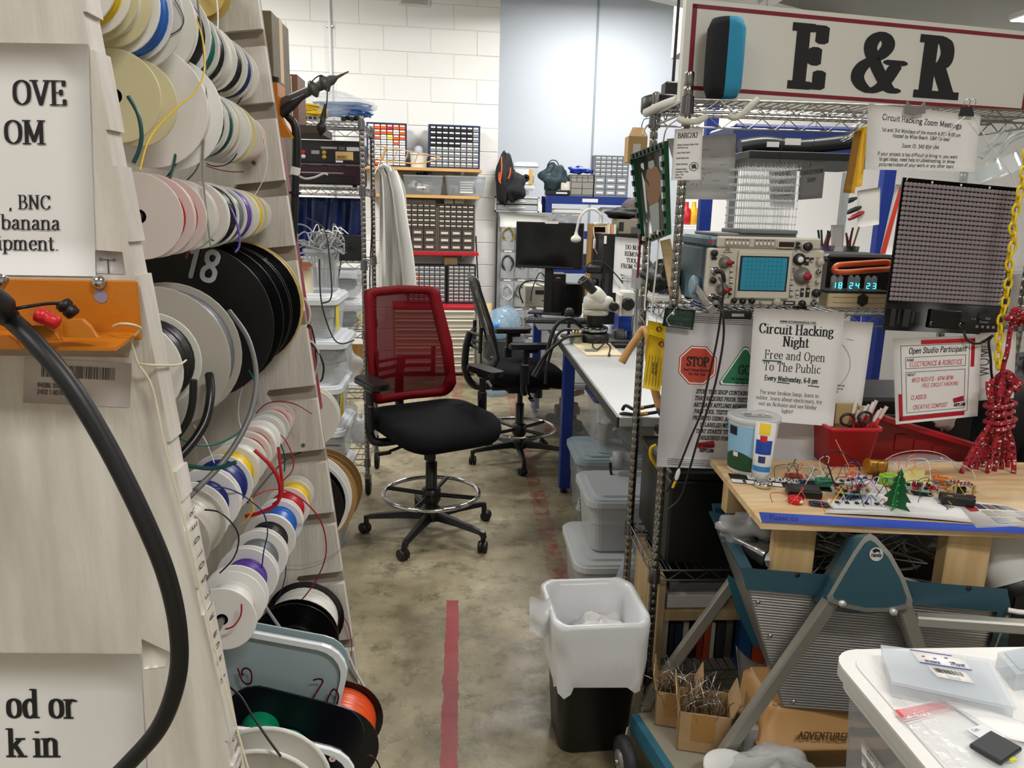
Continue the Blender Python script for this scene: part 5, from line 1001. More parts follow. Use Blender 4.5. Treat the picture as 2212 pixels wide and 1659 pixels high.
# ---------------------------------------------------------------- waste bin
t=thing('waste_bin','black waste bin lined with a translucent white bag, beside the chrome rack','bin',(.387,1.985,0),.06)
def loopz(w,d,r,z,dx=0,dy=0,wob=0,seed=0):
    rr=random.Random(seed); ph=rr.uniform(0,6); q=rrect(w,d,r,6); return [(x*(1+wob*math.sin(5*i*2*PI/len(q)+ph)*.6+wob*math.sin(11*i*2*PI/len(q)+2*ph)*.4)+dx,y*(1+wob*math.sin(4*i*2*PI/len(q)-ph))+dy,z+wob*.15*math.sin(7*i*2*PI/len(q)+ph)) for i,(x,y) in enumerate(q)]
def shell(mb,loops,cap=True,smooth=True):
    n=len(loops[0]); return mb.add([p for l in loops for p in l],[(j*n+i,j*n+(i+1)%n,(j+1)*n+(i+1)%n,(j+1)*n+i) for j in range(len(loops)-1) for i in range(n)]+([tuple(range(n))[::-1]] if cap else []),smooth)
shell(MB(),[loopz(.195,.18,.04,0),loopz(.2,.185,.04,.006),loopz(.25,.255,.05,.40),loopz(.262,.268,.05,.405),loopz(.262,.268,.05,.418),loopz(.245,.25,.05,.418),loopz(.19,.175,.04,.03)]).build('body',mat('#0a0a0b',.3),t)
BAGM=mat('#f1f3f6',.3,alpha=.86,bump=1,bscale=14)
shell(MB(),[loopz(.165,.155,.04,.13,0,0,.05,1),loopz(.205,.205,.05,.33,0,0,.03,2),loopz(.232,.236,.05,.41,0,0,.012,3),loopz(.25,.255,.05,.424,0,0,.01,3),loopz(.272,.28,.05,.424,0,0,.01,3),loopz(.276,.284,.05,.412,0,0,.012,3),loopz(.272,.278,.05,.36,0,0,.015,4),loopz(.27,.276,.05,.345,0,0,.012,5),loopz(.268,.272,.05,.30,0,-.002,.03,6),loopz(.262,.266,.05,.25,.0,-.004,.055,7),loopz(.256,.26,.05,.222,0,-.006,.09,8)],False).build('liner_bag',BAGM,t)
p=[PY(1190,1290,1.95),PY(1165,1288,1.93),PY(1148,1330,1.92),PY(1152,1385,1.92),PY(1185,1360,1.92)]
sh=MB(); sh.grid(lambda u,v:PY(1192-48*u-6*v*(1-u),1285+12*u+(85-10*u)*v+8*math.sin(5*u),1.94-.03*u+.012*math.sin(9*v)),8,6).build('bag_flap',BAGM,t,True)
mb=MB(); blob(mb,(.03,.03,.29),.09,.09,.06,14,.3,5); mb.build('crumpled_bag',mat('#f2f0ee',.4,alpha=.92,bump=.6,bscale=30),t)
S=Sheet([t.matrix_world@V(q) for q in ((-.02,-.045,.36),(.05,-.04,.365),(.055,-.06,.31),(-.015,-.065,.305))],60,40); k=MB()
for i,l in enumerate(('THANK YOU','THANK YOU','HAVE A')): text(k,l,S.mp(.004),30,12+11*i,7,serif=False,a=9,b=9,n=4)
k.build('red_print',mat('#c8323c',.5),t,True)['kind']='stuff'
# ---------------------------------------------------------------- blue workbench and what stands on and under it
bz=.83; TOPM=mat('#b4b6b5',.28,noise=.06,nscale=5); bench=thing('workbench','long grey topped workbench on blue steel legs beside the aisle','workbench',(.92,4.1,0))
MB().b2(.54,1.30,2.492,5.85,bz-.035,bz,.003).build('top',TOPM,bench,True); MB().b2(.532,.54,2.492,5.85,bz-.037,bz-.001,.001).build('edge_strip',mat('#2b2c2e',.5),bench,True)
for i,yy in enumerate((2.75,3.98,5.72)):
    for xx in ((.575,1.26) if i else (.86,1.26)):
        l=MB().b2(xx-.03,xx+.03,yy-.035,yy+.035,.03,bz-.036,.004).build('leg',BL,bench,True); MB().lathe([(.022,0),(.022,.012),(.01,.014),(.01,.032)],14,TR(xx,yy,0)).build('foot',RUB,bench,True)
for yy in (3.98,5.72): MB().b2(.60,1.23,yy-.02,yy+.02,bz-.1,bz-.036).build('cross_beam',BL,bench,True)
for yy in (2.9,3.3,3.7,4.6): MB(AX((.532,yy,bz-.018),(-1,0,0))).lathe([(.006,0),(.006,.002)],8).build('bolt',mat('#b59a5a',.3,1),bench,True)
MB().b2(.89,1.23,2.72,2.78,bz-.12,bz-.04,.003).build('cross_beam',BL,bench,True)
# monitor
a=PY(1114,530,5.25); b=PY(1259,530,5.1); c=PY(1186,480,5.2); d=PY(1186,580,5.2); ax=(b-a); w=ax.length; h=c.z-d.z; M=AX(V(((a.x+b.x)/2,(a.y+b.y)/2,d.z)),(0,0,1),V((ax.x,ax.y,0)))
t=thing('monitor','black flat monitor switched off on the far end of the bench','monitor',M=M); MB().b2(-w/2,w/2,0,.03,0,h,.004).build('housing',mat('#0d0d0e',.35),t); MB().b2(-w/2+.012,w/2-.012,-.002,.001,.022,h-.012).build('screen',mat('#0a0b0c',.12),t)
MB().b2(-.03,.06,-.004,.0,h-.009,h+.006).build('sticker',PAPER,t); MB().b2(-w/2+.02,w/2-.05,-.003,0,.010,.012).build('bezel_line',STEEL,t)
MB().b2(-.03,.03,.03,.05,bz-d.z+.01,h*.5,.004).b2(-.12,.12,-.06,.12,bz-d.z+.0005,bz-d.z+.014,.005).build('stand',BLACK,t)
def bx(name,label,cat,px,Y,depth,m,z=bz,bev=.004,parts=(),rz=0,M=None):
    x,z0,w,h=F(*px,Y); h=z0+h-z; t=thing(name,label,cat,(x,Y+depth/2,z),rz); MB().b2(-w/2,w/2,-depth/2,depth/2,0,h,bev).build('case',m,t)
    for (u0,u1,v0,v1,mm,nm,pr) in parts: MB().b2(-w/2+u0*w,-w/2+u1*w,-depth/2-pr,-depth/2+.001,h*(1-v1),h*(1-v0)).build(nm,mm,t)
    return t,w,h
K=mat('#141416',.4)
bx('desktop_speaker','black upright desktop speaker in front of the monitor','speaker',(1192,591,1222,650),5.2,.14,mat('#0b0b0c',.5),parts=((.3,.6,.09,.12,mat('#c87a2a',.4),'badge',.001),(.1,.9,.2,.95,mat('#060607',.8),'grille',.002)))
x,z,w,h=F(1221,580,1262,652,5.0); t=thing('desk_fan_box','rounded black computer case with a curved back beside the speaker','computer',(x,5.1,bz)); MB(AX((0,0,0),(0,-1,0),(1,0,0))).prism([(a,-b+h/2) if False else (a,b-h/2) for a,b in rrect(w,h,.03)],-.06,.06,Matrix.Rotation(PI,4,'X')).build('case',mat('#08080a',.2),t)
for k in kids(t): k.location=(0,0,0)
bx('bench_meter','beige bench instrument with leads at the far end of the bench','meter',(1134,618,1190,650),5.55,.2,mat('#a39f92',.5),parts=((.05,.3,.15,.85,mat('#8c8a80',.4),'panel',.002),(.4,.95,.2,.4,DARK,'display',.002)))
t=thing('keyboard','black keyboard lying in front of the speaker','keyboard',(PY(1203,659,4.75).x,4.75,bz)); MB().b2(-.2,.2,-.07,.07,.006,.018,.003).build('base',BLACK,t)
kk=MB().box((0,0,.0215),(.0155,.0155,.008),.002).mesh('key',mat('#26272a',.5))
for i in range(20):
    for j in range(6): o=bpy.data.objects.new('key',kk); CO.objects.link(o); o.parent=t; o.location=(-.185+.0194*i,-.055+.0215*j,0)
MB().b2(PY(1160,665,4.55).x,.98,4.42,4.95,bz,bz+.005).thing('mouse_mat','dark grey mat under the keyboard','mat',mat('#3d4145',.7))
# white gooseneck lamp
t=thing('gooseneck_lamp','white gooseneck lamp with a small bulb bowing over the monitor edge','lamp',PY(1300,500,4.7)); MB().tube([PY(1300,482,4.7),PY(1298,465,4.7),PY(1285,453,4.7),PY(1268,454,4.7),PY(1253,470,4.7),PY(1247,492,4.7),PY(1245,502,4.7)],.008,10,6).build('neck',mat('#dcdad4',.4),t,True)
p=PY(1245,500,4.7); MB(AX(p,(0,0,-1))).lathe([(.008,0),(.011,.012),(.012,.02),(.03,.035),(.033,.05),(.024,.062),(.001,.068)],16).build('bulb',mat('#e9e5da',.3),t,True)
p=PY(1300,484,4.7); MB().box(p,(.09,.06,.015),.004).build('base',WHITE,t,True)
MB().tube([PY(1282,490,4.68),PY(1283,505,4.66),PY(1286,520,4.66)],.003,6,3).box(PY(1284,527,4.66),(.016,.014,.06),.004).tube([PY(1285,537,4.66),PY(1290,548,4.66),PY(1294,556,4.66)],.003,6,3).build('inline_switch',WHITE,t,True)
# wooden cubby, computer tower, meter on top, notice
x,z,w,h=F(1278,484,1328,585,4.84); t=thing('wooden_cubby','open wooden cubby with shelves beside the computer tower','cubby',(x,4.94,bz)); H=z+h-bz; C2=mat('#b1834c',.6,noise=.25,nscale=5)
MB().b2(-w/2,-w/2+.012,-.1,.1,0,H).build('side',C2,t); MB().b2(w/2-.012,w/2,-.1,.1,0,H).build('side',C2,t); MB().b2(-w/2,w/2,.09,.1,0,H).build('back',mat('#8a6238',.7),t)
for f in (0,.3,.5,.74,.97): MB().b2(-w/2+.012,w/2-.012,-.1,.09,H*f,H*f+.012).build('shelf',mat('#d8b682',.6),t)
t,w,h=bx('computer_tower','black computer tower carrying a taped notice, behind the microscope','computer',(1302,506,1392,648),4.45,.35,mat('#0b0b0c',.4),parts=((.0,.06,.02,.1,WHITE,'power_button',.002),(.0,.12,.13,.3,K,'drive_bay',.003),(.06,.15,.4,.85,mat('#232427',.6),'vent',.003)))
tw=t
S=sheet_thing('notice','white notice headed DO NOT REMOVE TOOLS taped to the black computer tower',[(1329,511),(1400,517),(1398,640),(1323,632)],75,122,4.44)
lettering(S,[('DO NOT',42,25,9.5),('REMOVE',42,39,9.5),('TOOLS',42,53,9.5),('FROM SHOP',42,66,9.5)],a=10,b=3,fine=4,wx=.86)
lettering(S,[('Small tools have gone missing',40,83,3.4),('parts of tool kits back after',40,89,3.4),('making the kits of little use',40,95,3.4)],a=9,b=7,n=4,fine=2,wx=.9)
zt=PY(1340,506,4.45).z
t,w,h=bx('meter','olive beige bench meter on top of the computer tower','meter',(1336,474,1392,505),4.5,.22,mat('#8b8672',.5),zt,parts=((.02,.2,.2,.8,DARK,'window',.002),(.5,.95,.5,.95,mat('#55565a',.5),'module',.004)))
x,z,w,h=F(1310,455,1380,474,4.6); mb=MB(); blob(mb,(0,0,.028),.12,.09,.03,14,.25,21); o=mb.thing('black_cloth','crumpled black cloth bag on top of the meter','bag',mat('#141416',.8)); o.location=(x+.02,4.62,PY(1350,474,4.5).z-.004)
for i,(c,dx) in enumerate((('#d9cdb0',-.0),('#d98a5a',.018),('#c9d9c4',.034))): MB(TR(PY(1318,498,4.44).x+dx,4.47,zt,rx=-.15)).b2(-.007,.007,0,.08,0,.055).thing('card_pack','small card booklet, '+ORD[i]+' from the left on the computer tower','booklet',mat(c,.6))
# stereo microscope
mx=PY(1283,745,4.02); t=thing('stereo_microscope','cream stereo microscope with black eyepieces on the bench','microscope',(mx.x,4.02,bz)); CM=mat('#d3d1c6',.35); Yv=4.02
def q(px,py,dy=0): return PY(px,py,Yv+dy)
MB(TR(mx.x,4.02,bz)).lathe([(.075,.001),(.078,.01),(.078,.05),(.06,.055)],26).build('ring_base',BLACK,t,True)
MB(TR(mx.x,4.02,bz)).lathe([(.066,.058),(.07,.065),(.07,.085),(.06,.09)],26).build('ring_light',mat('#1a1a1c',.2),t,True); MB(TR(mx.x,4.02,bz)).lathe([(.0705,.066),(.0715,.072),(.0705,.078)],26,cap=False).build('light_rim',CHROME,t,True)
MB(TR(mx.x,4.02,bz)).lathe([(.04,.09),(.045,.1),(.045,.145),(.05,.15)],20).build('objective',BLACK,t,True)
zb=bz+.15
def body(u,v):
    l=(rrect(.135,.12,.05,5)); 
    return l
lp=[]
for z,s,dx in ((0,.92,0),(.006,1,0),(.03,1.02,0),(.034,.98,0),(.036,1.08,.005),(.075,1.16,.012),(.09,1.1,.012),(.098,.9,.01)):
    lp.append([(mx.x+x*s+dx,4.02+y*s,zb+z) for x,y in rrect(.135,.12,.05,5)])
n=len(lp[0]); MB().add([p for l in lp for p in l],[(j*n+i,j*n+(i+1)%n,(j+1)*n+(i+1)%n,(j+1)*n+i) for j in range(len(lp)-1) for i in range(n)]+[tuple(range(n))[::-1],tuple(range((len(lp)-1)*n,len(lp)*n))],True).build('body',CM,t,True)
MB().b2(mx.x-.072,mx.x+.08,3.952,3.956,zb+.031,zb+.0335).build('seam',DARK,t,True)
for i,dy in enumerate((-.04,.035)):
    A=V((mx.x+.02,4.02+dy,zb+.085)); D_=V((-.62,-.12,.62)).normalized(); 
    MB(AX(A,D_)).lathe([(.036,0),(.038,.03),(.037,.055),(.03,.06)],18).build('prism_housing',CM,t,True)
    MB(AX(A+D_*.058,D_)).lathe([(.021,0),(.021,.03),(.024,.032),(.025,.07),(.028,.078),(.028,.085),(.019,.086),(.018,.08)],18).build('eyepiece',BLACK,t,True)
MB().add([V((mx.x+.04,3.98,zb+.098)),V((mx.x+.05,4.06,zb+.098)),V((mx.x+.13,4.06,zb+.05)),V((mx.x+.13,3.98,zb+.05)),V((mx.x+.04,3.98,zb+.03)),V((mx.x+.05,4.06,zb+.03)),V((mx.x+.13,4.06,zb+.012)),V((mx.x+.13,3.98,zb+.012))],[(0,1,2,3),(7,6,5,4),(0,4,5,1),(1,5,6,2),(2,6,7,3),(3,7,4,0)]).b2(mx.x+.115,mx.x+.13,3.96,4.08,zb+.0,zb+.115,.006).build('arm',CM,t,True)
MB(AX((mx.x+.085,3.975,zb+.05),(0,-1,0))).lathe([(.022,0),(.024,.005),(.024,.022),(.018,.026)],18).build('zoom_knob',BLACK,t,True); MB(AX((mx.x+.16,3.98,zb+.065),(0,-1,0))).lathe([(.03,0),(.033,.005),(.033,.03),(.026,.034)],20).build('focus_knob',BLACK,t,True)
MB().b2(mx.x+.13,mx.x+.20,3.98,4.07,zb-.0,zb+.13,.008).build('focus_block',CM,t,True)
MB().cyl((mx.x+.215,4.03,bz+.015),(mx.x+.215,4.03,bz+.42),.016,n=14).build('pillar',CHROME,t,True); MB().b2(mx.x-.02,mx.x+.28,3.98,4.3,bz+.0005,bz+.016,.006).build('foot_plate',DARK,t,True)
MB().b2(mx.x+.19,mx.x+.24,4.0,4.06,zb+.14,zb+.25,.006).build('camera_block',mat('#b9bab8',.35,.6),t,True)
# other microscope behind: black camera tube
p=PY(1283,600,4.5); t=thing('camera_tube','black inspection camera on a ringed column behind the microscope','camera',(p.x,4.5,bz)); MB(TR(p.x,4.5,bz)).lathe([(.05,.001),(.05,.02),(.014,.025),(.014,.12),(.035,.125),(.037,.2),(.02,.21),(.02,.24),(.03,.25),(.03,.29),(.02,.3)],18).build('tube',BLACK,t,True); MB(TR(p.x,4.5,bz)).lathe([(.0375,.205),(.0375,.215)],18,cap=False).build('ring',CHROME,t,True)
x,z,w,h=F(1266,574,1300,590,4.48); MB().box((x,4.5,z+h/2),(w,.1,h),.008).build('head',BLACK,t,True)
MB().tube([PY(1262,585,4.45),PY(1272,570,4.45),PY(1290,564,4.45),PY(1310,572,4.44),PY(1333,596,4.42),PY(1346,612,4.42)],.004,6,5).build('cable',BLACK,t,True)
# desk lamp arm with black spiral hoses
for i,(lb,pts,r) in enumerate((('black flexible hose arching off the bench edge, upper one',[(1262,712),(1235,690),(1215,692),(1200,705),(1190,730),(1182,760),(1170,790),(1157,815)],.011),('black flexible hose hanging straight down off the bench edge',[(1250,715),(1222,712),(1205,722),(1196,742),(1186,775),(1180,800),(1178,830)],.008),('black flexible hose sagging off the bench edge, lowest one',[(1255,725),(1225,728),(1207,740),(1192,752),(1175,770),(1160,795),(1150,812)],.008))):
    cable('flexible_hose',lb,[PY(px,py,4.05-.012*j-.05*i) for j,(px,py) in enumerate(pts)],r,BLACK,10,6)
x,z,w,h=F(1222,655,1238,700,4.2); t=thing('clip_light','black articulated clip light beside the microscope','lamp',(x,4.2,bz)); MB().lathe([(.045,.001),(.045,.012),(.012,.018)],16).build('base',BLACK,t); MB().tube([(0,0,.015),(0,0,.1),(.0,0,.15)],.009,8).lathe([(.02,.1),(.025,.105),(.025,.15),(.015,.16)],14).build('head',BLACK,t)
# small things
p=PZ(1241,742,bz); t=thing('tip_holder','round tin of brass wool and soldering tips on the bench edge','holder',(p.x+.01,p.y,bz)); MB().lathe([(.036,0),(.038,.004),(.036,.05)],18).build('tin',STEEL,t)
for i in range(7): MB(TR(.022*math.cos(i*.9),.022*math.sin(i*.9),.045)).lathe([(.008,0),(.008,.02),(.003,.026)],8).build('tip',mat('#c9a23c' if i%2 else '#b9b7b0',.25,1),t)
a,b,c,d=[PZ(*q_,bz+.004) for q_ in ((1237,743),(1312,736),(1345,768),(1268,768))]; MB().prism([(v.x,v.y) for v in (d,c,b,a)],bz,bz+.006).thing('work_board','pale square hardboard work mat under the microscope','board',mat('#d3c4a0',.5,noise=.1))
p=PZ(1277,758,bz+.006); MB().box((p.x,p.y,bz+.009),(.06,.04,.005),.001).b2(p.x-.02,p.x+.02,p.y-.012,p.y+.012,bz+.011,bz+.0125).thing('circuit_board','small grey circuit board on the hardboard mat','circuit board',mat('#6f7674',.4))
bx('power_adapter','black power adapter on the bench beside the rack','adapter',(1327,743,1368,765),3.85,.08,BLACK)
cable('black_lead','black lead looping from the adapter over the hardboard mat',[PY(1330,757,3.84),PZ(1315,768,bz+.008),PZ(1318,748,bz+.01),PZ(1296,735,bz+.05),PZ(1280,745,bz+.02),PZ(1290,755,bz+.012),PZ(1305,742,bz+.02)],.004,BLACK)
x,z,w,h=F(1322,722,1352,745,4.1); MB(TR(x,4.1,bz)).prism(rrect(w,.09,.03),0,h).prism(rrect(w*.6,.05,.02),h,h+.008).thing('tin_case','rounded silver tin on the bench by the blue box','tin',STEEL)
MB(TR(PY(1318,725,4.2).x,4.22,bz+.0,rx=-.5)).b2(-.06,.06,0,.012,.005,.075,.003).b2(-.05,.05,-.004,0,.01,.07).thing('silver_plate','tilted silver grey device leaning behind the tin','device',mat('#aeb3b4',.3,.5))
x,z,w,h=F(1336,683,1374,716,4.1); t=thing('blue_box','bright blue cardboard box with faint lettering beside the rack post','box',(x,4.16,bz+.0)); MB().b2(-w/2,w/2,-.06,.06,z-bz,z-bz+h,.002).b2(-w/2+.01,w/2-.01,-.05,.05,0,z-bz).build('box',mat('#0f3aa0',.45),t)
S=Sheet([V((x-w/2,4.0985,z+h)),V((x+w/2,4.0985,z+h)),V((x+w/2,4.0985,z)),V((x-w/2,4.0985,z))],40,34); k=MB(); text(k,'VOLT',S.mp(),20,22,7,a=6,b=4,n=4); k.build('lettering',mat('#3d6bd0',.5),t,True)['kind']='stuff'
x,z,w,h=F(1352,600,1400,690,4.25); MB().b2(x-w/2,x+w/2,4.2,4.35,z,z+h,.004).b2(x-w/2-.004,x+w/2+.004,4.195,4.355,z+h,z+h+.012,.003).b2(x-.05,x+.05,4.23,4.3,bz,z).thing('clear_case','clear acrylic case standing behind the blue box','case',mat('#d0d6d8',.1,alpha=.35))
for i,(lb,pts) in enumerate((('white cable heap beside the beige instrument',[(1150,612),(1165,605),(1180,610),(1190,606),(1196,614),(1175,618),(1158,613)]),('black cable arching over the beige instrument',[(1130,655),(1122,630),(1130,612),(1150,606),(1175,608),(1192,612)]),('thin black cable loop in front of the beige instrument',[(1146,650),(1150,625),(1165,590),(1178,600),(1188,625),(1192,645),(1170,650)]))):
    cable('bench_lead',lb,[PY(a,b,5.42-.02*i) for a,b in pts],.006 if i<2 else .004,WHITE if i==0 else BLACK)
# under and beside the bench: tubs, basket, boxes
tub('large clear tub with a yellowed lid on the floor behind the blue bench leg',(.70,5.2,0),.5,.44,.36,CLEAR,mat('#b9bbbb',.5),fill=(['#55504a','#7a3a30','#8a7a4a','#3a3c3e'],.8))
tub('tall clear tub with a grey clouded lid under the bench edge',(.79,3.69,0),.46,.42,.33,mat('#c3cdd3',.15,alpha=.4),mat('#9fb0b8',.35,alpha=.85),fill=(['#3f5a7a','#7d8a92','#c9c9c5'],.6))
tub('clear tub with a dark blue lid stacked under the bench',(.84,3.69,.36),.40,.36,.27,mat('#c9ced0',.15,alpha=.4),mat('#1c2f6a',.4),fill=(['#e0e0dc','#4a4a48','#8a6a40','#77797a'],.6))
carton('flattened tan cardboard box on the blue lidded tub',(.86,3.67,.66),.34,.3,.11,mat('#b08a52',.7))
t=thing('wicker_basket','dark grey woven plastic basket on the floor beside the tubs','basket',(.665,3.38,0)); GB=mat('#3a3f41',.6)
for i in range(11): shell(MB(),[loopz(.19-.004*(10-i),.19-.004*(10-i),.03,.008+i*.021),loopz(.196-.004*(10-i),.196-.004*(10-i),.03,.016+i*.021),loopz(.19-.004*(10-i),.19-.004*(10-i),.03,.027+i*.021)],i==0).build('woven_band',GB,t)
MB().b2(-.05,.06,-.04,.05,.02,.2,.01).build('contents',mat('#9a9c9d',.5),t)
for i,(lb,pts) in enumerate((('black cable coil flung over the woven basket',[(1262,1060),(1268,1035),(1285,1030),(1300,1040),(1318,1060),(1330,1075)]),('black cable hanging from the grey socket to the white lidded tub',[(1318,1000),(1320,1020),(1326,1045),(1334,1070),(1342,1090)]))):
    cable('floor_cable',lb,[PY(a,b,3.05-.1*i) for a,b in pts],.006,BLACK)
p=PY(1334,993,2.95); MB(AX(p,(1,-.2,.1))).lathe([(.012,-.03),(.012,-.02),(.036,-.018),(.036,.02),(.028,.024),(.028,.06)],20).thing('cable_socket','round grey cable socket sticking out beside the rack post','socket',mat('#9a9c9c',.4))
mb=MB(); 
tub('white translucent tub with a grey ribbed lid behind the waste bin',(.65,2.86,.235),.34,.36,.2,mat('#cfd2d4',.3,alpha=.7),mat('#b9bfc4',.45),taper=.9)
tub('lowest grey lidded tub behind the waste bin',(.625,2.84,0),.38,.44,.2,mat('#cfd2d4',.3,alpha=.7),mat('#c6cacc',.45),taper=.92)
MB(AX((.62,2.52,.0),(.02,.05,1))).lathe([(.055,.002),(.06,.05),(.06,.2),(.03,.3),(.0,.33)],18).thing('clear_bottle','clear plastic bottle standing behind the waste bin','bottle',mat('#c9d3e2',.08,alpha=.4))
t=thing('water_jug','clear blue water cooler jug lying by the steel locker','jug',(.33,6.55,.0)); z0=PY(1068,700,6.5).z
MB(AX((.36,6.62,z0),(-.3,-1,0))).lathe([(.001,-.2),(.12,-.19),(.13,-.16),(.13,.02),(.125,.03),(.13,.04),(.13,.12),(.07,.2),(.03,.22),(.03,.25)],22,cap=False).build('bottle',mat('#9fc4dc',.05,alpha=.4),t,True); MB(AX((.36-.072,6.62-.24,z0),(-.3,-1,0))).lathe([(.034,0),(.034,.03),(.001,.032)],16).build('cap',mat('#2f7fd0',.4),t,True)
MB().b2(.2,.54,6.44,6.78,0,z0-.135,.006).thing('crate','dark crate under the water jug','crate',mat('#2a2d30',.6))
MB(AX((.28,6.3,.0),(0,0,1))).lathe([(.001,.002),(.12,.004),(.13,.03),(.13,.2),(.06,.29),(.03,.3),(.03,.32)],22).thing('water_jug','clear blue water jug standing on the floor by the corner','jug',mat('#9fc4dc',.05,alpha=.4))
for i,(lb,pts) in enumerate((('upper of two black coaxial leads with brass ends lying over the bench end',[(1345,885),(1352,876),(1370,884),(1392,880),(1415,876)]),('lower of two black coaxial leads with brass ends lying over the bench end',[(1340,895),(1350,893),(1375,896),(1400,893),(1420,890)]))):
    P_=[PY(a,b,2.53-.012*j) for j,(a,b) in enumerate(pts)]; t=thing('coaxial_lead',lb,'lead',P_[2]); MB().tube(P_,.006,8,4).build('lead',BLACK,t,True); MB().cyl(P_[2],P_[3],.0072,n=10).build('brass_end',mat('#b59a5a',.3,1),t,True)
MB().tube([PY(1418,962,2.3),PY(1407,968,2.3),PY(1406,985,2.3),PY(1414,1000,2.3),PY(1422,1010,2.3)],.006,8,5).thing('yellow_loop','yellow plastic loop poking out left of the STOP poster','loop',mat('#d9b81a',.4))
# ---------------------------------------------------------------- chrome rack on the right: sign, papers, oscilloscope
rr_=wire_rack('wire_rack','chrome wire shelving rack carrying the E and R sign at the right',.593,1.615,2.115,2.47,[1.803,1.238,.452,.11],1.87,.0)
# the board
zb=1.8075; q0=PY(1468,222,2.2); B0=V((q0.x,2.2,zb)); q1=PY(2262,258,2.42); B1=V((q1.x,2.42,zb)); up=V((0,0,.262)); 
t=thing('sign_board','white board lettered E and R with a dark red border topping the rack','sign',(B0+B1)/2); nb=Sheet([B0+up,B1+up,B1,B0],800,220).n
MB().add([B0,B1,B1+up,B0+up]+[p-nb*.02 for p in (B0,B1,B1+up,B0+up)],[(0,1,2,3),(7,6,5,4),(0,4,5,1),(1,5,6,2),(2,6,7,3),(3,7,4,0)]).build('board',mat('#dcd9d0',.45),t,True)
S=Sheet([B0+up,B1+up,B1,B0],800,220); k=MB()
for r in ((12,10,742,19),(12,184,742,193),(12,10,21,193),(733,10,742,193)): S.rect(k,*r,.0008)
k.build('border',mat('#7d1426',.5),t,True)['kind']='stuff'
for s,u,wx in (('E',250,.72),('&',398,.98),('R',528,.80)):
    k=MB(); text(k,s,S.mp(.0015),u,166,128,a=12 if s=='&' else 16,b=5 if s=='&' else 6.5,wx=wx,n=8,fine=8); k.build('letter',mat('#121112',.6),t,True)
# plain two-tone bolster, felt strips over the rail
p=PY(1563,200,2.13); hh=(PY(1563,36,2.13).z-zb); t=thing('bolster','plain two tone plush bolster, half black and half blue, standing before the sign','cushion',(p.x,2.145,zb+.002)); prf=[(.001,0),(.04,.004),(.05,.03),(.0505,hh*.5),(.05,hh-.03),(.04,hh-.005),(.001,hh)]
def rev(prf,a0,a1,n=18):
    m=MB(); vs=[(r*math.cos(a0+(a1-a0)*i/n),r*math.sin(a0+(a1-a0)*i/n),z) for r,z in prf for i in range(n+1)]; w=n+1
    return m.add(vs,[(j*w+i,j*w+i+1,j*w+w+i+1,j*w+w+i) for j in range(len(prf)-1) for i in range(n)],True)
rev(prf,-1.75,1.4).build('blue_half',mat('#2f8fb5',.95,bump=.6,bscale=300),t); rev(prf,1.4,4.53).build('black_half',mat('#15171b',.95,bump=.6,bscale=300),t)
FELT=mat('#cfccc0',.95,bump=.4,bscale=200)
def ribbon(name,label,pts,w,cat,m=FELT): return MB().tube(pts,w,10,6).thing(name,label,cat,m)
ribbon('felt_strip','white felt strip draped over the front rail right of the bolster',[PY(1635,215,2.11),PY(1622,228,2.09),PY(1605,245,2.085),PY(1588,254,2.09),PY(1575,250,2.1)],.0085,'strip')
ribbon('felt_strip','white felt strip curled round the front left post',[PY(1525,252,2.09),PY(1505,262,2.08),PY(1480,262,2.085),PY(1466,256,2.10)],.0085,'strip')
a,b,c,d=PY(1392,243,2.5),PY(1465,216,2.3),PY(1470,224,2.3),PY(1393,250,2.5); MB().tube([PY(1396,244,2.5)+V((0,0,.0)),PY(1430,228,2.4),PY(1466,216,2.28)],.014,8,4).thing('foam_roll','long white foam strip lying along the left rail of the top shelf','foam strip',mat('#d9d8d2',.8))
t=thing('desk_fan','black round based stand with a thin pole behind the sign','stand',(PY(1432,200,2.52).x,2.52,zb)); 
MB().lathe([(.001,.003),(.062,.005),(.066,.012),(.066,.052),(.058,.058),(.001,.06)],24).b2(.0,.06,-.03,.03,.058,.1,.005).build('base',BLACK,t); MB().cyl((.03,0,.1),(.032,0,.5),.005,n=8).build('pole',BLACK,t)
# ---- papers along the rack front
S=sheet_thing('notice','small white notice lettered BARC/A2 on the front left post',[(1458,279),(1519,276),(1513,388),(1449,390)],62,112,[2.09]*4,curl=.004)
lettering(S,[('BARC/A2',30,20,11)],a=9,b=3,fine=4,wx=.82)
lettering(S,[('Boston Amateur Radio Club',8,36,3.2),('www.barc.org',8,42,3.2),('Learn Ham Radio',8,53,3.2),('Build Radio Kits',8,65,3.2),('Build Antennas',8,78,3.2),('Contest Radio',8,89,3.2),('Activities / Field',8,95,3.2),('Days / Fox',8,101,3.2),('Hunting',8,107,3.2)],mat('#4a4a4c',.7),al='l',a=8,b=5,n=4,fine=2)
k=MB()
for i in range(12): a=i*PI/6; S.poly(k,[(46+r*math.cos(a+e),83+r*math.sin(a+e)) for r,e in ((8,-.18),(10,-.18),(10,.18),(8,.18))])
S.poly(k,[(41,79),(49,77),(51,82),(52,88),(47,87),(42,88)]); k.build('round_emblem',mat('#3a3b3e',.7),S.T,True)['kind']='stuff'
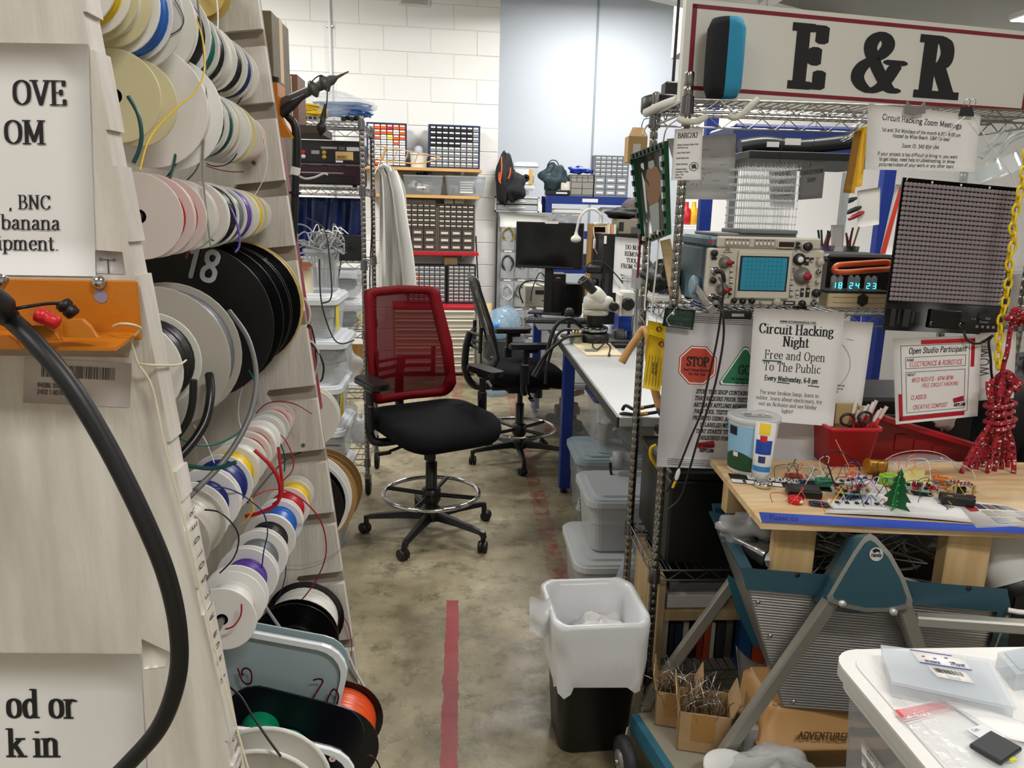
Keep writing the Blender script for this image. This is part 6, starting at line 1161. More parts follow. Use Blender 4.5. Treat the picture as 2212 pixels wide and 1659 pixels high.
# back of a notice hung inside the rack
S=sheet_thing('notice','grey back of a large notice hanging inside the rack left of the wire lattice',[(1440,300),(1590,288),(1586,432),(1478,430)],150,140,2.462,m=mat('#b3b1b0',.8),bulge=.006)
k=MB(); [S.line(k,[(70+20*(i%3),30+17*i),(88+20*(i%3),30+17*i)],1.4) for i in range(6)]
for i in range(14): a=i*PI/7; S.line(k,[(42+24*math.cos(a),80+24*math.sin(a)),(42+29*math.cos(a+.2),80+29*math.sin(a+.2))],2)
k.build('show_through',mat('#8d8c8d',.8),S.T,True)['kind']='stuff'
S=sheet_thing('notice','white notice headed Circuit Hacking Zoom Meetings clipped to the top shelf',[(1876,224),(2119,250),(2105,372),(1868,366)],250,145,[2.07,2.07,2.065,2.065],bulge=.004)
lettering(S,[('Circuit Hacking Zoom Meetings',120,35,13,dict(rot=.03)),('1st and 3rd Mondays of the month 6:00 - 8:00 pm',120,58,8.2,dict(slant=.2)),('Hosted by Mike Beach, E&R Co-lead',120,70,8.2,dict(slant=.2)),('Zoom ID: 340 854 594',120,92,8.6),('If your project is too difficult to bring in, you want',116,112,8.2,dict(slant=.0)),('to get ideas, need help troubleshooting, or show',116,124,8.2),('pictures/videos of your work or any other topic.',116,136,8.2,dict(slant=.1))],serif=False,a=5,b=5,n=4,fine=3,wx=.84)
p=PY(1977,234,2.055); t=thing('magnet_clip','grey clip with two prongs holding the zoom notice','clip',p); MB(AX(p,(0,-1,0),(1,0,0))).prism([(-.028,-.012),(0,-.018),(.028,-.012),(.024,.018),(.014,.006),(0,.003),(-.014,.006),(-.024,.018)],-.003,.003).build('body',mat('#7b7671',.4),t,True)
p=PY(2092,240,2.055); t=thing('binder_clip','black binder clip with wire loops at the notice corner','clip',p); MB().add([p+V(q) for q in ((-.018,0,-.012),(.02,0,-.012),(.016,.012,.012),(-.014,.012,.012),(-.018,.012,-.012),(.02,.012,-.012))],[(0,1,2,3),(4,3,2,5),(0,3,4),(1,5,2),(0,4,5,1)]).build('body',BLACK,t,True)
for dx in (-.006,.009): MB().tube([p+V((dx-.006,.005,.012)),p+V((dx-.008,.0,.024)),p+V((dx,-.002,.03)),p+V((dx+.008,0,.024)),p+V((dx+.006,.005,.012))],.001,5,4).build('wire_loop',CHROME,t,True)
for i,(px,yy,c,lb) in enumerate((([(1846,285),(1862,282),(1838,418),(1822,416)],2.04,'#8a5f0c','brown yellow envelope, nearest of the hanging stack'),([(1852,280),(1866,276),(1846,418),(1836,416)],2.06,'#d7a514','yellow envelope in the middle of the hanging stack'),([(1860,276),(1876,272),(1862,402),(1848,405)],2.08,'#e8b41c','bright yellow envelope at the back of the hanging stack'))):
    sheet_thing('envelope',lb,px,20,140,yy,m=mat(c,.5),cat='envelope',t=.002)
mb=MB()
for i in range(12): mb.tube([PY(1870,250,2.08),PY(1860+R.uniform(-4,4),262,2.075),PY(1838+R.uniform(-14,14),282+R.uniform(-4,10),2.06),PY(1822+R.uniform(-8,20),300+R.uniform(-4,8),2.05)],.0005,4,3)
o=mb.thing('wire_tuft','tuft of fine silver wires hanging left of the zoom notice','wire',CHROME); o['kind']='stuff'
S=sheet_thing('poster','grey laminated STOP and GO tool testing poster hanging from the middle shelf',[(1440,672),(1800,690),(1770,1022),(1418,1008)],370,340,[2.092]*4,m=mat('#c6c4c6',.3),curl=.0)
k=MB(); oc=[(76+45*math.cos(PI/8+i*PI/4),112+45*math.sin(PI/8+i*PI/4)) for i in range(8)]; S.poly(k,[(76+(x-76)*1.0,y) for x,y in oc],.0005); k.build('stop_outline',mat('#b23a28',.5),S.T,True)
k=MB(); S.poly(k,[(76+(x-76)*.95,112+(y-112)*.95) for x,y in oc],.0008); k.build('stop_white_line',WHITE,S.T,True)
k=MB(); S.poly(k,[(76+(x-76)*.89,112+(y-112)*.89) for x,y in oc],.0011); k.build('stop_sign',mat('#b8412a',.5),S.T,True)
tr=lambda f:[(180+(x-180)*f,118+(y-118)*f) for x,y in ((180,66),(186,68),(234,146),(231,152),(129,152),(126,146),(174,68))]
for f,o_,nm,m in ((1,.0005,'go_outline',mat('#1f6a44',.5)),(.95,.0008,'go_white_line',WHITE),(.87,.0011,'go_sign',mat('#24714a',.5))): k=MB(); S.poly(k,tr(f),o_); k.build(nm,m,S.T,True)
lettering(S,[('STOP',76,113,19,dict(a=11,b=6,wx=.95)),('Tool Testing Required',76,124,5.4,dict(a=9,b=6,n=4,fine=2)),('For This Tool',76,133,5.4,dict(a=9,b=6,n=4,fine=2)),('GO',181,126,19,dict(a=10,b=5,wx=.95)),('No Testing Required',180,139,5,dict(a=9,b=6,n=4,fine=2)),('For This Tool',180,148,5,dict(a=9,b=6,n=4,fine=2))],off=.0015,name='sign_lettering')
lettering(S,[(l,150+d,172+14.6*i,8.4) for i,(l,d) in enumerate((('STOP! THIS SHOP CONTAINS TOOLS',0),('THAT REQUIRE PRIOR TESTING. ALL',0),('ARTISANS ASYLUMS MEMBERS MUST',0),('PASS TOOL TESTING REQUIREMENTS',2),('PRIOR TO USING ANY MACHINE THAT',2),('IS LABELED WITH A RED SIGN',2),('THAT STARTS "STOP! TOOL TEST',0),('REQUIRED FOR THIS TOOL"',0)))],a=9,b=6,n=4,fine=2,slant=.18,wx=.92)
k=MB(); S.poly(k,[(86,282),(124,276),(128,286),(126,292),(92,296),(88,292)]); k.build('red_banner',mat('#a61c2a',.5),S.T,True)
lettering(S,[('ASYLUM',110,302,7,dict(a=12,b=10,serif=False,n=4)),('Artisans',106,290,8,dict(slant=.3))],name='banner_lettering',a=8,b=7,n=4,fine=2,off=.001)
k=MB(); [S.line(k,[(24,y),(370,y+1)],1) for y in (8,12,16,20,321,325,329,333)]; k.build('ruled_lines',INK,S.T,True)['kind']='stuff'
S=sheet_thing('notice','white notice with a drawn circle, half hidden behind the circuit hacking notice',[(1780,690),(1887,697),(1858,902),(1770,895)],110,205,2.085)
k=MB(); S.line(k,[(-30+78*math.cos(a*.07-.8)+20,95+62*math.sin(a*.07-.8)) for a in range(26)],1); S.line(k,[(54,38),(70,40)],1); k.build('drawn_circle',mat('#77777a',.7),S.T,True)['kind']='stuff'
lettering(S,[('of the circuit and',42,140,4),('the output can',42,147,4),('supply',38,154,4)],mat('#555558',.7),a=7,b=5,n=4,fine=2)
S=sheet_thing('notice','white notice headed Circuit Hacking Night hanging below the oscilloscope',[(1629,665),(1825,674),(1800,921),(1612,905)],196,248,[2.03]*4,bulge=.004)
GR=mat('#1f5a4a',.6)
lettering(S,[('Circuit Hacking',95,53,21,dict(a=9,b=3)),('Night',95,79,21,dict(a=9,b=3)),('Free and Open',96,108,18.5),('To The Public',92,134,18.5),('Every Wednesday, 6-8 pm',92,156,10.5,dict(serif=False,a=9,b=9,wx=.84)),('Fix your broken lamp, learn to',91,187,8.6),('solder, learn about electronics, try',91,200,8.6),('out an Arduino and see blinky',89,213,8.6),('lights!',89,226,8.6)],fine=5,wx=.96)
lettering(S,[('www.artisansasylum.com',96,28,6)],a=7,b=3,n=4,fine=3); k=MB(); S.line(k,[(57,30),(136,30)],.6); S.line(k,[(26,113),(66,113)],3); S.line(k,[(61,159),(154,163)],2.5); k.build('underlines',GR,S.T,True)['kind']='stuff'
S=sheet_thing('notice','white red bordered notice headed Open Studio Participant under the light panel',[(1929,731),(2121,724),(2112,899),(1935,917)],192,185,[2.03,2.04,2.03,2.02])
k=MB()
for r in ((60,6,178,15),(8,120,16,178),(8,170,160,179),(170,6,178,70)): S.rect(k,*r,.0005)
k.build('red_border',mat('#b3132a',.5),S.T,True)['kind']='stuff'; k=MB()
for x0,y0,x1,y1 in ((16,17,166,169),(26,42,158,66),(26,74,158,162)):
    for q in (((x0,y0),(x1,y0)),((x0,y1),(x1,y1)),((x0,y0),(x0,y1)),((x1,y0),(x1,y1))): S.line(k,list(q),.9,.001)
k.build('boxes',mat('#3a3a3c',.7),S.T,True)['kind']='stuff'
lettering(S,[('Open Studio Participant',96,34,12,dict(slant=.2,a=8,b=7,wx=.86)),('NAME',37,50,5,dict(a=8,b=8)),('ABOUT',38,82,5,dict(a=8,b=8))],serif=False,a=8,b=8,n=6,fine=4)
lettering(S,[('ELECTRONICS & ROBOTICS',92,62,10,dict(slant=.15)),('.WED NIGHTS - 6PM-8PM',84,96,9,dict(slant=.1)),('FREE CIRCUIT HACKING',102,109,8,dict(slant=.15)),('. CLASSES!',52,134,9),('. CREATIVE COMPOST',78,156,9,dict(slant=.1))],mat('#c02840',.6),serif=False,a=5,b=5,n=4,fine=3,name='handwriting',wx=.8)
k=MB(); S.poly(k,[(132,139),(156,134),(157,146),(134,149)],.0012); k.build('red_banner',mat('#a61c2a',.5),S.T,True); lettering(S,[('ASYLUM',148,157,6)],a=12,b=10,serif=False,n=4,name='banner_lettering')
S=sheet_thing('notice','white paper with outlined letters turned sideways, right of the Open Studio notice',[(2108,720),(2196,716),(2190,860),(2108,866)],80,145,2.075)
lettering(S,[('WOM',26,62,22,dict(rot=-PI/2+.0)),('FR',26,22,14,dict(rot=-PI/2))],mat('#4a4a4e',.7),serif=False,a=4,b=4,n=4)
for px,yy,lb,ls in (([(1660,360),(1722,356),(1716,450),(1664,446)],3.0,'grey notice asking LOOKING FOR SOMETHING beyond the rack',('LOOKING','FOR','SOMETHING?')),([(1728,362),(1783,355),(1776,428),(1724,432)],3.1,'grey notice with faint mirrored heading beyond the rack, right of the looking for something notice',('CABLES FROM','SHOP!'))):
    S=sheet_thing('notice',lb,px,60,92,yy,m=mat('#a9a8ab',.7)); lettering(S,[(l,30,22+22*i,11) for i,l in enumerate(ls)],mat('#3a3a3e',.7),a=8,b=3,n=6,fine=3,wx=.62)
    p=S.c[0]; cable('notice_string','thin cord holding up the '+('looking for something' if yy==3.0 else 'mirrored')+' notice',[p+V((.04,0,0)),V((p.x+.04,yy,1.98)),V((p.x+.05,yy+.3,2.3)),V((p.x+.06,yy+.4,CZ))],.001,DARK)
# photo frame made of green circuit boards, hanging on the left side
PC=mat('#1d5a3a',.4); t=thing('photo_frame','leaning photo frame built from green circuit boards on the left rack side','photo frame',PY(1410,520,2.3))
c4=[PY(1372,338,2.45),PY(1440,312,2.2),PY(1446,500,2.2),PY(1392,522,2.45)]; S=Sheet(c4,70,190); S.T=t
S.sheet(None,2,2,.006).build('picture',mat('#26302b',.3),t,True)
k=MB(); S.poly(k,[(24,40),(36,30),(48,40),(56,60),(54,100),(46,116),(26,118),(20,100),(20,62)],.001); k.build('brown_coat_print',mat('#7a5638',.6),t,True); k=MB(); S.poly(k,[(30,22),(42,22),(44,34),(36,40),(29,34)],.0012); S.poly(k,[(24,118),(48,116),(46,178),(26,178)],.0012); k.build('grey_print',mat('#8e9490',.6),t,True)['kind']='stuff'; k=MB(); [S.poly(k,[(a,20),(a+7,20),(a+5,150),(a+1,150)],.0008) for a in (12,54)]; k.build('pale_print',mat('#b7c7c4',.6),t,True)['kind']='stuff'
for a,b in ((0,1),(1,2),(2,3),(3,0)):
    A,B=S.c[a],S.c[b]; MB(AX(A+S.n*.004,B-A,S.n)).b2(-.006,.008,-.009,.009,-.008,(B-A).length+.008).build('circuit_board',PC,t,True)
    L=(B-A).length; m=MB(AX(A+S.n*.004,B-A,S.n)); n=max(3,int(L/.03))
    for i in range(n): m.b2(.008,.014,-.006,.006,.01+i*L/n,.01+i*L/n+.016)
    m.build('chips',mat('#15181a',.4),t,True)['kind']='stuff'
for f in (.2,.5,.8): p=S.at(70*f,186); MB().box(p+S.n*.014,(.014,.012,.014),.002).build('white_connector',mat('#d8d4c0',.5),t,True)
cable('red_lanyard','dark red beaded lanyard hanging beside the circuit board frame',[PY(1383,505,2.42),PY(1381,550,2.42),PY(1377,600,2.42)],.004,mat('#6a0f1c',.5)); MB().tube([PY(1388,292,2.4),PY(1395,275,2.45),PY(1405,268,2.5)],.003,6,3).thing('hanging_wire','pale wire from the far corner of the circuit board frame up to the shelf','wire',mat('#c9c6bd',.5)); MB().tube([PY(1432,312,2.2),PY(1437,285,2.14),PY(1445,270,2.115)],.002,6,3).thing('hanging_wire','pale wire from the near corner of the circuit board frame up to the shelf','wire',mat('#c9c6bd',.5))
t=thing('cardboard_carton','small open cardboard carton stuck behind the circuit board frame','box',PY(1375,350,2.68)); p=PY(1376,352,2.68); w=.055
MB().b2(p.x-w/2-.01,p.x+w/2,2.66,2.72,p.z,p.z+.085,.001).build('box',mat('#c7a673',.7),t,True); MB().add([(p.x-w/2-.01,2.66,p.z+.085),(p.x+w/2,2.66,p.z+.085),(p.x+w/2-.012,2.68,p.z+.115),(p.x-w/2+.006,2.68,p.z+.115)],[(0,1,2,3)]).build('flap',mat('#b8935c',.7),t,True); MB().b2(p.x-.02,p.x+.005,2.6585,2.66,p.z+.03,p.z+.06).build('label',PAPER,t,True)
MB().tube([V((p.x+.01,2.69,p.z+.1)),V((p.x+.012,2.66,p.z+.14)),V((p.x+.02,2.475,1.803-.012))],.0015,5,3).build('tie',DARK,t,True)
# tags and hanger on the left side
S=sheet_thing('hang_tag','yellow paper tag with ruled lines, nearest on the left rack side',[(1402,722),(1436,733),(1427,846),(1388,838)],40,112,[2.16,2.14,2.14,2.16],m=mat('#e0b90f',.5),cat='tag'); k=MB(); [S.line(k,[(8+7*i,40),(6+7*i,104)],.9) for i in range(5)]; k.build('ruled_lines',INK,S.T,True)['kind']='stuff'
k=MB(); p=S.at(33,12,.001); MB(AX(p,S.n)).lathe([(.004,0),(.008,.0005),(.008,.001)],14,cap=False).build('eyelet',mat('#7a3a24',.5),S.T,True)
lettering(S,[('Customer Name',24,66,3.4,dict(rot=PI/2)),('Drop off date',17,66,3.4,dict(rot=PI/2))],n=4,fine=2,a=9,b=7)
S=sheet_thing('hang_tag','bright yellow paper tag behind the ruled tag on the left rack side',[(1400,692),(1441,700),(1440,835),(1392,826)],40,135,[2.2,2.18,2.18,2.2],m=mat('#efd010',.5),cat='tag'); p=S.at(24,14,.001); MB(AX(p,S.n)).lathe([(.004,0),(.0085,.0005),(.0085,.001)],14,cap=False).build('eyelet',mat('#7a3a24',.5),S.T,True)
cable('tag_string','white string holding the yellow tags to the rack rail',[PY(1424,708,2.18),PY(1418,690,2.16),PY(1422,672,2.14),PY(1428,662,2.118)],.001,WHITE)
t=thing('coat_hanger','pale wooden coat hanger hung on the left rack side','hanger',PY(1390,880,2.3)); HW=mat('#c99a5f',.4,noise=.15,nscale=6,stretch=(1,1,8))
MB().tube([PY(1343,783,2.3),PY(1358,757,2.3),PY(1375,733,2.3),PY(1386,716,2.3),PY(1395,712,2.29),PY(1400,722,2.27),PY(1403,740,2.26),PY(1402,770,2.25),PY(1412,830,2.22),PY(1425,880,2.2)],.0125,10,6).build('bar',HW,t,True)
MB().tube([PY(1393,712,2.3),PY(1392,698,2.3),PY(1387,688,2.31),PY(1380,680,2.33),PY(1385,668,2.35),PY(1394,672,2.34)],.002,6,5).build('hook',STEEL,t,True)
for i,(a,b) in enumerate((((1402,520,2.34),(1393,655,2.3)),((1423,515,2.3),(1408,665,2.28)))): 
    A,B=PY(*a),PY(*b); m=MB().tube([A,(A+B)/2+V((.002,0,0)),B,B+V((0,-.01,-.02))],.0026,6,3); m.thing('white_zip_tie','white ladder strap hanging from the circuit board frame, '+('left' if i==0 else 'right')+' one','strap',mat('#dcdad2',.5))
S=sheet_thing('circuit_card','dark green circuit board card reading AIRSTRIP121 BANDCAMP COM tied to the middle shelf',[(1437,665),(1503,670),(1497,713),(1431,704)],70,46,2.07,m=mat('#0f241c',.35),cat='card',t=.0015)
lettering(S,[('AIRSTRIP121',35,13,9),('.BANDCAMP.',36,27,9),('COM',36,41,9)],mat('#2f5a48',.5),serif=False,a=5,b=5,n=4,fine=3,wx=.86); cable('tag_string','thin white string through the green circuit card',[PY(1448,704,2.065),PY(1440,690,2.06),PY(1455,672,2.06),PY(1462,664,2.1)],.0008,WHITE)
MB(AX(PY(1454,678,2.069),(0,-1,0))).lathe([(.001,.002),(.006,.002),(.006,0)],14).build('metal_disc',CHROME,S.T,True)
MB(TR(0,0,0)).add([PY(1428,520,2.42),PY(1448,515,2.4),PY(1475,655,2.36),PY(1452,660,2.38)]+[p+V((0,.012,0)) for p in (PY(1428,520,2.42),PY(1448,515,2.4),PY(1475,655,2.36),PY(1452,660,2.38))],[(0,1,2,3),(7,6,5,4),(0,4,5,1),(1,5,6,2),(2,6,7,3),(3,7,4,0)]).thing('wood_strip','pale wooden strip leaning behind the front left post','strip',WOOD)
x,z,w,h=F(1410,645,1468,662,2.35); t=thing('breadboard','white breadboard with wires on the left end of the middle shelf','breadboard',(x,2.38,1.242)); MB().b2(-w/2,w/2,-.05,.05,0,.014,.002).build('board',mat('#d9d8cf',.5),t)
for i in range(6): MB().tube([(-.02+.008*i,0,.014),(-.01+.008*i,-.01,.03+.004*i),(.0+.01*i,.02,.014)],.0008,5,4).build('jumper_wire',WM_[('black','blue','green','red','gray','navy')[i]],t)
# cables hanging from the probes
for i,(lb,pts,r) in enumerate((('left one of two black probe leads hanging in front of the poster',[(1554,600),(1562,620),(1560,660),(1548,740),(1530,820),(1515,890),(1490,950),(1462,1020),(1440,1062)],.0032),('right one of two black probe leads hanging in front of the poster',[(1552,650),(1562,680),(1562,740),(1545,830),(1522,905),(1505,960),(1485,1030),(1470,1075),(1445,1100)],.0032))):
    cable('probe_lead',lb,[PY(a,b,2.07-.03*min(1,j)-.015*i) for j,(a,b) in enumerate(pts)],r,BLACK,8)
MB(AX(PY(1468,1012,2.02),PY(1460,1038,2.02)-PY(1468,1012,2.02))).lathe([(.002,0),(.006,.01),(.006,.03),(.003,.036)],12).thing('probe_clip','white clip on the lower probe lead end','clip',mat('#d8d8d2',.4)); MB(AX(PY(1459,1040,2.02),PY(1452,1056,2.02)-PY(1459,1040,2.02))).lathe([(.004,0),(.004,.02)],10).thing('probe_clip','yellow and grey clip tip on the lower probe lead end','clip',mat('#d0a41c',.4))
# ---- oscilloscope
zs=1.243; Y=2.165; a=PY(1526,600,Y); b=PY(1775,600,Y); zt=PY(1650,538,Y).z; H=zt-zs-.0; x0,x1=a.x,b.x; W=x1-x0
t=thing('oscilloscope','grey blue analog oscilloscope with a teal screen on the middle shelf','oscilloscope',((x0+x1)/2,Y+.15,zs)); CB=mat('#5d7785',.45); CBG=mat('#c5beae',.45)
MB().b2(x0,x1,Y+.015,Y+.30,zs+.012,zt,.006).build('case',CB,t,True); MB().b2(x0-.001,x1+.001,Y-.001,Y+.02,zs+.01,zt,.005).build('front_panel',CBG,t,True)
z2=PY(1650,512,Y).z; MB().b2(x0+.025,x1-.012,Y+.0,Y+.02,zt+.001,z2,.005).build('upper_panel',CBG,t,True); MB().b2(x0+.004,x1-.014,Y+.018,Y+.3,zt,z2-.002,.008).build('upper_case',CB,t,True)
for i in range(24): MB().b2(x0-.0015,x0+.001,Y+.03,Y+.05,zs+.03+i*.006,zs+.033+i*.006).build('vent_slot',BLACK,t,True)
for dx in (.02,W-.05): MB().b2(x0+dx,x0+dx+.03,Y+.03,Y+.06,zs,zs+.013).b2(x0+dx,x0+dx+.03,Y+.24,Y+.27,zs,zs+.013).build('foot',RUB,t,True)
S=Sheet([V((x0,Y-.002,zt)),V((x1,Y-.002,zt)),V((x1,Y-.002,zs+.01)),V((x0,Y-.002,zs+.01))],942,490); S.T=t; U=W/942
def pt(X,Y_): f=(Y_-595)/475; return X-(740-38*f),(Y_-592)*490/485
def rc(X0,Y0,X1,Y1,m,nm,off=.0008,d=0):
    u0,v0=pt(X0,Y0); u1,v1=pt(X1,Y1)
    if d: p=S.at((u0+u1)/2,(v0+v1)/2,d/2); return MB().box(p,((u1-u0)*U,d,(v1-v0)*U),min(.002,d*.3)).build(nm,m,t,True)
    k=MB(); S.rect(k,u0,v0,u1,v1,off); return k.build(nm,m,t,True)
def knob(X,Y_,r,prof,m,nm='knob'):
    u,v=pt(X,Y_); return MB(AX(S.at(u,v),S.n)).lathe([(r*U*a,b) for a,b in prof],18,cap=False).build(nm,m,t,True)
K1=[(1,0),(1,.008),(.85,.012),(.0001,.0125)]; KG=mat('#77736c',.4); KB=mat('#1c1b1b',.4); KR=mat('#9c1424',.35); KW=mat('#bdb6a6',.4)
MB().box(S.at(*pt(1180,812),.004),(440*U,.012,380*U),.004).build('screen_bezel',mat('#cbc5b5',.4),t,True)
rc(985,650,1356,948,mat('#0e1518',.3),'screen_surround',.0108); rc(1002,662,1342,938,mat('#1b8fae',.15),'screen',.0114)
k=MB()
for i in range(1,10): u,v=pt(1002+34*i,800); S.line(k,[(u,pt(0,664)[1]),(u,pt(0,936)[1])],1.6,.0119)
for j in range(1,8): S.line(k,[(pt(1004,662+34.5*j)[0],pt(0,662+34.5*j)[1]),(pt(1340,662+34.5*j)[0],pt(0,662+34.5*j)[1])],1.6,.0119)
k.build('graticule',mat('#0f5f78',.4),t,True)['kind']='stuff'
for X,Y_,r,kind in ((780,635,27,'b'),(868,710,50,'gr'),(785,785,32,'s'),(768,865,25,'b'),(848,940,52,'gr'),(765,1010,32,'s'),(1470,672,48,'w'),(1500,812,70,'gr'),(1640,690,30,'k'),(1632,778,24,'s'),(1625,858,18,'k'),(1615,957,34,'b'),(1600,1045,28,'s'),(938,1035,22,'b'),(1010,1038,24,'b'),(1085,1035,24,'b'),(1290,1040,34,'k'),(1500,1050,28,'b'),(1160,1045,12,'k'),(925,710,11,'b'),(908,936,11,'b'),(905,978,10,'b'),(1430,750,9,'s'),(1430,775,9,'s'),(1555,850,12,'k'),(1550,885,12,'k')):
    if kind=='gr': knob(X,Y_,r,[(1,0),(.95,.004),(.75,.006),(.7,.016),(.0001,.017)],KG); knob(X+18,Y_,r*.42,[(1,.016),(1,.026),(.0001,.027)],KR,'knob_cap')
    elif kind=='w': knob(X,Y_,r,K1,KB); knob(X,Y_,r*.5,[(1,.012),(.95,.014),(.0001,.0142)],WHITE,'knob_cap')
    elif kind=='s': knob(X,Y_,r,[(1,0),(1,.003),(.75,.004),(.75,.014),(.45,.014),(.45,.004)],CHROME,'socket')
    else: knob(X,Y_,r,K1,{'b':KB,'k':KW}[kind])
for X,Y0,n,d in ((905,740,11,16),(1398,842,10,16),(1448,932,5,14)):
    for i in range(n): rc(X,Y0+d*i,X+26,Y0+d*i+10,WHITE if i%3 else KG,'push_button',d=.004)
for X0,Y0,X1,Y1 in ((1490,918,1512,992),(1535,912,1560,994),(1520,652,1550,722),(1560,655,1590,690)): rc(X0,Y0,X1,Y1,DARK,'slide_slot'); rc(X0+3,Y0+20,X1-3,Y0+38,KW,'slide_switch',d=.006)
rc(1350,1030,1445,1062,DARK,'lamp_window'); rc(1365,1042,1430,1052,WHITE,'lamp_lens',.0012); rc(760,668,800,690,DARK,'power_switch',d=.004)
for y in (755,860,1015): rc(745,y-3,900,y-1,mat('#6a655b',.6),'panel_line')
for s,X,Y_,h in (('475',890,612,18),('OSCILLOSCOPE',890,630,9),('VERTICAL',850,652,6),('TRIGGER',1480,735,6),('HORIZ DISPLAY',1500,640,6),('TIME/DIV',1500,745,7),('INPUT',800,760,6),('VOLTS/DIV',845,765,6),('INTENSITY',1010,1060,5),('FOCUS',1085,1060,5),('POSITION',1620,660,6)):
    k=MB(); u,v=pt(X,Y_); text(k,s,S.mp(.001),u,v,h,serif=False,a=8,b=8,n=4,fine=2); k.build('panel_lettering',INK,t,True)['kind']='stuff'
S2=Sheet([V((x0+.025,Y-.001,z2)),V((x1-.012,Y-.001,z2)),V((x1-.012,Y-.001,zt+.002)),V((x0+.025,Y-.001,zt+.002))],830,100); S=S2
def pt(X,Y_): return X-795,(Y_-497)
for X0,n,X1 in ((850,6,1050),(1085,5,1255)):
    rc(X0,518,X1,582,mat('#a39d90',.5),'toggle_panel')
    for i in range(n): rc(X0+10+32*i,545,X0+26+32*i,570,WHITE,'toggle',d=.006); rc(X0+8+32*i,524,X0+28+32*i,530,INK,'toggle_mark')
rc(1272,528,1408,590,CBG,'display_bezel',d=.003); rc(1280,536,1402,582,mat('#1d0606',.15),'display',.0034)
for X,Y_,r in ((1430,546,14),(1430,580,14),(1512,572,36)): knob(X,Y_,r,K1,KB)
knob(1500,572,40,[(1,0),(1,.006),(.8,.007)],KW,'knob_skirt')
MB().b2(x0+.004,x0+.013,Y+.012,Y+.016,z2-.022,z2-.012).build('red_lamp',mat('#c01818',.3),t,True)
p=PY(1491,622,2.2); MB(AX((x0-.001,2.24,PY(1491,620,2.2).z),(-1,0,0))).lathe([(.028,0),(.03,.003),(.03,.016),(.024,.02),(.0001,.02)],22).build('handle_pivot',mat('#7f9bab',.35),t,True)
A=V((x0-.012,2.235,PY(1491,615,2.2).z)); B=V((x0-.006,2.092,zs+.012)); C_=PY(1545,672,2.09)
m=MB(AX(A,B-A,(1,0,0))); m.b2(-.0035,.0035,-.012,.012,0,(B-A).length,.001); m.M=AX(B,V((C_.x,2.098,zs-.004))-B,(0,1,0)); m.b2(-.004,.004,-.010,.010,-.004,.06,.001); m.build('carry_handle',mat('#bcbab6',.3,.9),t,True)
MB().b2(x0+.03,x0+.115,2.088,2.11,zs-.02,zs+.002,.004).build('handle_grip',BLACK,t,True); MB().b2(x0+.055,x0+.09,2.086,2.088,zs-.012,zs-.004).build('maker_plate',ALU,t,True)
for X,Y_ in ((785,785),(765,1010)):
    f=(Y_-595)/475; q=Sheet([V((x0,Y-.002,zt)),V((x1,Y-.002,zt)),V((x1,Y-.002,zs+.01)),V((x0,Y-.002,zs+.01))],942,490).at(X-(740-38*f),(Y_-592),.012)
    MB().tube([q,q+V((0,-.012,0)),q+V((.012,-.022,-.004)),q+V((.018,-.022,-.03))],.006,10,4).build('cable_boot',BLACK,t,True)
mb=MB(); blob(mb,(0,0,.04),.06,.07,.045,14,.35,33); o=mb.thing('black_pouch','crumpled black pouch beside the oscilloscope on the middle shelf','pouch',mat('#131416',.5)); o.location=(x0-.048,2.48,1.242)
MB().b2(x0+.04,x1-.06,Y+.06,Y+.28,z2-.001,z2+.008,.002).thing('grey_folder','grey folder lying on top of the oscilloscope','folder',mat('#8f8e8d',.5)); zl=z2+.008
# lattice of little lamps
t=thing('light_cube','clear wire lattice cube of small lamps on top of the oscilloscope','light cube',(PY(1640,480,2.3).x,2.3,zl)); CW=mat('#b9b9b6',.25,.8); LN=mat('#dfe3e6',.1,alpha=.5)
MB().b2(-.085,.085,-.085,.085,0,.012,.002).build('base',mat('#77787a',.5),t)
cw=MB()
for i in range(8):
    for j in range(8): cw.tube([(-.077+.022*i,-.077+.022*j,.012),(-.077+.022*i,-.077+.022*j,.20)],.0005,4)
cw.build('column_wires',CW,t)['kind']='stuff'
lm=MB()
for i in range(8):
    lm.tube([(-.08,-.077+.022*i,0),(.08,-.077+.022*i,0)],.0007,4)
    for j in range(8): lm.ball((-.077+.022*i,-.077+.022*j,.002),.0032,6)
lme=lm.mesh('lamp_layer',LN)
for k_ in range(8): o=bpy.data.objects.new('lamp_layer',lme); CO.objects.link(o); o.parent=t; o.location=(0,0,.026+.0225*k_); o['kind']='stuff'
# tube clock, black case, orange handle
x,z,w,h=F(1783,632,1918,686,2.25); t=thing('tube_clock','wooden clock box with six glowing tubes reading 18 24 23 beside the oscilloscope','clock',(x+.0,2.29,1.242)); h=z+h-1.242; MB().b2(-w/2,w/2,-.05,.05,0,h,.003).build('box',mat('#cdb892',.5,noise=.15,nscale=4,stretch=(1,1,14)),t); MB().b2(-w/2-.004,w/2+.004,-.054,.05,h,h+.005).build('top_board',BLACK,t); MB().b2(-w*.42,w*.42,-.052,-.0495,h*.35,h*.36).b2(-w*.42,w*.42,-.052,-.0495,h*.7,h*.71).build('seam',mat('#8d744c',.6),t)
MB(AX((.01,-.051,h*.55),(0,-1,0),(1,0,0))).prism([(.018*math.sin(a*PI/3),.02*math.cos(a*PI/3)) for a in range(6)],0,.003).build('hexagon_badge',mat('#2a2119',.4),t)
GLW=mat('#35e6ff',.4,emit=3)
SEG={'1':'bc','8':'abcdefg','2':'abged','4':'fgbc','3':'abgcd'}
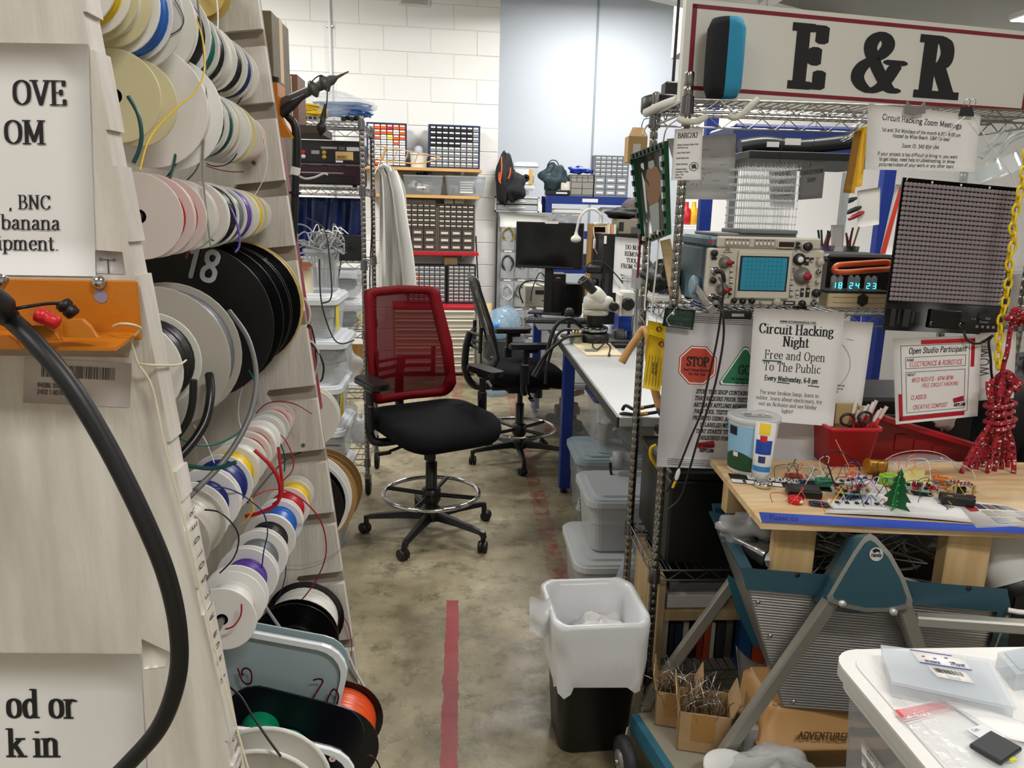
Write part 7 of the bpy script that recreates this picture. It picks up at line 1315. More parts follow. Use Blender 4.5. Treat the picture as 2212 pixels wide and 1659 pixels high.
for i,ch in enumerate('182423'):
    X=-w/2+.022+.0195*i+.014*(i//2)
    tb=MB(TR(X,-.03,h+.005)).lathe([(.0085,0),(.0088,.03),(.0088,.038),(.004,.044),(.001,.046)],14).build('glass_tube',mat('#dfe8ea',.05,alpha=.22),t)
    m=MB(); z0=h+.012; a_,b_=.0045,.008
    for s in SEG[ch]:
        q={'a':(0,2*b_,1),'d':(0,0,1),'g':(0,b_,1),'b':(a_,1.5*b_,0),'c':(a_,.5*b_,0),'f':(-a_,1.5*b_,0),'e':(-a_,.5*b_,0)}[s]; m.box((X+q[0],-.036,z0+q[1]),(.008,.0008,.0017) if q[2] else (.0017,.0008,.0075))
    m.build('glowing_digit',GLW,tb); MB().b2(X-.006,X+.006,-.034,-.03,h+.006,h+.03).build('tube_grid',mat('#2d3436',.5),tb)
x,z,w,h=F(1778,548,1908,632,2.42); t=thing('black_case','large black hard case lid behind the tube clock','case',(x,2.47,1.242)); h=z+h-1.242; MB().b2(-w/2-.01,w/2+.01,-.1,.1,0,h-.02,.006).build('body',mat('#17100e',.4),t); MB().b2(-w/2-.015,w/2+.015,-.105,.105,h-.02,h,.008).build('lid',mat('#1b1b1d',.45),t)
t=thing('orange_clamp','orange plastic loop handle resting over the tube clock','handle',PY(1860,590,2.25)); A=[PY(1803,586,2.26),PY(1808,574,2.27),PY(1830,571,2.28),PY(1880,568,2.28),PY(1915,566,2.28),PY(1928,572,2.27),PY(1925,580,2.26),PY(1880,584,2.24),PY(1830,588,2.24)]; MB().tube(A,.0085,10,4,True).build('loop',mat('#c4521a',.4),t,True)
# ---- light panel, strings
Yb=2.06; c4=[PY(1951,383,Yb),PY(2201,406,Yb+.03),PY(2158,724,Yb+.02),PY(1907,713,Yb-.01)]; S=Sheet(c4,250,325); t=thing('lamp_board','black circuit panel covered in rows of clear lamps, hung by white strings','light panel',(c4[2]+c4[3])/2); S.sheet(None,1,1,.004).build('board',mat('#0b0a0a',.35),t,True)
n_=S.n; ax=(c4[1]-c4[0]).normalized(); NB=28; Lr=(S.at(247,100)-S.at(3,100)).length
m=MB()
for i in range(NB):
    m.box(((i+.5)*Lr/NB,0,.002),(Lr/NB-.0002,.0112,.007),.0026)
rowm=m.mesh('lamp_row',mat('#8d8388',.3,spec=.6))
for r in range(25):
    p0=S.at(3,13+10.1*r,.001); p1=S.at(247,13+10.1*r,.001); o=bpy.data.objects.new('lamp_row',rowm); CO.objects.link(o); o.parent=t; M=AX(p0,n_,p1-p0); im=Matrix([t['_im'][i*4:i*4+4] for i in range(4)]); o.matrix_local=im@M; o['kind']='stuff'
for (u0,v0,u1,v1,d) in ((10,276,22,316,.003),(26,276,30,312,.004),(36,276,52,316,.005),(54,282,62,306,.004),(64,282,72,306,.004),(150,276,176,300,.004),(196,276,214,290,.004)):
    p=S.at((u0+u1)/2,(v0+v1)/2,d/2); MB(AX(p,n_,ax)).box((0,0,0),((u1-u0)*.00124,(v1-v0)*.00124,d),.0005).build('chip',mat('#2b2a2a',.4),t,True)
MB(AX(S.at(120,294,.01),n_,ax)).box((0,0,0),(.095,.052,.02),.003).build('battery_holder',mat('#08080a',.3),t,True)
for u in (88,150): MB().tube([S.at(u+2*math.cos(i*1.2),300+1.6*i,.021) for i in range(7)],.0008,5).build('spring',CHROME,t,True)
k=MB(); 
for s,u,v,h in (('Evil Mad',215,291,5),('Science',213,299,5),('v 1.0',190,293,4)): text(k,s,S.mp(.001),u,v,h,a=8,b=8,n=4,fine=2)
[S.rect(k,196+12*i,305,202+12*i,311,.001) for i in range(4)]; k.build('board_lettering',mat('#8d8a88',.6),t,True)['kind']='stuff'
for u in (62,124,186): MB(AX(S.at(u,5,.001),n_)).lathe([(.0001,0),(.0032,0)],10,cap=False).build('mount_hole',WHITE,t,True)
cable('white_string','left white string from the binder clip down to the light panel',[PY(2085,252,2.045),PY(2040,290,2.045),PY(1990,345,2.05),PY(1968,372,2.055),PY(1958,390,2.055)],.0012,WHITE,6,3); cable('white_string','right white string from the binder clip down to the light panel',[PY(2105,248,2.045),PY(2130,300,2.06),PY(2165,350,2.07),PY(2190,387,2.075),PY(2194,405,2.078)],.0012,WHITE,6,3)
cable('black_wire','black power wire hanging from the light panel to a connector',[PY(2082,715,2.03),PY(2090,735,2.02),PY(2115,742,2.02),PY(2145,725,2.03),PY(2136,738,2.02),PY(2140,775,2.02),PY(2141,800,2.02),PY(2143,825,2.02),PY(2135,860,2.03)],.0035,BLACK)
# yellow chain
P=[PY(x,y,2.05-.0001*y) for x,y in ((2222,300),(2214,360),(2206,410),(2196,450),(2188,490),(2190,520),(2180,560),(2182,590),(2175,625),(2170,660),(2163,690),(2160,715),(2158,745),(2156,790))]
L=spline(P,30); acc=0; t=thing('plastic_chain','yellow plastic chain hanging beside the light panel','chain',P[-1]); pitch=.034
lk=MB(); lk.tube([(.0095*math.cos(a)*1.0,0,.0145*(1 if math.sin(a)>0 else -1)*(abs(math.sin(a))**.8)+.0) for a in [i*2*PI/14 for i in range(14)]],.0036,8,2,True); lkm=lk.mesh('link',mat('#e3c30c',.35)); im=Matrix([t['_im'][i*4:i*4+4] for i in range(4)]); last=0; j=0
for i in range(1,len(L)):
    acc+=(L[i]-L[i-1]).length
    if acc>=pitch*.72*(j+.5):
        d=L[i]-L[i-1]; o=bpy.data.objects.new('link',lkm); CO.objects.link(o); o.parent=t; o.matrix_local=im@AX(L[i],d,(1,0,0) if j%2 else (.25,1,0)); j+=1
# red rope hank
def rope_mat():
    m=bpy.data.materials.new('flecked_rope'); m.use_nodes=True; nt=m.node_tree; b=nt.nodes['Principled BSDF']; b.inputs['Roughness'].default_value=.8; tc=nt.nodes.new('ShaderNodeTexCoord'); v=nt.nodes.new('ShaderNodeTexVoronoi'); v.inputs['Scale'].default_value=210; nt.links.new(tc.outputs['Object'],v.inputs['Vector']); s=nt.nodes.new('ShaderNodeSeparateColor'); nt.links.new(v.outputs['Color'],s.inputs[0]); r=nt.nodes.new('ShaderNodeValToRGB'); r.color_ramp.interpolation='CONSTANT'; e=r.color_ramp.elements; e[0].color=lin('#a3182a'); e[1].position=.78; e[1].color=lin('#1a0d10'); x=e.new(.93); x.color=lin('#d9cfc9'); nt.links.new(s.outputs[0],r.inputs[0]); nt.links.new(r.outputs[0],b.inputs['Base Color']); return m
RP=rope_mat(); t=thing('rope_hank','red rope with black and white flecks gathered in a long hank at the right','rope',PY(2150,1085,1.95)); Yr=1.97; rr=random.Random(2)
MB().tube([PY(2208,672,Yr),PY(2195,690,Yr),PY(2183,712,Yr),PY(2176,760,Yr),PY(2166,800,Yr),PY(2168,845,Yr)],.006,8,5).build('lead_strand',RP,t,True)
kn=MB(); [kn.tube([PY(2180+rr.uniform(-6,6),678+6*i,Yr-.01),PY(2195,668+8*i,Yr-.025),PY(2215,680+5*i,Yr-.01),PY(2200,695+3*i,Yr+.01)],.0065,8,5,True) for i in range(3)]; kn.build('knot',RP,t,True)
for i in range(9):
    xo=(i-4)*11; b0=2150+xo*.35; yy=Yr-.02+.018*((i*5)%4)
    MB().tube([PY(2170+xo*.8,805+abs(i-4)*5,yy+.01),PY(2158+xo*.5,850,yy),PY(2158+xo*.25,900,yy-.008),PY(2148+xo*.9,960,yy),PY(2132+xo*1.3,1030,yy),PY(2136+xo*1.05,1072-abs(i-4)*4,yy)],.0066,8,5).build('loop_strand',RP,t,True)
for i in range(4): MB().tube([PY(2146+2*i,822+4*i,Yr+.03),PY(2175,803+3*i,Yr-.02),PY(2205-3*i,830+5*i,Yr)],.0066,8,5).build('top_loop',RP,t,True); MB().tube([PY(2092+14*i,1020+10*i,Yr-.01*i),PY(2105+16*i,1065+4*i,Yr-.02),PY(2140+12*i,1082-4*i,Yr),PY(2182-4*i,1040,Yr+.01)],.0066,8,5).build('bottom_loop',RP,t,True)
for i in range(4):
    yy=872+17*i-(i==3)*4; A=[PY(2128+(i%2)*6,yy+4,Yr),PY(2160,yy+9,Yr-.045),PY(2194-(i%2)*5,yy,Yr),PY(2162,yy-6,Yr+.045)]; MB().tube(A,.0066,8,5,True).build('wrap',RP,t,True)
# clear safety glasses hung in a cluster
GLS=mat('#dfe8ea',.05,alpha=.3); 
for i,(pts,lens) in enumerate((([(2115,340),(2130,320),(2150,300),(2165,285),(2172,272)],(2125,372)),([(2150,345),(2165,318),(2180,300),(2198,290),(2212,284)],(2165,360)))):
    t=thing('safety_glasses','clear safety glasses hanging by one arm, '+('left' if i==0 else 'right')+' pair right of the zoom notice','glasses',PY(lens[0],lens[1],2.2)); MB().tube([PY(a,b,2.2) for a,b in pts],.0045,8,4).build('temple',mat('#c9d0d2',.1,alpha=.55),t,True); MB().tube([PY(lens[0]-4,lens[1]-30,2.22),PY(lens[0]+20,lens[1]-55,2.24),PY(lens[0]+50,lens[1]-70,2.26),PY(lens[0]+60,lens[1]-95,2.3)],.0045,8,4).build('temple',mat('#c9d0d2',.1,alpha=.55),t,True)
    p=PY(*lens,2.2); MB().grid(lambda u,v:p+V(((u-.5)*.13,-.03*math.sin(PI*u)+.04*v,(v-.5)*.05+.06*(u-.5))),12,5,True,.002).build('lens',GLS,t,True)
# tote and tray on the shelf behind, seen under the top shelf
HZ=PY(1700,340,3.3).z
t=thing('blue_tote','dark blue plastic tote on the shelf behind the rack','tote',(PY(1720,320,3.3).x,3.45,HZ)); x,z,w,h=F(1588,270,1860,345,3.3); MB().b2(-w/2,w/2,-.15,.2,.0,z+h-HZ,.01).build('body',mat('#173070',.4),t); 
t=thing('black_tray','black rounded tray with torn tape on its edge before the blue tote','tray',(PY(1730,330,3.1).x,3.12,HZ+.001)); x,z,w,h=F(1590,298,1850,328,3.08); MB().tube([(-w/2,0,.02),(-w/2+.1,0,.035),(0,0,z+h-HZ-.03),(w/2,0,z+h-HZ)],.03,10,6).build('rim',mat('#222427',.35),t); MB().b2(-w*.15,-w*.02,-.034,-.03,.03,.055).build('tape',PAPER,t); MB().b2(-w*.3,-w*.2,-.034,-.03,.02,.04).build('tape',PAPER,t)
MB().b2(PY(1588,345,3.3).x-.05,PY(1860,345,3.3).x+.1,3.0,3.7,HZ-.03,HZ-.001,.002).thing('high_shelf','dark high shelf behind the rack carrying the blue tote','shelf',DARK)
for xx in (PY(1600,345,3.6).x,PY(1850,345,3.6).x): MB().b2(xx-.015,xx+.015,3.66,3.69,0,HZ-.031).thing('shelf_upright','grey upright under the high shelf, '+('left' if xx<1.4 else 'right'),'post',mat('#a9adb0',.5))
# white taped card with clips on the blue post, pens, red framed poster
S=sheet_thing('taped_card','white card with taped edges clipped with dark clips, left of the light panel',[(1852,412),(1902,404),(1899,485),(1852,492)],40,80,4.366,m=mat('#cfcdc6',.6),cat='card')
for i,(px,py,c) in enumerate(((1838,434,BLACK),(1842,455,BLACK),(1843,468,mat('#8d1424',.4)))): A,B=PY(px-22+6*i,py+6,4.355),PY(px+18,py-8,4.362); m=MB(AX(A,B-A)); m.lathe([(.008,0),(.014,.03),(.014,.07),(.007,.1)],8); m.thing('spring_clip',('upper black','lower black','red')[i]+' spring clip on the taped white card','clip',c)
S=sheet_thing('poster','white poster with a red border behind the light panel',[(1935,398),(2000,404),(1985,560),(1900,552)],60,150,4.366,m=mat('#dcdad8',.6)); k=MB(); S.line(k,[(12,8),(55,10)],6); S.line(k,[(12,8),(4,150)],8); k.build('red_border',mat('#c23a26',.5),S.T,True)['kind']='stuff'
cab=thing('side_desk','low white desk behind the rack carrying a pen pot','desk',(PY(1800,560,3.4).x,3.4,0)); zd=PY(1780,552,3.3).z; x,z,w,h=F(1735,552,1990,600,3.3); MB().b2(x-w/2,x+w/2,3.25,3.6,zd-.03,zd).build('top',mat('#c9c8c6',.5),cab,True)
for sx in(-1,1): MB().b2(x+sx*(w/2-.03)-.02,x+sx*(w/2-.03)+.02,3.5,3.56,0,zd-.031).build('leg',BL,cab,True)
for n0,(px,lb) in enumerate(((1785,'left'),(1838,'right'))):
    p=PY(px,540,3.36); MB(TR(p.x,3.36,zd+.001)).lathe([(.03,0),(.035,.04),(.033,.04),(.028,.003)],14).thing('pen_pot','dark pot bristling with pens beyond the tube clock, '+lb+' one','pot',mat('#5a3a66' if n0==0 else '#2a3a2c',.5))
    for i in range(7): A=V((p.x+R.uniform(-.018,.018),3.36+R.uniform(-.018,.018),zd+.006)); MB().cyl(A,A+V((R.uniform(-.025,.025),R.uniform(-.01,.01),R.uniform(.07,.12))),.0045,n=7).thing('pen',('%s pen in the %s pot beyond the tube clock'%(ORD[i],lb)),'pen',mat(R.choice(['#1a1a1a','#7a2030','#2c5a3a','#b59a5a','#d0cdc4']),.4),'pens beyond the tube clock')
sheet_thing('white_card','narrow white card standing between the two pen pots',[(1795,486),(1822,486),(1822,545),(1795,545)],27,60,3.34,m=PAPER,cat='card')
# lower shelf: black trunk, cables, white box, books, wooden case
x,z,w,h=F(1450,1012,1640,1165,2.13); t=thing('black_crate','black plastic crate with small round holes on the low shelf','crate',(x+.06,2.32,.456)); w+=.12; MB().b2(-w/2,w/2,-.17,.2,0,.27,.008).build('body',mat('#0b0b0c',.4),t); MB().b2(-w/2-.006,w/2+.006,-.176,.206,.27,.3,.006).build('lid',mat('#111113',.4),t)
for i in range(6): MB(AX((-w/2-.0005,-.1,.06+.035*i),(-1,0,0))).lathe([(.0001,.0005),(.006,.0005)],10).build('hole',mat('#2f3133',.6),t)
mb=MB(); blob(mb,(0,0,.07),.2,.13,.075,16,.25,41); o=mb.thing('black_bag','glossy black bag heaped on the black crate','bag',mat('#0c0c0d',.25)); o.location=(x+.08,2.34,.758)
x,z,w,h=F(1430,1165,1560,1210,2.12); t=thing('white_box','flat white box of papers under the low wire shelf','box',(.652+w/2,2.3,.30)); MB().b2(-w/2,w/2,-.14,.14,0,.045,.003).build('box',mat('#d9d9d6',.5),t); MB().b2(-w/2+.01,w/2+.1,-.12,.14,.045,.075,.002).build('lid',mat('#6f7072',.5),t)
t=thing('wooden_case','pale wooden bookcase standing in the bottom of the rack','bookcase',(1.1,2.35,.112)); WB=mat('#cbb085',.5,noise=.25,nscale=4,stretch=(8,8,1))
for k_,(y0,y1) in enumerate(((2.14,2.28),(2.284,2.42),(2.424,2.465))): MB().b2(.618,.64,y0,y1,.1145,.412,.002).build('side_plank',WB,t,True)
MB().b2(1.5,1.52,2.14,2.465,.1145,.40).build('side_plank',WB,t,True); MB().b2(.641,1.499,2.15,2.46,.262,.297,.002).build('shelf',WB,t,True); MB().b2(.641,1.499,2.45,2.465,.1145,.4).build('back',mat('#1a1512',.7),t,True)
# the dark box above the shelf plank
MB().b2(.66,1.02,2.2,2.5,.376,.405,.003).b2(.66,1.02,2.2,2.5,.376,.377).thing('dark_folder','dark folder on the flat white box in the bookcase','folder',BLACK)
bk=[('#d8d4c8',.022),('#2a2a2c',.018),('#1c2c50',.026),('#c9c5bb',.02),('#151515',.024),('#8d2a22',.02),('#b5452a',.022),('#d0cdc4',.016),('#333338',.03),('#77736a',.026),('#16264e',.03),('#101012',.024),('#1c3a7a',.028),('#a0362a',.02),('#202022',.03)]
xx=.648
for i,(c,w) in enumerate(bk):
    h=.138-.02*R.random(); t=MB().b2(xx,xx+w-.002,2.17+.01*R.random(),2.40,.1145,.1145+h,.001); t.b2(xx+.003,xx+w-.005,2.168,2.171,.15,.21) if False else None
    nm={'#d8d4c8':'cream','#2a2a2c':'charcoal','#1c2c50':'dark blue','#c9c5bb':'pale grey','#151515':'black','#8d2a22':'dark red','#b5452a':'rust','#d0cdc4':'white','#333338':'dark grey','#77736a':'taupe','#16264e':'navy','#101012':'black','#1c3a7a':'blue','#a0362a':'red','#202022':'black'}[c]
    t.thing('book','%s book standing in the wooden bookcase, %s from the left'%(nm,(ORD+['fourteenth','fifteenth'])[i]),'book',mat(c,.5),'books in the wooden bookcase'); xx+=w+.001
# ---------------------------------------------------------------- teal folding work cart with its plywood table, and the boxes round it
TEAL=mat('#2a4d5a',.4,bump=.08,bscale=200); LEGM=mat('#8d8a80',.45,.35); SILV=mat('#a9a6a4',.32,.85)
Yc=lambda px:1.62-.12*(px-1620)/560
def C(px,py,d=0): return PY(px,py,Yc(px)+d)
def hexa(mb,a,b): n=len(a); return mb.add(a+b,[tuple(range(n))[::-1],tuple(range(n,2*n))]+[(i,(i+1)%n,n+(i+1)%n,n+i) for i in range(n)])
def bar(mb,a,b,w,d,side): M=AX(a,V(b)-V(a),side); k=mb.M; mb.M=M; mb.b2(-w/2,w/2,-d/2,d/2,0,(V(b)-V(a)).length,.004); mb.M=k; return mb
cart=thing('work_cart','folding work cart with a teal rimmed corrugated aluminium trough and grey legs','cart',(.95,1.75,0))
c4=[C(1617,1268,.012),C(2168,1322,.012),C(2130,1560,.012),C(1690,1527,.012)]
def cor(u,v): a=c4[0].lerp(c4[1],u).lerp(c4[3].lerp(c4[2],u),v); return a+V((0,-.0022*abs(math.sin(PI*44*v)),0))
MB().grid(cor,6,220).build('corrugated_panel',SILV,cart,True)
BK=lambda p,dx=.0,y=2.02: V((p.x+dx,y,p.z))
hexa(MB(),[C(1600,1226),C(2176,1272),C(2186,1325),C(1612,1274)],[C(1600,1226,.03),C(2176,1272,.03),C(2186,1325,.03),C(1612,1274,.03)]).build('front_rim',TEAL,cart,True)
for px,py in ((1723,1242),(2093,1271)): MB(AX(C(px,py,-.001),(0,-1,0))).lathe([(.0035,0),(.006,.0005),(.0055,.002),(.0001,.0022)],12).build('rim_screw',BLACK,cart,True)
lb,lt=PY(1528,1105,2.03),PY(1528,1090,2.03)
z1=C(1600,1226).z
hexa(MB(),[C(1600,1226),C(1603,1238),PY(1545,1138,2.0),PY(1530,1104,2.0)],[C(1625,1226),C(1632,1268),PY(1570,1145,2.02),PY(1560,1104,2.02)]).build('left_rim',TEAL,cart,True)
hexa(MB(),[V((.735,2.0,z1-.06)),V((1.24,1.98,z1-.06)),V((1.24,1.98,z1)),V((.72,2.0,z1))],[V((.735,2.03,z1-.06)),V((1.24,2.01,z1-.06)),V((1.24,2.01,z1)),V((.72,2.03,z1))]).build('back_rim',TEAL,cart,True)
hexa(MB(),[C(2155,1320),C(2186,1325),C(2165,1480),C(2100,1600)],[C(2155,1320,.03),C(2186,1325,.03),C(2165,1480,.03),C(2100,1600,.03)]).build('right_edge',TEAL,cart,True)
# sloping left end: aluminium sheet and a teal inner bulge
e=[C(1603,1238,.01),C(1690,1527,.01),PY(1672,1445,1.95),PY(1545,1138,2.0)]; hexa(MB(),e,[p+V((.008,0,0)) for p in e]).build('end_sheet',SILV,cart,True)
e2=[PY(a,b,1.93) for a,b in ((1572,1252),(1596,1265),(1642,1372),(1645,1400),(1628,1396),(1590,1318))]; hexa(MB(),e2,[p+V((.01,.03,0)) for p in e2]).build('end_bulge',mat('#2f6c82',.35),cart,True)
for px,py in ((1638,1300),(1664,1373),(1715,1515)): MB(AX(C(px,py,.008),(0,-1,0))).lathe([(.005,0),(.005,.002),(.0001,.003)],10).build('rivet',CHROME,cart,True)
MB().b2(.87,1.2,1.63,1.99,.345,.352).build('trough_bottom',SILV,cart,True); hexa(MB(),[V((.86,2.01,.345)),V((1.2,1.99,.345)),V((1.24,2.0,z1-.06)),V((.745,2.02,z1-.06))],[V((.86,2.02,.345)),V((1.2,2.0,.345)),V((1.24,2.01,z1-.06)),V((.745,2.03,z1-.06))]).build('back_panel',SILV,cart,True)
e=[V((1.2,1.52,.35)),V((1.2,1.99,.35)),V((1.24,2.0,z1-.06)),V((1.23,1.5,z1-.06))]; hexa(MB(),e,[p+V((.008,0,0)) for p in e]).build('end_sheet',SILV,cart,True)
# triangular hinge bracket, rounded, with a grey face border
def tri(f,cx=1882,cy=1255):
    P=[(1880,1152),(1893,1160),(1925,1195),(1955,1250),(1972,1298),(1968,1313),(1925,1322),(1870,1322),(1820,1312),(1790,1300),(1786,1290),(1812,1245),(1845,1190),(1866,1160)]; return [(cx+(x-cx)*f,cy+(y-cy)*f) for x,y in P]
A=[C(x,y,-.055) for x,y in tri(1.0)]; B=[C(x-38,y+4,.02) for x,y in tri(1.0)]; hexa(MB(),A,B).build('hinge_bracket',TEAL,cart,True)
o=tri(1.0); i_=tri(.86); n=len(o); m=MB(); m.add([C(x,y,-.058) for x,y in o]+[C(x,y,-.060) for x,y in i_],[(i,(i+1)%n,n+(i+1)%n,n+i) for i in range(n)]); m.build('bracket_border',mat('#9a9a94',.4,.5),cart,True)
MB().add([C(x,y,-.0605) for x,y in tri(.86)],[tuple(range(n))]).build('bracket_face',mat('#2d515e',.45),cart,True)
S=Sheet([C(1870,1174,-.062),C(1916,1174,-.062),C(1916,1220,-.062),C(1870,1220,-.062)],46,46); k=MB(); S.poly(k,[(23+15*math.cos(a*.3),23+15*math.sin(a*.3)) for a in range(21)]); k.m=1; text(k,'Handy',S.mp(.0012),23,28,7,serif=False,a=9,b=9,n=4,slant=.2); S.poly(k,[(14,14),(22,10),(30,13),(32,20),(26,17),(18,20)],.0012); k.build('round_sticker',[mat('#c9c8c2',.5),INK],cart,True)
for px,py in ((1818,1300),(1928,1318)): MB(AX(C(px,py+2,-.058),(0,-1,0))).lathe([(.008,0),(.008,.008),(.0001,.009)],14).build('bracket_bolt',mat('#d9d9d6',.3,.5),cart,True)
# legs
bar(MB(),C(1800,1290,-.04),PY(1520,1690,1.62),.034,.026,(1,0,0)).build('leg',LEGM,cart,True)
bar(MB(),C(1950,1305,-.03),C(2080,1700,.0),.034,.026,(1,0,0)).build('leg',LEGM,cart,True)
m=MB(); a,b,c_,d=PY(1585,1255,1.98),PY(1408,1498,1.90),PY(1395,1530,1.86),PY(1388,1600,1.84); bar(m,a,b,.032,.026,(1,0,0)); bar(m,b+(b-a)*-.02,c_,.032,.026,(1,0,0)); bar(m,c_+V((0,0,.01)),d,.03,.026,(1,0,0)); m.build('leg',LEGM,cart,True)
bar(MB(),C(1978,1338,-.02),PY(2330,1362,1.40),.026,.03,(0,0,1)).build('handle_bar',mat('#b0ada4',.4,.4),cart,True); MB().tube([C(2178,1318,-.01),C(2200,1322,-.015),C(2240,1326,-.02)],.006,8).build('handle_grip',WHITE,cart,True)
# wheel and lower platform
p=PY(1352,1636,1.77); wz=.066; MB(AX((p.x-.016,p.y,wz),(1,.15,0))).lathe([(.02,0),(.05,.001),(.064,.004),(.066,.012),(.066,.02),(.064,.028),(.05,.031),(.02,.032)],28).build('wheel',mat('#2a2a2b',.6),cart,True); MB(AX((p.x-.02,p.y,wz),(1,.15,0))).lathe([(.0001,0),(.03,0),(.032,.006),(.032,.03),(.03,.038),(.0001,.038)],18).build('wheel_hub',mat('#8f908e',.4,.5),cart,True)
q=PY(1378,1560,1.84); MB().add([V((p.x-.024,p.y-.01,wz-.012)),V((p.x-.024,p.y+.014,wz-.012)),V((q.x+.02,q.y+.03,q.z)),V((q.x-.035,q.y-.02,q.z))]+[v+V((.004,0,0)) for v in (V((p.x-.024,p.y-.01,wz-.012)),V((p.x-.024,p.y+.014,wz-.012)),V((q.x+.02,q.y+.03,q.z)),V((q.x-.035,q.y-.02,q.z)))],[(0,1,2,3),(7,6,5,4),(0,4,5,1),(1,5,6,2),(2,6,7,3),(3,7,4,0)]).build('wheel_fork',LEGM,cart,True)
MB(AX((p.x-.028,p.y,wz),(1,.15,0))).lathe([(.0001,0),(.007,0),(.007,.006)],12).build('axle_bolt',CHROME,cart,True)
zp=.17; pl=[V((.475,1.83,0)),V((.56,1.40,0)),V((1.25,1.40,0)),V((1.25,1.90,0))]
MB().prism([(v.x,v.y) for v in pl],zp-.05,zp-.002).build('platform',mat('#2f6c82',.5,noise=.2,nscale=30),cart,True); MB().prism([(v.x+dx,v.y) for v,dx in zip(pl,(.02,.02,-.02,-.02))],zp-.002,zp).build('platform_top',mat('#8d8878',.7),cart,True)
for px_,py_ in ((.60,1.46),(1.2,1.46),(1.2,1.85)): MB(AX((px_-.012,py_,.05),(1,0,0))).lathe([(.02,0),(.05,.002),(.05,.022),(.02,.024)],20).build('rear_wheel',mat('#2a2a2b',.6),cart,True); MB().b2(px_-.02,px_+.02,py_-.012,py_+.012,.1,zp-.05).build('wheel_bracket',LEGM,cart,True)
# ---- plywood table
zt=.821; T=thing('plywood_table','low plywood table with timber block legs standing in the cart trough','table',(1.1,1.8,.66))
tp=[PZ(x,y,zt) for x,y in ((1535,992),(1645,1128),(2330,1152),(2330,1000))]; MB().prism([(v.x,v.y) for v in tp],zt-.017,zt).build('top',PLY,T,True)
TIM=mat('#d2b486',.55,noise=.3,nscale=4,stretch=(7,7,1),col2='#b99864')
for x0,x1,py,Y,yb in ((1683,1768,1130,1.655,1232),(2052,2148,1150,1.60,1262),(1574,1634,1040,1.93,1200),(1900,1960,1000,1.93,1200)):
    a,b=PY(x0,py,Y),PY(x1,py,Y); z0=.709 if x0==1574 else max(.60,PY((x0+x1)/2,yb,Y).z)-.05; MB().b2(a.x,b.x,Y,Y+.04,z0,zt-.018,.002).build('leg',TIM,T,True)
zt+=.0005
def tz(px,py,z=0): return PZ(px,py,zt+z)
S=Sheet([tz(1640,1106,.0004),tz(2230,1140,.0004),tz(2260,1155,.0008),tz(1646,1128,.0008)],600,24); BT=thing('blue_tape','strip of blue masking tape with faint handwriting along the front table edge','tape',(S.c[0]+S.c[2])/2); S.sheet(None,2,2).build('strip',mat('#1d45b0',.6),BT,True)
k=MB(); text(k,'Please do',S.mp(.0006),50,17,11,serif=False,a=4,b=4,n=4,slant=.2,wx=1.2); k.build('handwriting',mat('#0f1f60',.7),BT,True)['kind']='stuff'
# yogurt tub and sanitizer bottle
p=tz(1618,1015); hh=PY(1632,895,p.y).z-zt; t=thing('yogurt_tub','large white yogurt tub with a picture label on the table corner','tub',p); MB().lathe([(.056,.001),(.058,.004),(.066,hh-.014),(.066,hh-.012)],30).build('tub',mat('#e6e5e0',.4),t); MB().lathe([(.069,hh-.016),(.071,hh-.012),(.071,hh-.002),(.067,hh),(.060,hh-.004),(.0001,hh-.004)],30,cap=False).build('lid',mat('#cfd2d2',.3,alpha=.85),t)
def band(a0,a1,z0,z1,m,nm,o=.0006,par=None,n=10):
    f=lambda z:.058+.008*(z-.004)/(hh-.018)+o; return MB().grid(lambda u,v:V((f(z0+(z1-z0)*v)*math.cos(a0+(a1-a0)*u),f(z0+(z1-z0)*v)*math.sin(a0+(a1-a0)*u),z0+(z1-z0)*v)),n,3).build(nm,m,par or t)
band(-3.35,-1.85,.012,hh-.022,mat('#8fbfe0',.45),'sky_label'); 
gm=MB(); f=lambda z:.0668+.008*(z-.004)/(hh-.018)-.0082
def hill(u,v): a=-3.35+1.5*u; z=.012+v*(.022+.03*math.sin(2.2*u+.4)); r=.058+.008*z/hh+.0012; return V((r*math.cos(a),r*math.sin(a),z))
gm.grid(hill,14,4).build('green_hill_print',mat('#1f4a2a',.5),t); band(-3.05,-2.6,hh-.05,hh-.026,INK,'dark_print',.0014,n=4); band(-2.75,-2.5,.05,.062,WHITE,'sign_print',.0016,n=4)
k=MB(); 
for i in range(14): a=-1.82; k.add([V((.0672*math.cos(a+da),.0672*math.sin(a+da),.02+.006*i+dz)) for da,dz in ((0,0),(.14,0),(.14,.002+.002*(i%3)),(0,.002+.002*(i%3)))],[(0,1,2,3)])
k.build('barcode',INK,t)['kind']='stuff'
S=Sheet([p+V((-.03,.03,hh-.002)),p+V((.04,.02,hh-.002)),p+V((.045,-.02,hh-.002)),p+V((-.025,-.01,hh-.002))],70,30); S.T=t; S.sheet(None,1,1).build('lid_label',PAPER,t,True); lettering(S,[('SAMPLE PARTS',35,13,7),('FREE - TAKE ONE',35,24,7)],serif=False,a=7,b=7,n=4)
p=tz(1643,1036); hb=PY(1650,912,p.y).z-zt; t=thing('sanitizer_tube','white squeeze tube with blue and red label standing on its cap before the yogurt tub','tube',p,-.5)
lp=[[(x*sx,y*sy,z) for x,y in [(math.cos(2*PI*i/20),math.sin(2*PI*i/20)) for i in range(20)]] for z,sx,sy in ((.0,.019,.019),(.018,.02,.02),(.02,.024,.022),(hb*.5,.0255,.02),(hb*.85,.027,.009),(hb,.0275,.0015))]; shell(MB(),lp).build('tube',mat('#e9e9e9',.35),t)
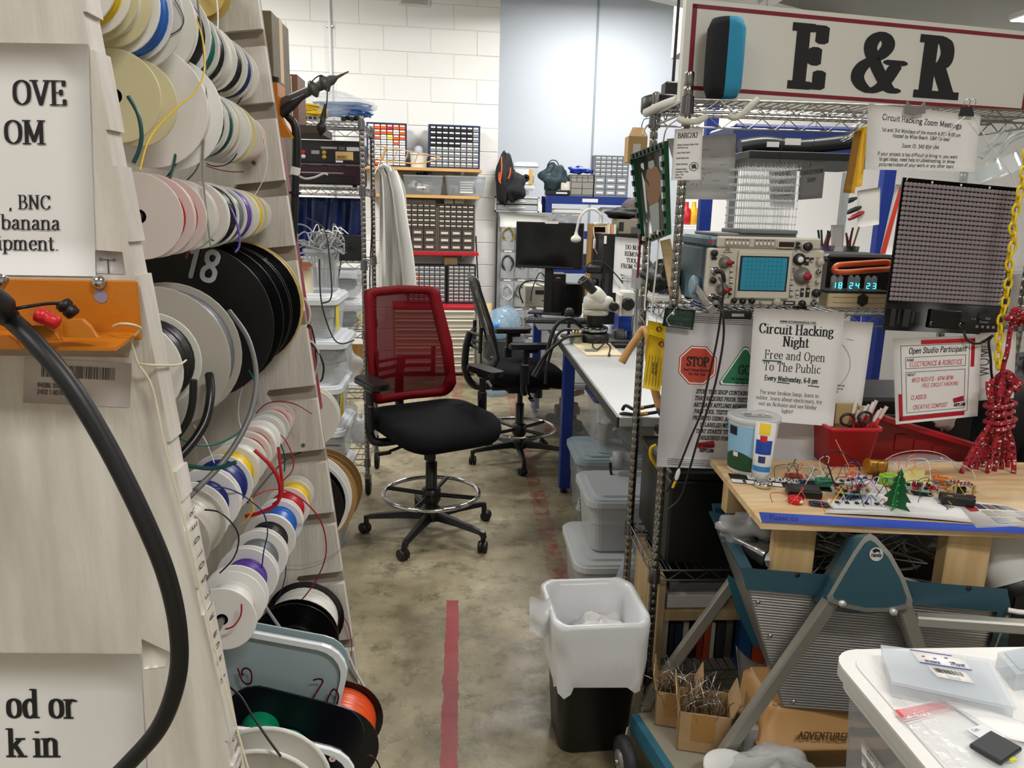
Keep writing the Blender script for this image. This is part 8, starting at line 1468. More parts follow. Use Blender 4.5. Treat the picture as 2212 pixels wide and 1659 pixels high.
def tubel(z0,z1,u0,u1,c,nm,o): 
    def f(u,v):
        z=z0+(z1-z0)*v; i=max(j for j in range(5) if lp[j][0][2]<=z+1e-6); q=(z-lp[i][0][2])/max(1e-6,lp[i+1][0][2]-lp[i][0][2]); sx=lp[i][0][0]*(1-q)+lp[i+1][0][0]*q; sy=lp[i][5][1]*(1-q)+lp[i+1][5][1]*q; a=-PI/2+(u0+(u1-u0)*u); return V(((sx+o)*math.cos(a),(sy+o)*math.sin(a),z))
    return MB().grid(f,10,8).build(nm,mat(c,.4),t)
tubel(.028,.042,-1.1,1.1,'#2c7fc4','light_blue_band',.0006); tubel(.075,.112,-.8,.9,'#173f9a','blue_label',.0006); tubel(hb*.80,hb*.98,-.5,.5,'#e8c81c','yellow_sticker',.001); tubel(.108,.124,-.35,.3,'#c01c2c','red_dot',.001); tubel(.052,.07,-.35,.35,'#27356a','blue_badge',.0008)
p=tz(1648,1052); MB(TR(p.x,p.y,zt)).lathe([(.018,0),(.0225,.004),(.024,.009),(.0225,.013),(.018,.016),(.0001,.017)],24).thing('round_tin','shiny flat round tin on the table in front of the white tube','tin',mat('#d5d0c6',.15,1))
S=Sheet([tz(1573,1022,.001),tz(1790,1042,.001),tz(1798,1062,.001),tz(1582,1042,.001)],215,30); S.T=thing('breadboard_sign','black and white sign strip reading BREADBOARD lying flat on the table','sign',(S.c[0]+S.c[2])/2); k=S.sheet(None,1,1); k.build('strip',BLACK,S.T,True); k=MB(); S.rect(k,0,19,110,30,.0008); k.build('white_band',WHITE,S.T,True); lettering(S,[('BREADBOARD',95,15,12,dict(a=12,b=10))],WHITE,serif=False,n=4,off=.0015,wx=1.25); lettering(S,[('IS',28,29,8)],serif=False,a=12,b=10,n=4,off=.0015); lettering(S,[('CIRCUIT',165,28,8)],WHITE,serif=False,a=12,b=10,n=4,off=.0015)
# red pot with pens and scissors
p=tz(1826,1003); hh=PY(1826,935,p.y-.05).z-zt; t=thing('red_bin','red plastic bin of markers and scissors on the table','bin',(p.x,p.y+.03,zt)); RP2=mat('#bf1a28',.4); shell(MB(),[loopz(.12,.105,.012,.001),loopz(.145,.13,.014,hh),loopz(.158,.142,.016,hh),loopz(.158,.142,.016,hh+.010),loopz(.138,.124,.014,hh+.010),loopz(.112,.1,.012,.008)]).build('bin',RP2,t); MB().b2(-.055,.055,-.05,.05,.006,.02).build('floor',RP2,t)
for i in range(10): 
    a=V((.0+.008*(i%5)+.005,-.02+.012*(i//5),.03)); b=a+V((.018+.012*(i%5),-.005+.01*(i//5),hh+.02+.012*(i%3))); m=MB().cyl(a,b,.0052,n=10); m.build('marker',mat('#e3dcd8' if i%4 else '#d9c1bd',.35),t); MB().cyl(a+(b-a)*.45,a+(b-a)*.75,.0055,n=10).build('marker_band',mat('#c43a34',.4),t)
a=V((-.05,.0,.03)); b=V((-.058,0,hh+.055)); MB(AX(a,b-a)).lathe([(.009,0),(.009,(b-a).length*.7),(.006,(b-a).length*.8),(.004,(b-a).length)],12).build('glue_marker',mat('#d8a7a2',.35,alpha=.9),t)
sc_=MB(); 
for s,cx,cz in ((-1,-.018,hh+.028),(1,.032,hh+.034)): sc_.tube([(cx+.019*math.cos(q*2*PI/14),-.045,cz+.016*math.sin(q*2*PI/14)) for q in range(14)],.004,8,2,True); sc_.tube([(cx-.010*s,-.045,cz-.014),(.005,-.04,hh*.5)],.004,6)
sc_.build('scissors_handles',mat('#26201f',.3),t); MB().b2(-.03,.035,-.0,.012,hh*.5,hh+.062,.001).b2(.037,.06,.0,.012,hh*.5,hh+.055,.001).build('paper_packet',mat('#b29a6a',.6),t)
# papers, circuit boards, wires on the table
S=Sheet([tz(1850,1062,.001),tz(2085,1080,.001),tz(2110,1130,.002),tz(1780,1108,.002)],300,60,.004); S.T=thing('white_paper','white crumpled paper sheet spread under the circuit boards','paper',(S.c[0]+S.c[2])/2); S.sheet(None,10,4,.0003).build('sheet',PAPER,S.T,True); k=MB(); [S.line(k,[(225+8*i,18+3*i),(262-6*i,26+3*i)],1.4) for i in range(4)]; k.build('ink_print',mat('#4a4a50',.6),S.T,True)['kind']='stuff'
S=Sheet([tz(2060,1078,.003),tz(2168,1090,.003),tz(2290,1130,.003),tz(2110,1138,.003)],200,80); S.T=thing('magazine','magazine with photo tiles lying on the right end of the table','magazine',(S.c[0]+S.c[2])/2); S.sheet(None,1,1,.0028).build('pages',mat('#d9d8d6',.35),S.T,True)
for i in range(4):
    for j in range(3): k=MB(); x,y=58+34*i,10+23*j; S.rect(k,x,y,x+29,y+18,.0006); k.build('photo_tile',mat(R.choice(['#5a6068','#8d949a','#3a3c42','#a9a59a','#73645a']),.4),S.T,True)
k=MB(); S.poly(k,[(16,24),(50,18),(54,28),(48,36),(20,38)],.001); k.build('red_banner',mat('#a61c2a',.5),S.T,True)
def boxon(name,label,cat,px,py,w,d,h,rz,m,extra=None,z=0): p=tz(px,py); t=thing(name,label,cat,(p.x,p.y,zt+z),rz); MB().b2(-w/2,w/2,-d/2,d/2,0,h,.003).build('case',m,t); extra and extra(t,w,d,h); return t
lid=lambda t,w,d,h: MB().b2(-w/2+.004,w/2-.004,-d/2+.003,d/2-.003,h,h+.002,.001).build('lid',mat('#19191b',.35),t)
boxon('battery_box','black battery box behind the red lamp on the table','battery box',1735,1070,.082,.05,.02,-.25,BLACK,lid)
t=boxon('battery_box','black open topped battery box on the magazine edge','battery box',2065,1092,.075,.034,.022,-.35,BLACK,None,.005); MB().b2(-.03,.02,-.012,.012,.022,.0225).build('recess',mat('#050506',.3),t); MB(AX((.028,0,.022),(0,0,1))).lathe([(.012,-.001),(.013,.0006)],14).build('thumb_notch',BLACK,t)
p=tz(1718,1086); t=thing('red_lamp','round red plastic lamp with a white switch by the front table edge','lamp',p); MB().lathe([(.017,0),(.019,.004),(.019,.012),(.014,.017),(.0001,.018)],22).build('dome',mat('#c4141c',.15,alpha=.9),t); MB().b2(.0,.012,-.019,-.010,.004,.013,.002).build('switch',WHITE,t)
LEDR=mat('#b5141c',.3); PCBG=mat('#7f9a86',.4)
def pcb_round(label,px,py,r,rz):
    p=tz(px,py); t=thing('circuit_board',label,'circuit board',(p.x,p.y,zt+.022),rz); MB().lathe([(r,0),(r,.0016)],26,sy=.8).build('board',PCBG,t); MB().b2(-r*.55,r*.55,-r*.3,r*.3,-.018,-.001,.003).build('battery_holder',BLACK,t); MB(AX((r*.35,-r*.31,-.009),(0,-1,0))).lathe([(.004,0),(.006,.001)],12,cap=False).build('ring',WHITE,t)
    l=MB(); 
    for i in range(26): a=R.uniform(0,6.28); q=r*.9*math.sqrt(R.random()); l.M=TR(q*math.cos(a),q*.8*math.sin(a),.0016); l.lathe([(.0026,0),(.0026,.004),(.001,.0065)],7,cap=False)
    l.build('red_leds',LEDR,t)['kind']='stuff'; l=MB()
    for i in range(10): a=R.uniform(0,6.28); q=r*.8*math.sqrt(R.random()); l.box((q*math.cos(a),q*.8*math.sin(a),.005),(.008,.006,.007),.001)
    l.build('parts',BLACK,t)['kind']='stuff'; return t
pcb_round('round circuit board dotted with red lamps left of the green tree',1835,1075,.05,.2); pcb_round('round circuit board dotted with red lamps right of the green tree',1990,1072,.042,-.2)
t=thing('circuit_board','small raised square circuit board with red lamps near the magazine','circuit board',tz(2072,1064)); MB().b2(-.028,.028,-.022,.022,.024,.0256).build('board',PCBG,t)
for sx in(-1,1):
    for sy in(-1,1): MB().b2(sx*.025-.0025,sx*.025+.0025,sy*.019-.0025,sy*.019+.0025,0,.024).build('standoff',mat('#b59a62',.4),t)
l=MB(); [l.ball((-.02+.01*(i%5),-.015+.012*(i//5),.028),.003,7) for i in range(13)]; l.build('red_leds',LEDR,t)['kind']='stuff'; MB().b2(-.012,.012,-.012,.012,.001,.018,.003).build('parts',BLACK,t)
# interlocking green circuit tree
p=tz(1935,1102); t=thing('circuit_tree','small green fir tree built from two crossed circuit boards','circuit tree',p,.35); hh=PY(1946,1012,p.y).z-zt
prf=[(.0,1),(.07,.86),(.05,.84),(.15,.68),(.10,.66),(.22,.48),(.15,.46),(.30,.26),(.2,.25),(.2,.17),(.36,.0)]
pol=[(x*hh,z*hh) for x,z in prf]+[(-x*hh,z*hh) for x,z in prf[::-1]]
for i,a in enumerate((0,PI/2)): MB(TR(rz=a+.35)@Matrix(((1,0,0,0),(0,0,1,0),(0,1,0,0),(0,0,0,1)))).prism(pol,-.0008,.0008).build('tree_board',mat('#1f7a3a' if i==0 else '#175a2c',.35),t); m=MB(TR(rz=a+.35)); [m.ball((.0015*(-1)**j*3*j*.3,-.0016,hh*(.12+.1*j)),.0016,6) for j in range(8)]; m.build('solder_points',mat('#d9d8c8',.3,.5),t)['kind']='stuff'
# white breadboards and plastic, yellow coil, clear dome
for lb,px,py,w,d,rz in (('white breadboard under the loose components at the front of the table',1850,1098,.13,.045,-.12),('white breadboard bristling with wires behind the circuit boards',1842,1046,.11,.05,.3)):
    t=boxon('breadboard',lb,'breadboard',px,py,w,d,.009,rz,mat('#d8d8d6',.45),None,.003)
    for i in range(7): c=R.choice(('red','black','green','orange','white','blue')); x=R.uniform(-.4,.4)*w; MB().tube([(x,0,.009),(x+.01,-.005,.02+.02*R.random()),(x+R.uniform(-.03,.04),R.uniform(-.02,.02),.009)],.0008,5,4).build('jumper_wire',WM_[c],t)
    for i in range(5): MB().b2(-w*.4+i*w*.18,-w*.4+i*w*.18+.009,-.006,.004,.009,.013,.001).build('chip',BLACK,t)
p=tz(1892,1025); MB(AX((p.x-.03,p.y,zt+.026),(1,.1,-.1))).lathe([(.0185,0),(.02,.002)]+[(.018-.0012*(i%2),.004+.002*i) for i in range(22)]+[(.02,.05),(.019,.052)],18).thing('wire_coil','brass coloured wire coil lying beside the red bin','coil',mat('#b8862c',.35,.6))
t=thing('yellow_card','pale yellow card under the jumper wires at the back of the table','card',tz(1985,1040)); MB(TR(rz=.2)).b2(-.05,.05,-.035,.035,0,.002).b2(-.03,.045,.03,.034,.002,.02).build('card',mat('#e6deA0',.6),t)
p=tz(1995,1030); t=thing('clear_dome','clear plastic blister shell curving over the table parts','dome',(p.x+.02,p.y+.02,zt)); MB().grid(lambda u,v:V((.11*math.cos(PI*u),.045*(v-.5)*2,.055*math.sin(PI*u)*(.85+.15*math.cos(PI*(v-.5))))),24,4).build('shell',mat('#dfe3e5',.05,alpha=.3),t); MB().tube([(.11*math.cos(PI*i/16),-.045,.055*math.sin(PI*i/16)) for i in range(17)],.0012,5).tube([(.11*math.cos(PI*i/16),.045,.055*math.sin(PI*i/16)) for i in range(17)],.0012,5).build('edge',mat('#e6e8e8',.1,alpha=.6),t)
for i,(lb,px,py,h,c) in enumerate((('small light green card edge by the tree',1918,1048,.03,'#8fc23c'),('small green and white screw terminal strip',1780,1052,.022,'#2d7a58'),('clear plastic component tray by the red bin',1772,1040,.012,'#cfd6d4'),('red sealed component packet by the sign strip',1715,1030,.006,'#b5182a'),('orange component box beside the clear dome',2035,1046,.02,'#c9741c'),('white plastic block between the boards',1892,1064,.018,'#cfcdc6'),('dark blue foil pouch by the tape strip',1768,1092,.006,'#1a2140'),('black component bundle behind the boards',1905,1040,.02,'#151515'))):
    p=tz(px,py); MB(TR(p.x,p.y,zt,rz=R.uniform(-.5,.5))).b2(-.022,.022,-.014,.014,.002,h,.003).b2(-.012,.012,-.008,.008,h,h+.003,.001).thing('component',lb,'component',mat(c,.4))
k=random.Random(11); cols=['red','black','green','orange','blue','white','purple','yellow']
for i in range(46):
    px,py=k.uniform(1690,2060),k.uniform(1022,1092); a=tz(px,py,.012); q=V((k.uniform(-.06,.06),k.uniform(-.05,.05),0)); hgt=k.uniform(.01,.055); c=cols[i%8]
    cable('jumper_wire','loose thin %s jumper wire tangled on the plywood table'%c,[a,a+q*.4+V((.01,0,hgt)),a+q*.8+V((-.01,.01,hgt*.8)),a+q+V((0,0,-.004))],.0009,WM_[c],5,5,'wire','jumper wires tangled on the table')
for lb,c,r,pts in (('pink wire rising stiffly from the board to the red bin','#d9897c',.0013,[(1805,950),(1830,1000),(1848,1040),(1858,1062),(1876,1092)]),('salmon wire bridging from the front breadboard up to the right','#c9705c',.0012,[(1885,1095),(1905,1100),(1930,1108),(1960,1092),(2020,1062),(2050,1050)]),('black looping lead over the red bin front','#141414',.0018,[(1800,1040),(1790,1010),(1782,985),(1795,973),(1825,980),(1850,1000),(1858,1015)]),('thick black lead curling round the battery box','#141414',.002,[(1682,1072),(1690,1078),(1730,1066),(1760,1050),(1790,1042),(1810,1045)]),('orange wire loop standing above the clear dome','#e08a2c',.0011,[(1958,1010),(1962,990),(1975,983),(1977,1000),(1972,1012),(1965,1015)]),('thin dark wire sweeping to the magazine','#3a1a1a',.0009,[(2015,1045),(2060,1040),(2100,1055),(2125,1085)]),('thin silver wires fanning by the sign strip','#b9b9b6',.0006,[(1690,990),(1700,1005),(1712,1018),(1700,1022)]),('silver lead pair bending toward the red bin','#b9b9b6',.0007,[(1718,978),(1745,1000),(1757,1020)])):
    n_=len(pts)-1; y0=1.83; cable('loose_lead',lb,[PY(a,b,1.80) for a,b in pts],r,mat(c,.4),6,5,'wire')
# trough contents: silver lamp and clear scrap
t=thing('bike_light','silver torch with a faceted lens lying in the trough','torch',PY(1625,1190,1.78)); A,B=PY(1575,1158,1.86),PY(1672,1205,1.70); M=AX(A,B-A); L=(B-A).length
shell(MB(M),[[(x*s,y*s*.8,z) for x,y in rrect(.064,.052,.018,4)] for z,s in ((0,.75),(.01,.9),(L*.5,1),(L*.8,1.05),(L*.96,1.1),(L,1.02))]).build('body',mat('#9c9a99',.25,.9),t,True); MB(M).lathe([(.031,L),(.033,L+.004),(.02,L+.012),(.0001,L+.013)],12,sy=.8,smooth=False).build('lens',mat('#cfd3d4',.05,.7),t,True)
p=A.lerp(B,.55)+V((.0,-.0,.026)); MB(AX(p,(.1,-.3,1))).lathe([(.012,0),(.012,.004),(.0001,.005)],12).build('button',BLACK,t,True); MB(AX(A.lerp(B,.3)+V((-.01,-.024,0)),(0,-1,0))).lathe([(.02,0),(.018,.003),(.0001,.004)],12,sy=.5).build('side_grip',BLACK,t,True)
mb=MB(); k=random.Random(3)
for i in range(110):
    a=V((k.uniform(.88,1.12),k.uniform(1.72,1.92),k.uniform(.62,.74))); mb.tube([a,a+V((k.uniform(-.09,.09),k.uniform(-.06,.06),k.uniform(-.03,.05))),a+V((k.uniform(-.14,.14),k.uniform(-.08,.08),k.uniform(-.04,.03)))],k.choice((.0015,.002,.004)),5,3)
mb.thing('plastic_scrap','tangle of clear and white plastic tubing and wire heaped in the trough','scrap',mat('#a9aaa6',.2,alpha=.75),kind='stuff')
MB().b2(.90,1.19,1.70,1.92,.355,.55,.02).b2(.92,1.1,1.74,1.88,.55,.565,.005).thing('scrap_bag','dark bag filling the bottom of the trough','bag',mat('#26211f',.5))
for i,(lb,px,py,c) in enumerate((('crumpled clear wrapper beside the silver torch',1620,1140,'#b5b7b6'),('crumpled clear bag under the right of the table',1985,1195,'#8d8280'),('blue and white plastic wrapper under the table',1960,1150,'#9fb3c4'))): mb=MB(); blob(mb,(0,0,.035),.08,.06,.035,12,.35,50+i); o=mb.thing('plastic_wrapper',lb,'wrapper',mat(c,.12,alpha=.5,bump=.8,bscale=40)); o.location=PY(px,py,1.82); o.location.z=max(.66,o.location.z-.05)
t=MB().b2(-.02,.02,-.02,.02,0,.03,.004).b2(-.008,.008,-.024,-.02,.005,.02,.001).thing('yellow_block','small yellow plastic piece under the table front edge','block',mat('#d9b81a',.4)); t.location=PY(2000,1150,1.72)
# behind the table: red tote, ribbed case, dark bags, white bottle
c4=[PY(1690,905,2.12),PY(1905,902,2.12),PY(2118,968,2.02),PY(2095,1075,2.02)]; t=thing('red_tote','large red plastic tote tilted behind the table, right of the markers','tote',PY(1950,1010,2.05)); RD2=mat('#7d0c16',.35)
e=[PY(1880,905,2.1),PY(1920,902,2.1),PY(2118,968,2.1),PY(2100,1075,2.1),PY(1870,1010,2.1)]; hexa(MB(),e,[p+V((0,.08,0)) for p in e]).build('body',RD2,t,True); bar(MB(),PY(1905,903,2.085),PY(2120,968,2.085),.02,.02,(0,0,1)).build('rim',mat('#a31522',.35),t,True)
for i in range(3): q=PY(1945+40*i,955+12*i,2.098); MB().box(q,(.035,.004,.05),.002).build('recess',mat('#7d0c16',.35),t,True)
e=[PY(1690,900,2.22),PY(1775,905,2.22),PY(1775,985,2.22),PY(1690,960,2.22)]; hexa(MB(),e,[p+V((0,.1,0)) for p in e]).thing('red_cover','red plastic cover standing behind the yogurt tub','cover',RD2)
x,z,w,h=F(1670,955,1772,1000,2.13); t=thing('ribbed_case','dark grey ribbed case with a handle behind the table','case',(x,2.2,zt+.0)); z0=.80; MB().b2(-w/2,w/2,-.05,.1,-.02,z+h-zt,.006).build('body',mat('#4a4d50',.5),t)
for i in range(16): MB().b2(-w/2+.004+i*w/16.5,-w/2+.007+i*w/16.5,-.053,-.049,-.01,z+h-zt-.008).build('rib',mat('#5a5d60',.5),t)
MB().tube([(-w*.4,-.03,z+h-zt),(-w*.3,-.03,z+h-zt+.03),(w*.35,-.03,z+h-zt+.03),(w*.45,-.03,z+h-zt-.01)],.006,8,4).build('handle',BLACK,t)
mb=MB(); blob(mb,(0,0,.03),.03,.02,.035,10,.4,77); o=mb.thing('tissue','crumpled white tissue on the ribbed case','tissue',mat('#d9d9da',.7)); o.location=PY(1712,955,2.12)
for i,(lb,px,py,yy,rx,rz_) in enumerate((('large dark bag slumped at the right behind the rope',2190,1000,2.35,.28,.22),('dark cushion at the far right under the rope',2250,1130,2.15,.25,.12))):
    p=PY(px,py,yy); mb=MB(); blob(mb,(0,0,rz_),rx,.14,rz_,14,.2,90+i); o=mb.thing('dark_bag',lb,'bag',mat(('#101013','#17181b')[i],.6,bump=.5,bscale=20)); o.location=(1.93+.1*i,yy+.08,.578)
MB().b2(1.66,2.35,2.02,2.65,.004,.577,.01).b2(1.67,2.34,2.01,2.02,.1,.5).thing('storage_chest','dark chest standing to the right of the chrome rack under the dark bags','chest',mat('#141416',.5)); t=thing('equipment_case','tall black equipment case standing in the rack behind the table','case',(1.28,2.36,.456)); MB().b2(-.26,.3,-.17,.11,0,.52,.01).build('body',mat('#0d0d0f',.5),t); MB().b2(-.2,.2,-.174,-.17,.1,.4,.002).build('front',mat('#151517',.4),t); MB().tube([(-.06,-.18,.46),(-.05,-.2,.47),(.05,-.2,.47),(.06,-.18,.46)],.008,8,3).build('handle',BLACK,t)
mb=MB(); blob(mb,(0,0,.02),.03,.02,.035,10,.4,78); o=mb.thing('tissue','white tissue tuft poking out behind the red tote','tissue',mat('#d9d9da',.7)); o.location=PY(2035,935,2.13)
p=PY(2175,1240,1.66); MB(AX(p,(.25,-.5,-.75))).lathe([(.04,-.15),(.07,-.13),(.078,-.02),(.06,.01),(.058,.02)],22).thing('white_jug','white translucent jug tipped upside down at the right of the table','jug',mat('#d6d6d0',.25,alpha=.9)); q=p+V((.25,-.5,-.75)).normalized()*.021; MB(AX(q,(.25,-.5,-.75))).lathe([(.056,0),(.058,.01),(.056,.03),(.02,.032),(.016,.026),(.0001,.026)],22).thing('jug_cap','black cap on the tipped white jug','cap',BLACK)
o=[x for x in bpy.data.objects if x.name.startswith('jug_cap')][0]; jj=[x for x in bpy.data.objects if x.name.startswith('white_jug')][0]
mw_=o.matrix_world.copy(); o.parent=jj; o.location=o.location-jj.location; del o['category']
# ---- on the cart platform
def opencarton(label,px,py,w,d,h,rz,fl):
    p=PZ(px,py,zp); t=thing('cardboard_box',label,'box',(p.x,p.y,zp+.001),rz); q=.003
    MB().b2(-w/2,w/2,-d/2,d/2,0,q).b2(-w/2,-w/2+q,-d/2,d/2,0,h).b2(w/2-q,w/2,-d/2,d/2,0,h).b2(-w/2,w/2,-d/2,-d/2+q,0,h).b2(-w/2,w/2,d/2-q,d/2,0,h).build('box',CARD,t)
    for s,a in ((1,.9),(-1,.5)): MB(TR(s*w/2,0,h,ry=s*a*.4)).b2(-.0015,.0015,-d/2,d/2,0,.05).build('flap',CARD,t)
    MB().b2(-w*.5-.0008,-w*.5,-.02,.02,h*.1,h*.55).build('tape',mat('#a67c46',.3),t); MB().b2(-w*.25,w*.2,-d/2-.0008,-d/2,h*.3,h).build('tape',mat('#a67c46',.3),t)
    m=MB(); k=random.Random(fl)
    for i in range(60): a=V((k.uniform(-.4,.4)*w,k.uniform(-.4,.4)*d,h*.3)); m.tube([a,a+V((k.uniform(-.03,.03),k.uniform(-.03,.03),k.uniform(.3,.9)*h)),a+V((k.uniform(-.05,.05),k.uniform(-.04,.04),k.uniform(.6,1.25)*h))],.0009,4,2)
    m.build('pins',mat('#b9b7b2',.25,1),t)['kind']='stuff'
opencarton('open cardboard box of springy metal wires, behind the other on the cart platform',1455,1548,.10,.10,.10,-.3,1); opencarton('open cardboard box heaped with metal pins at the front of the cart platform',1515,1598,.13,.11,.11,-.25,2)
t=thing('tool_case','tan plastic tool case with raised lettering under the cart trough','tool case',(.93,1.705,zp+.001)); TN=mat('#a87f4c',.45); shell(MB(),[loopz(.36,.2,.03,0),loopz(.37,.21,.03,.05),loopz(.375,.215,.03,.052),loopz(.375,.215,.03,.058),loopz(.36,.2,.03,.06),loopz(.35,.19,.03,.15),loopz(.31,.16,.03,.165)]).build('case',TN,t); MB().b2(-.155,.155,-.08,.08,.16,.166,.01).build('top',TN,t); MB().tube([(.04,-.088,.10),(.05,-.11,.11),(.13,-.11,.11),(.14,-.088,.10)],.006,8,3).build('handle',BLACK,t)
S=Sheet([PY(1715,1573,1.595),PY(1840,1577,1.595),PY(1840,1607,1.595),PY(1715,1603,1.595)],125,30); k=MB(); text(k,'ADVENTURER',S.mp(.001),8,22,15,'l',a=10,b=8,n=4,serif=False,slant=.2); o=k.build('raised_lettering',mat('#5f4326',.5),t,True); o['kind']='stuff'
p=PZ(1525,1650,zp); t=thing('plastic_tub','small white lidded tub at the front of the cart platform','tub',(p.x+.02,1.53,zp+.001)); MB().lathe([(.05,0),(.055,.005),(.058,.06),(.06,.062),(.06,.072),(.055,.075),(.0001,.075)],26).build('tub',mat('#e3e4e2',.35),t); MB().lathe([(.0562,.012),(.0585,.055)],26,cap=False).build('label',mat('#bcd3dc',.4),t)
mb=MB(); blob(mb,(0,0,.04),.12,.08,.042,16,.2,61); o=mb.thing('bubble_wrap','crumpled white plastic wrap on the cart platform beside the tan case','wrap',mat('#d5d7d6',.15,alpha=.75,bump=1,bscale=60)); p=PZ(1635,1640,zp+.02); o.location=(p.x,1.52,zp+.002)
mb=MB(); mb.b2(-.04,.04,-.025,.025,0,.09,.006); mb.b2(-.008,.012,-.028,-.024,.02,.035,.002); o=mb.thing('clear_bottle','clear plastic box with a blue catch leaning behind the front leg','box',mat('#c9cfd3',.1,alpha=.5)); o.location=(PY(1640,1560,1.66).x,1.66,zp+.002)
MB(TR(0,0,0)).grid(lambda u,v:PY(1590+60*u+10*v,1395+40*u+100*v+10*math.sin(3*u),1.97+.04*u),6,6,True,.002).thing('plastic_folder','white curved plastic folder among the books','folder',mat('#cfcdc9',.35))
for px,c,lb in ((1608,'#1d4f8a','blue carton upright behind the trough end'),(1638,'#b5451f','orange carton upright behind the trough end')): a=PY(px,1400,2.13); MB().b2(a.x-.02,a.x+.02,2.125,2.16,.113,.262).b2(a.x-.012,a.x+.012,2.124,2.1255,.18,.22).thing('small_carton',lb,'box',mat(c,.5))
# ---- foreground tub with things on its lid
zl=.742; L4=[PZ(*q,zl) for q in ((1788,1400),(1975,1690))]; ax=V((1,-.0,0)); X0_,Y1_=L4[0].x,L4[0].y; LW,LD=.62,.44; t=thing('storage_tub','large milky tub with a white ribbed lid in the right foreground','bin',(X0_+LW/2,Y1_-LD/2,0))
shell(MB(),[loopz(LW*.84,LD*.84,.05,.30),loopz(LW*.86,LD*.86,.05,.31),loopz(LW*.94,LD*.93,.05,zl-.03)]).build('body',mat('#b3b7ba',.3,alpha=.45),t)
MB().prism(rrect(LW-.02,LD-.02,.05),zl-.05,zl-.028).prism(rrect(LW,LD,.055),zl-.028,zl-.008).build('rim',mat('#c6c5c0',.4),t); MB().prism(rrect(LW,LD,.055),zl-.008,zl-.003).prism(rrect(LW-.05,LD-.05,.04),zl-.003,zl).build('lid',mat('#dedcd8',.4,bump=.15,bscale=15),t)
for i in range(3): MB().prism(rrect(LW-.10-.03*i,LD-.10-.03*i,.03),zl+.0004*i,zl+.001+.0004*i).build('lid_ridge',mat('#e2e0dc',.4),t)
MB().tube([(-LW*.34,-LD*.34,.36),(-LW*.34,-LD*.30,.52)],.07,16,4).ball((-LW*.3,-LD*.22,.56),.075,14).build('contents',mat('#b58c5c',.5),t)
MB().b2(-LW*.4,LW*.4,-LD*.4,LD*.4,.31,.45,.02).build('contents',mat('#8a8378',.6),t)
MB().b2(X0_+.05,X0_+LW-.05,Y1_-LD+.04,Y1_-.04,.0,.298,.01).b2(X0_+.06,X0_+LW-.06,Y1_-LD+.035,Y1_-.05,.26,.29,.003).thing('grey_crate','grey crate carrying the foreground tub','crate',mat('#5f6265',.6))
xw=X0_+LW/2-LW*.445-.008; q1=PX(1866,1596,X0_+.02); q2=PX(1915,1652,X0_+.02); S=Sheet([q1,V((q1.x,q2.y,q1.z)),V((q1.x+.003,q2.y,q1.z-.024)),V((q1.x+.003,q1.y,q1.z-.024))],120,24); S.T=t; S.c=[p+V((-.004,0,0)) for p in S.c]; S.n=V((-1,0,0)); S.sheet(None,1,1).build('name_label',PAPER,t,True); lettering(S,[('IGUS FLEX',62,17,11)],serif=False,a=6,b=6,n=6); 
S2=Sheet([p+V((.004,0,-.027)) for p in S.c],120,24); S2.T=t; S2.n=V((-1,0,0)); S2.sheet(None,1,1).build('name_label',PAPER,t,True); lettering(S2,[('SPARES',50,17,11)],serif=False,a=6,b=6,n=6)
zk=zl+.0025
def lz(px,py,h=0): return PZ(px,py,zk+h)
a,b,c_,d=lz(1905,1402,.02),lz(2135,1432,.02),lz(2190,1535,.02),lz(1930,1480,.02); t=thing('compartment_case','clear plastic compartment case with printed labels on the tub lid','case',((a+c_)/2).to_tuple()[:2]+(zk,)); CC=mat('#dde4ea',.1,alpha=.4); P4=[(v.x,v.y) for v in (d,c_,b,a)]; MB().prism(P4,zk,zk+.022).build('case',CC,t,True); ctr=(sum(x for x,y in P4)/4,sum(y for x,y in P4)/4); MB().prism([(ctr[0]+(x-ctr[0])*1.03,ctr[1]+(y-ctr[1])*1.03) for x,y in P4],zk+.022,zk+.027).build('lid',CC,t,True)
S=Sheet([lz(1965,1403,.028),lz(2080,1420,.028),lz(2100,1449,.028),lz(1988,1432,.028)],140,45); S.T=t; S.sheet(None,1,1).build('printed_label',PAPER,t,True); k=MB(); S.rect(k,0,0,110,3); S.rect(k,0,42,140,45); k.build('label_edge',mat('#2a3f8a',.5),t,True); lettering(S,[('smseace',40,38,10),('245pcs,',108,36,10)],mat('#24306a',.6),serif=False,a=6,b=6,n=4)
for i,(x,y,cc) in enumerate(((20,18,'#b5304a'),(50,20,'#3a6ab5'),(84,12,'#2a3f8a'),(95,25,'#444a55'),(120,28,'#3a5ab5'))): k=MB(); S.rect(k,x,y,x+9,y+3,.001); k.build('part_print',mat(cc,.5),t,True)
S=Sheet([lz(2003,1438,.028),lz(2085,1452,.028),lz(2107,1477,.028),lz(2025,1462,.028)],100,45); S.T=t; S.sheet(None,1,1).build('barcode_label',PAPER,t,True); k=MB(); x=10
while x<85: w=R.choice((1,2,3)); S.rect(k,x,6,x+w,24,.001); x+=w+1.6
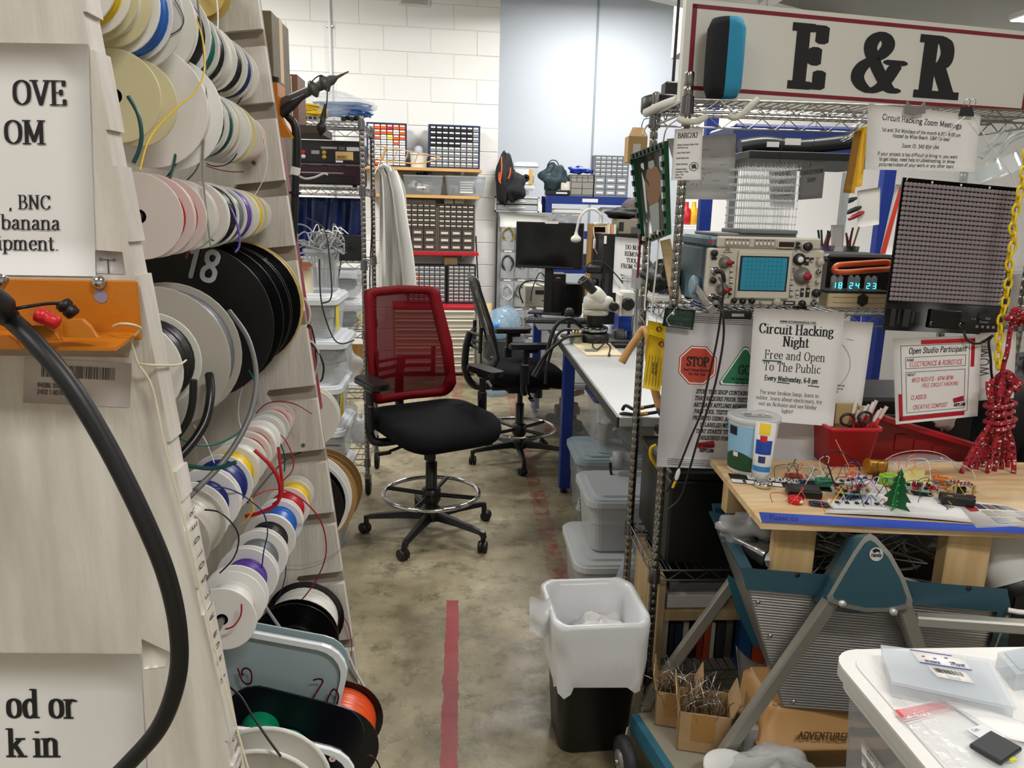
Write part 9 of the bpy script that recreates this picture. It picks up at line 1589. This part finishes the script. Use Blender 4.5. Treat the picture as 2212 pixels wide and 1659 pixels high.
k.build('barcode',INK,t,True)['kind']='stuff'; lettering(S,[('Made in store',50,34,5),('X0012AB34C',50,42,5)],mat('#8a8a8c',.7),serif=False,n=4)
e=[lz(1932,1535,.001),lz(2055,1512,.001),lz(2380,1640,.001),lz(2150,1760,.001)]; t=thing('zip_bag','clear zip bag with a red closure strip lying on the tub lid','bag',(e[0]+e[2])/2); S=Sheet(e,200,200,.006); S.sheet(None,10,10,.0).build('film',mat('#e3e6e8',.08,alpha=.35,bump=1,bscale=30),t,True); k=MB(); S.rect(k,0,0,200,16,.001); k.build('red_strip',mat('#d8323e',.4),t,True); k=MB(); S.rect(k,0,18,200,21,.001); S.rect(k,0,24,200,26,.001); k.build('seal_line',mat('#e58a8e',.4),t,True)
mb=MB(); q=lz(2150,1620,.006); mb.box((q.x,q.y,q.z+.004),(.06,.045,.008),.002,TR(rz=.5)); mb.build('dark_part',mat('#24262a',.4),t,True); S.T=t; k=MB(); S.poly(k,[(95,75),(140,75),(140,110),(95,110)],.0012); k.build('inner_label',mat('#d9dade',.5),t,True); lettering(S,[('Cont.',110,85,6),('Date',108,104,6)],off=.002,serif=False,n=4)
mb=MB(); q=lz(2180,1640,.004); mb.box((q.x,q.y,q.z+.003),(.012,.016,.005),.001).build('yellow_part',mat('#cfd02a',.4),t,True)
S=Sheet([lz(2035,1510,.004),lz(2240,1570,.006),lz(2330,1640,.004),lz(2150,1590,.003)],200,60,.004); S.T=thing('white_card','white folded paper sheet lying over the zip bag on the tub lid','paper',(S.c[0]+S.c[2])/2); S.sheet(None,6,4,.0006).build('sheet',PAPER,S.T,True)
a,b,c_,d=lz(2150,1440,.002),lz(2260,1420,.002),lz(2290,1480,.002),lz(2190,1490,.002); t=thing('clear_case','second clear plastic case at the right edge of the tub','case',(a+c_)/2); MB().prism([(v.x,v.y) for v in (d,c_,b,a)],zk+.0,zk+.03).prism([(v.x,v.y) for v in (d.lerp(b,.1),c_.lerp(a,.1),b.lerp(d,.1),a.lerp(c_,.1))],zk+.03,zk+.034).build('case',mat('#c9d3da',.1,alpha=.4),t,True)
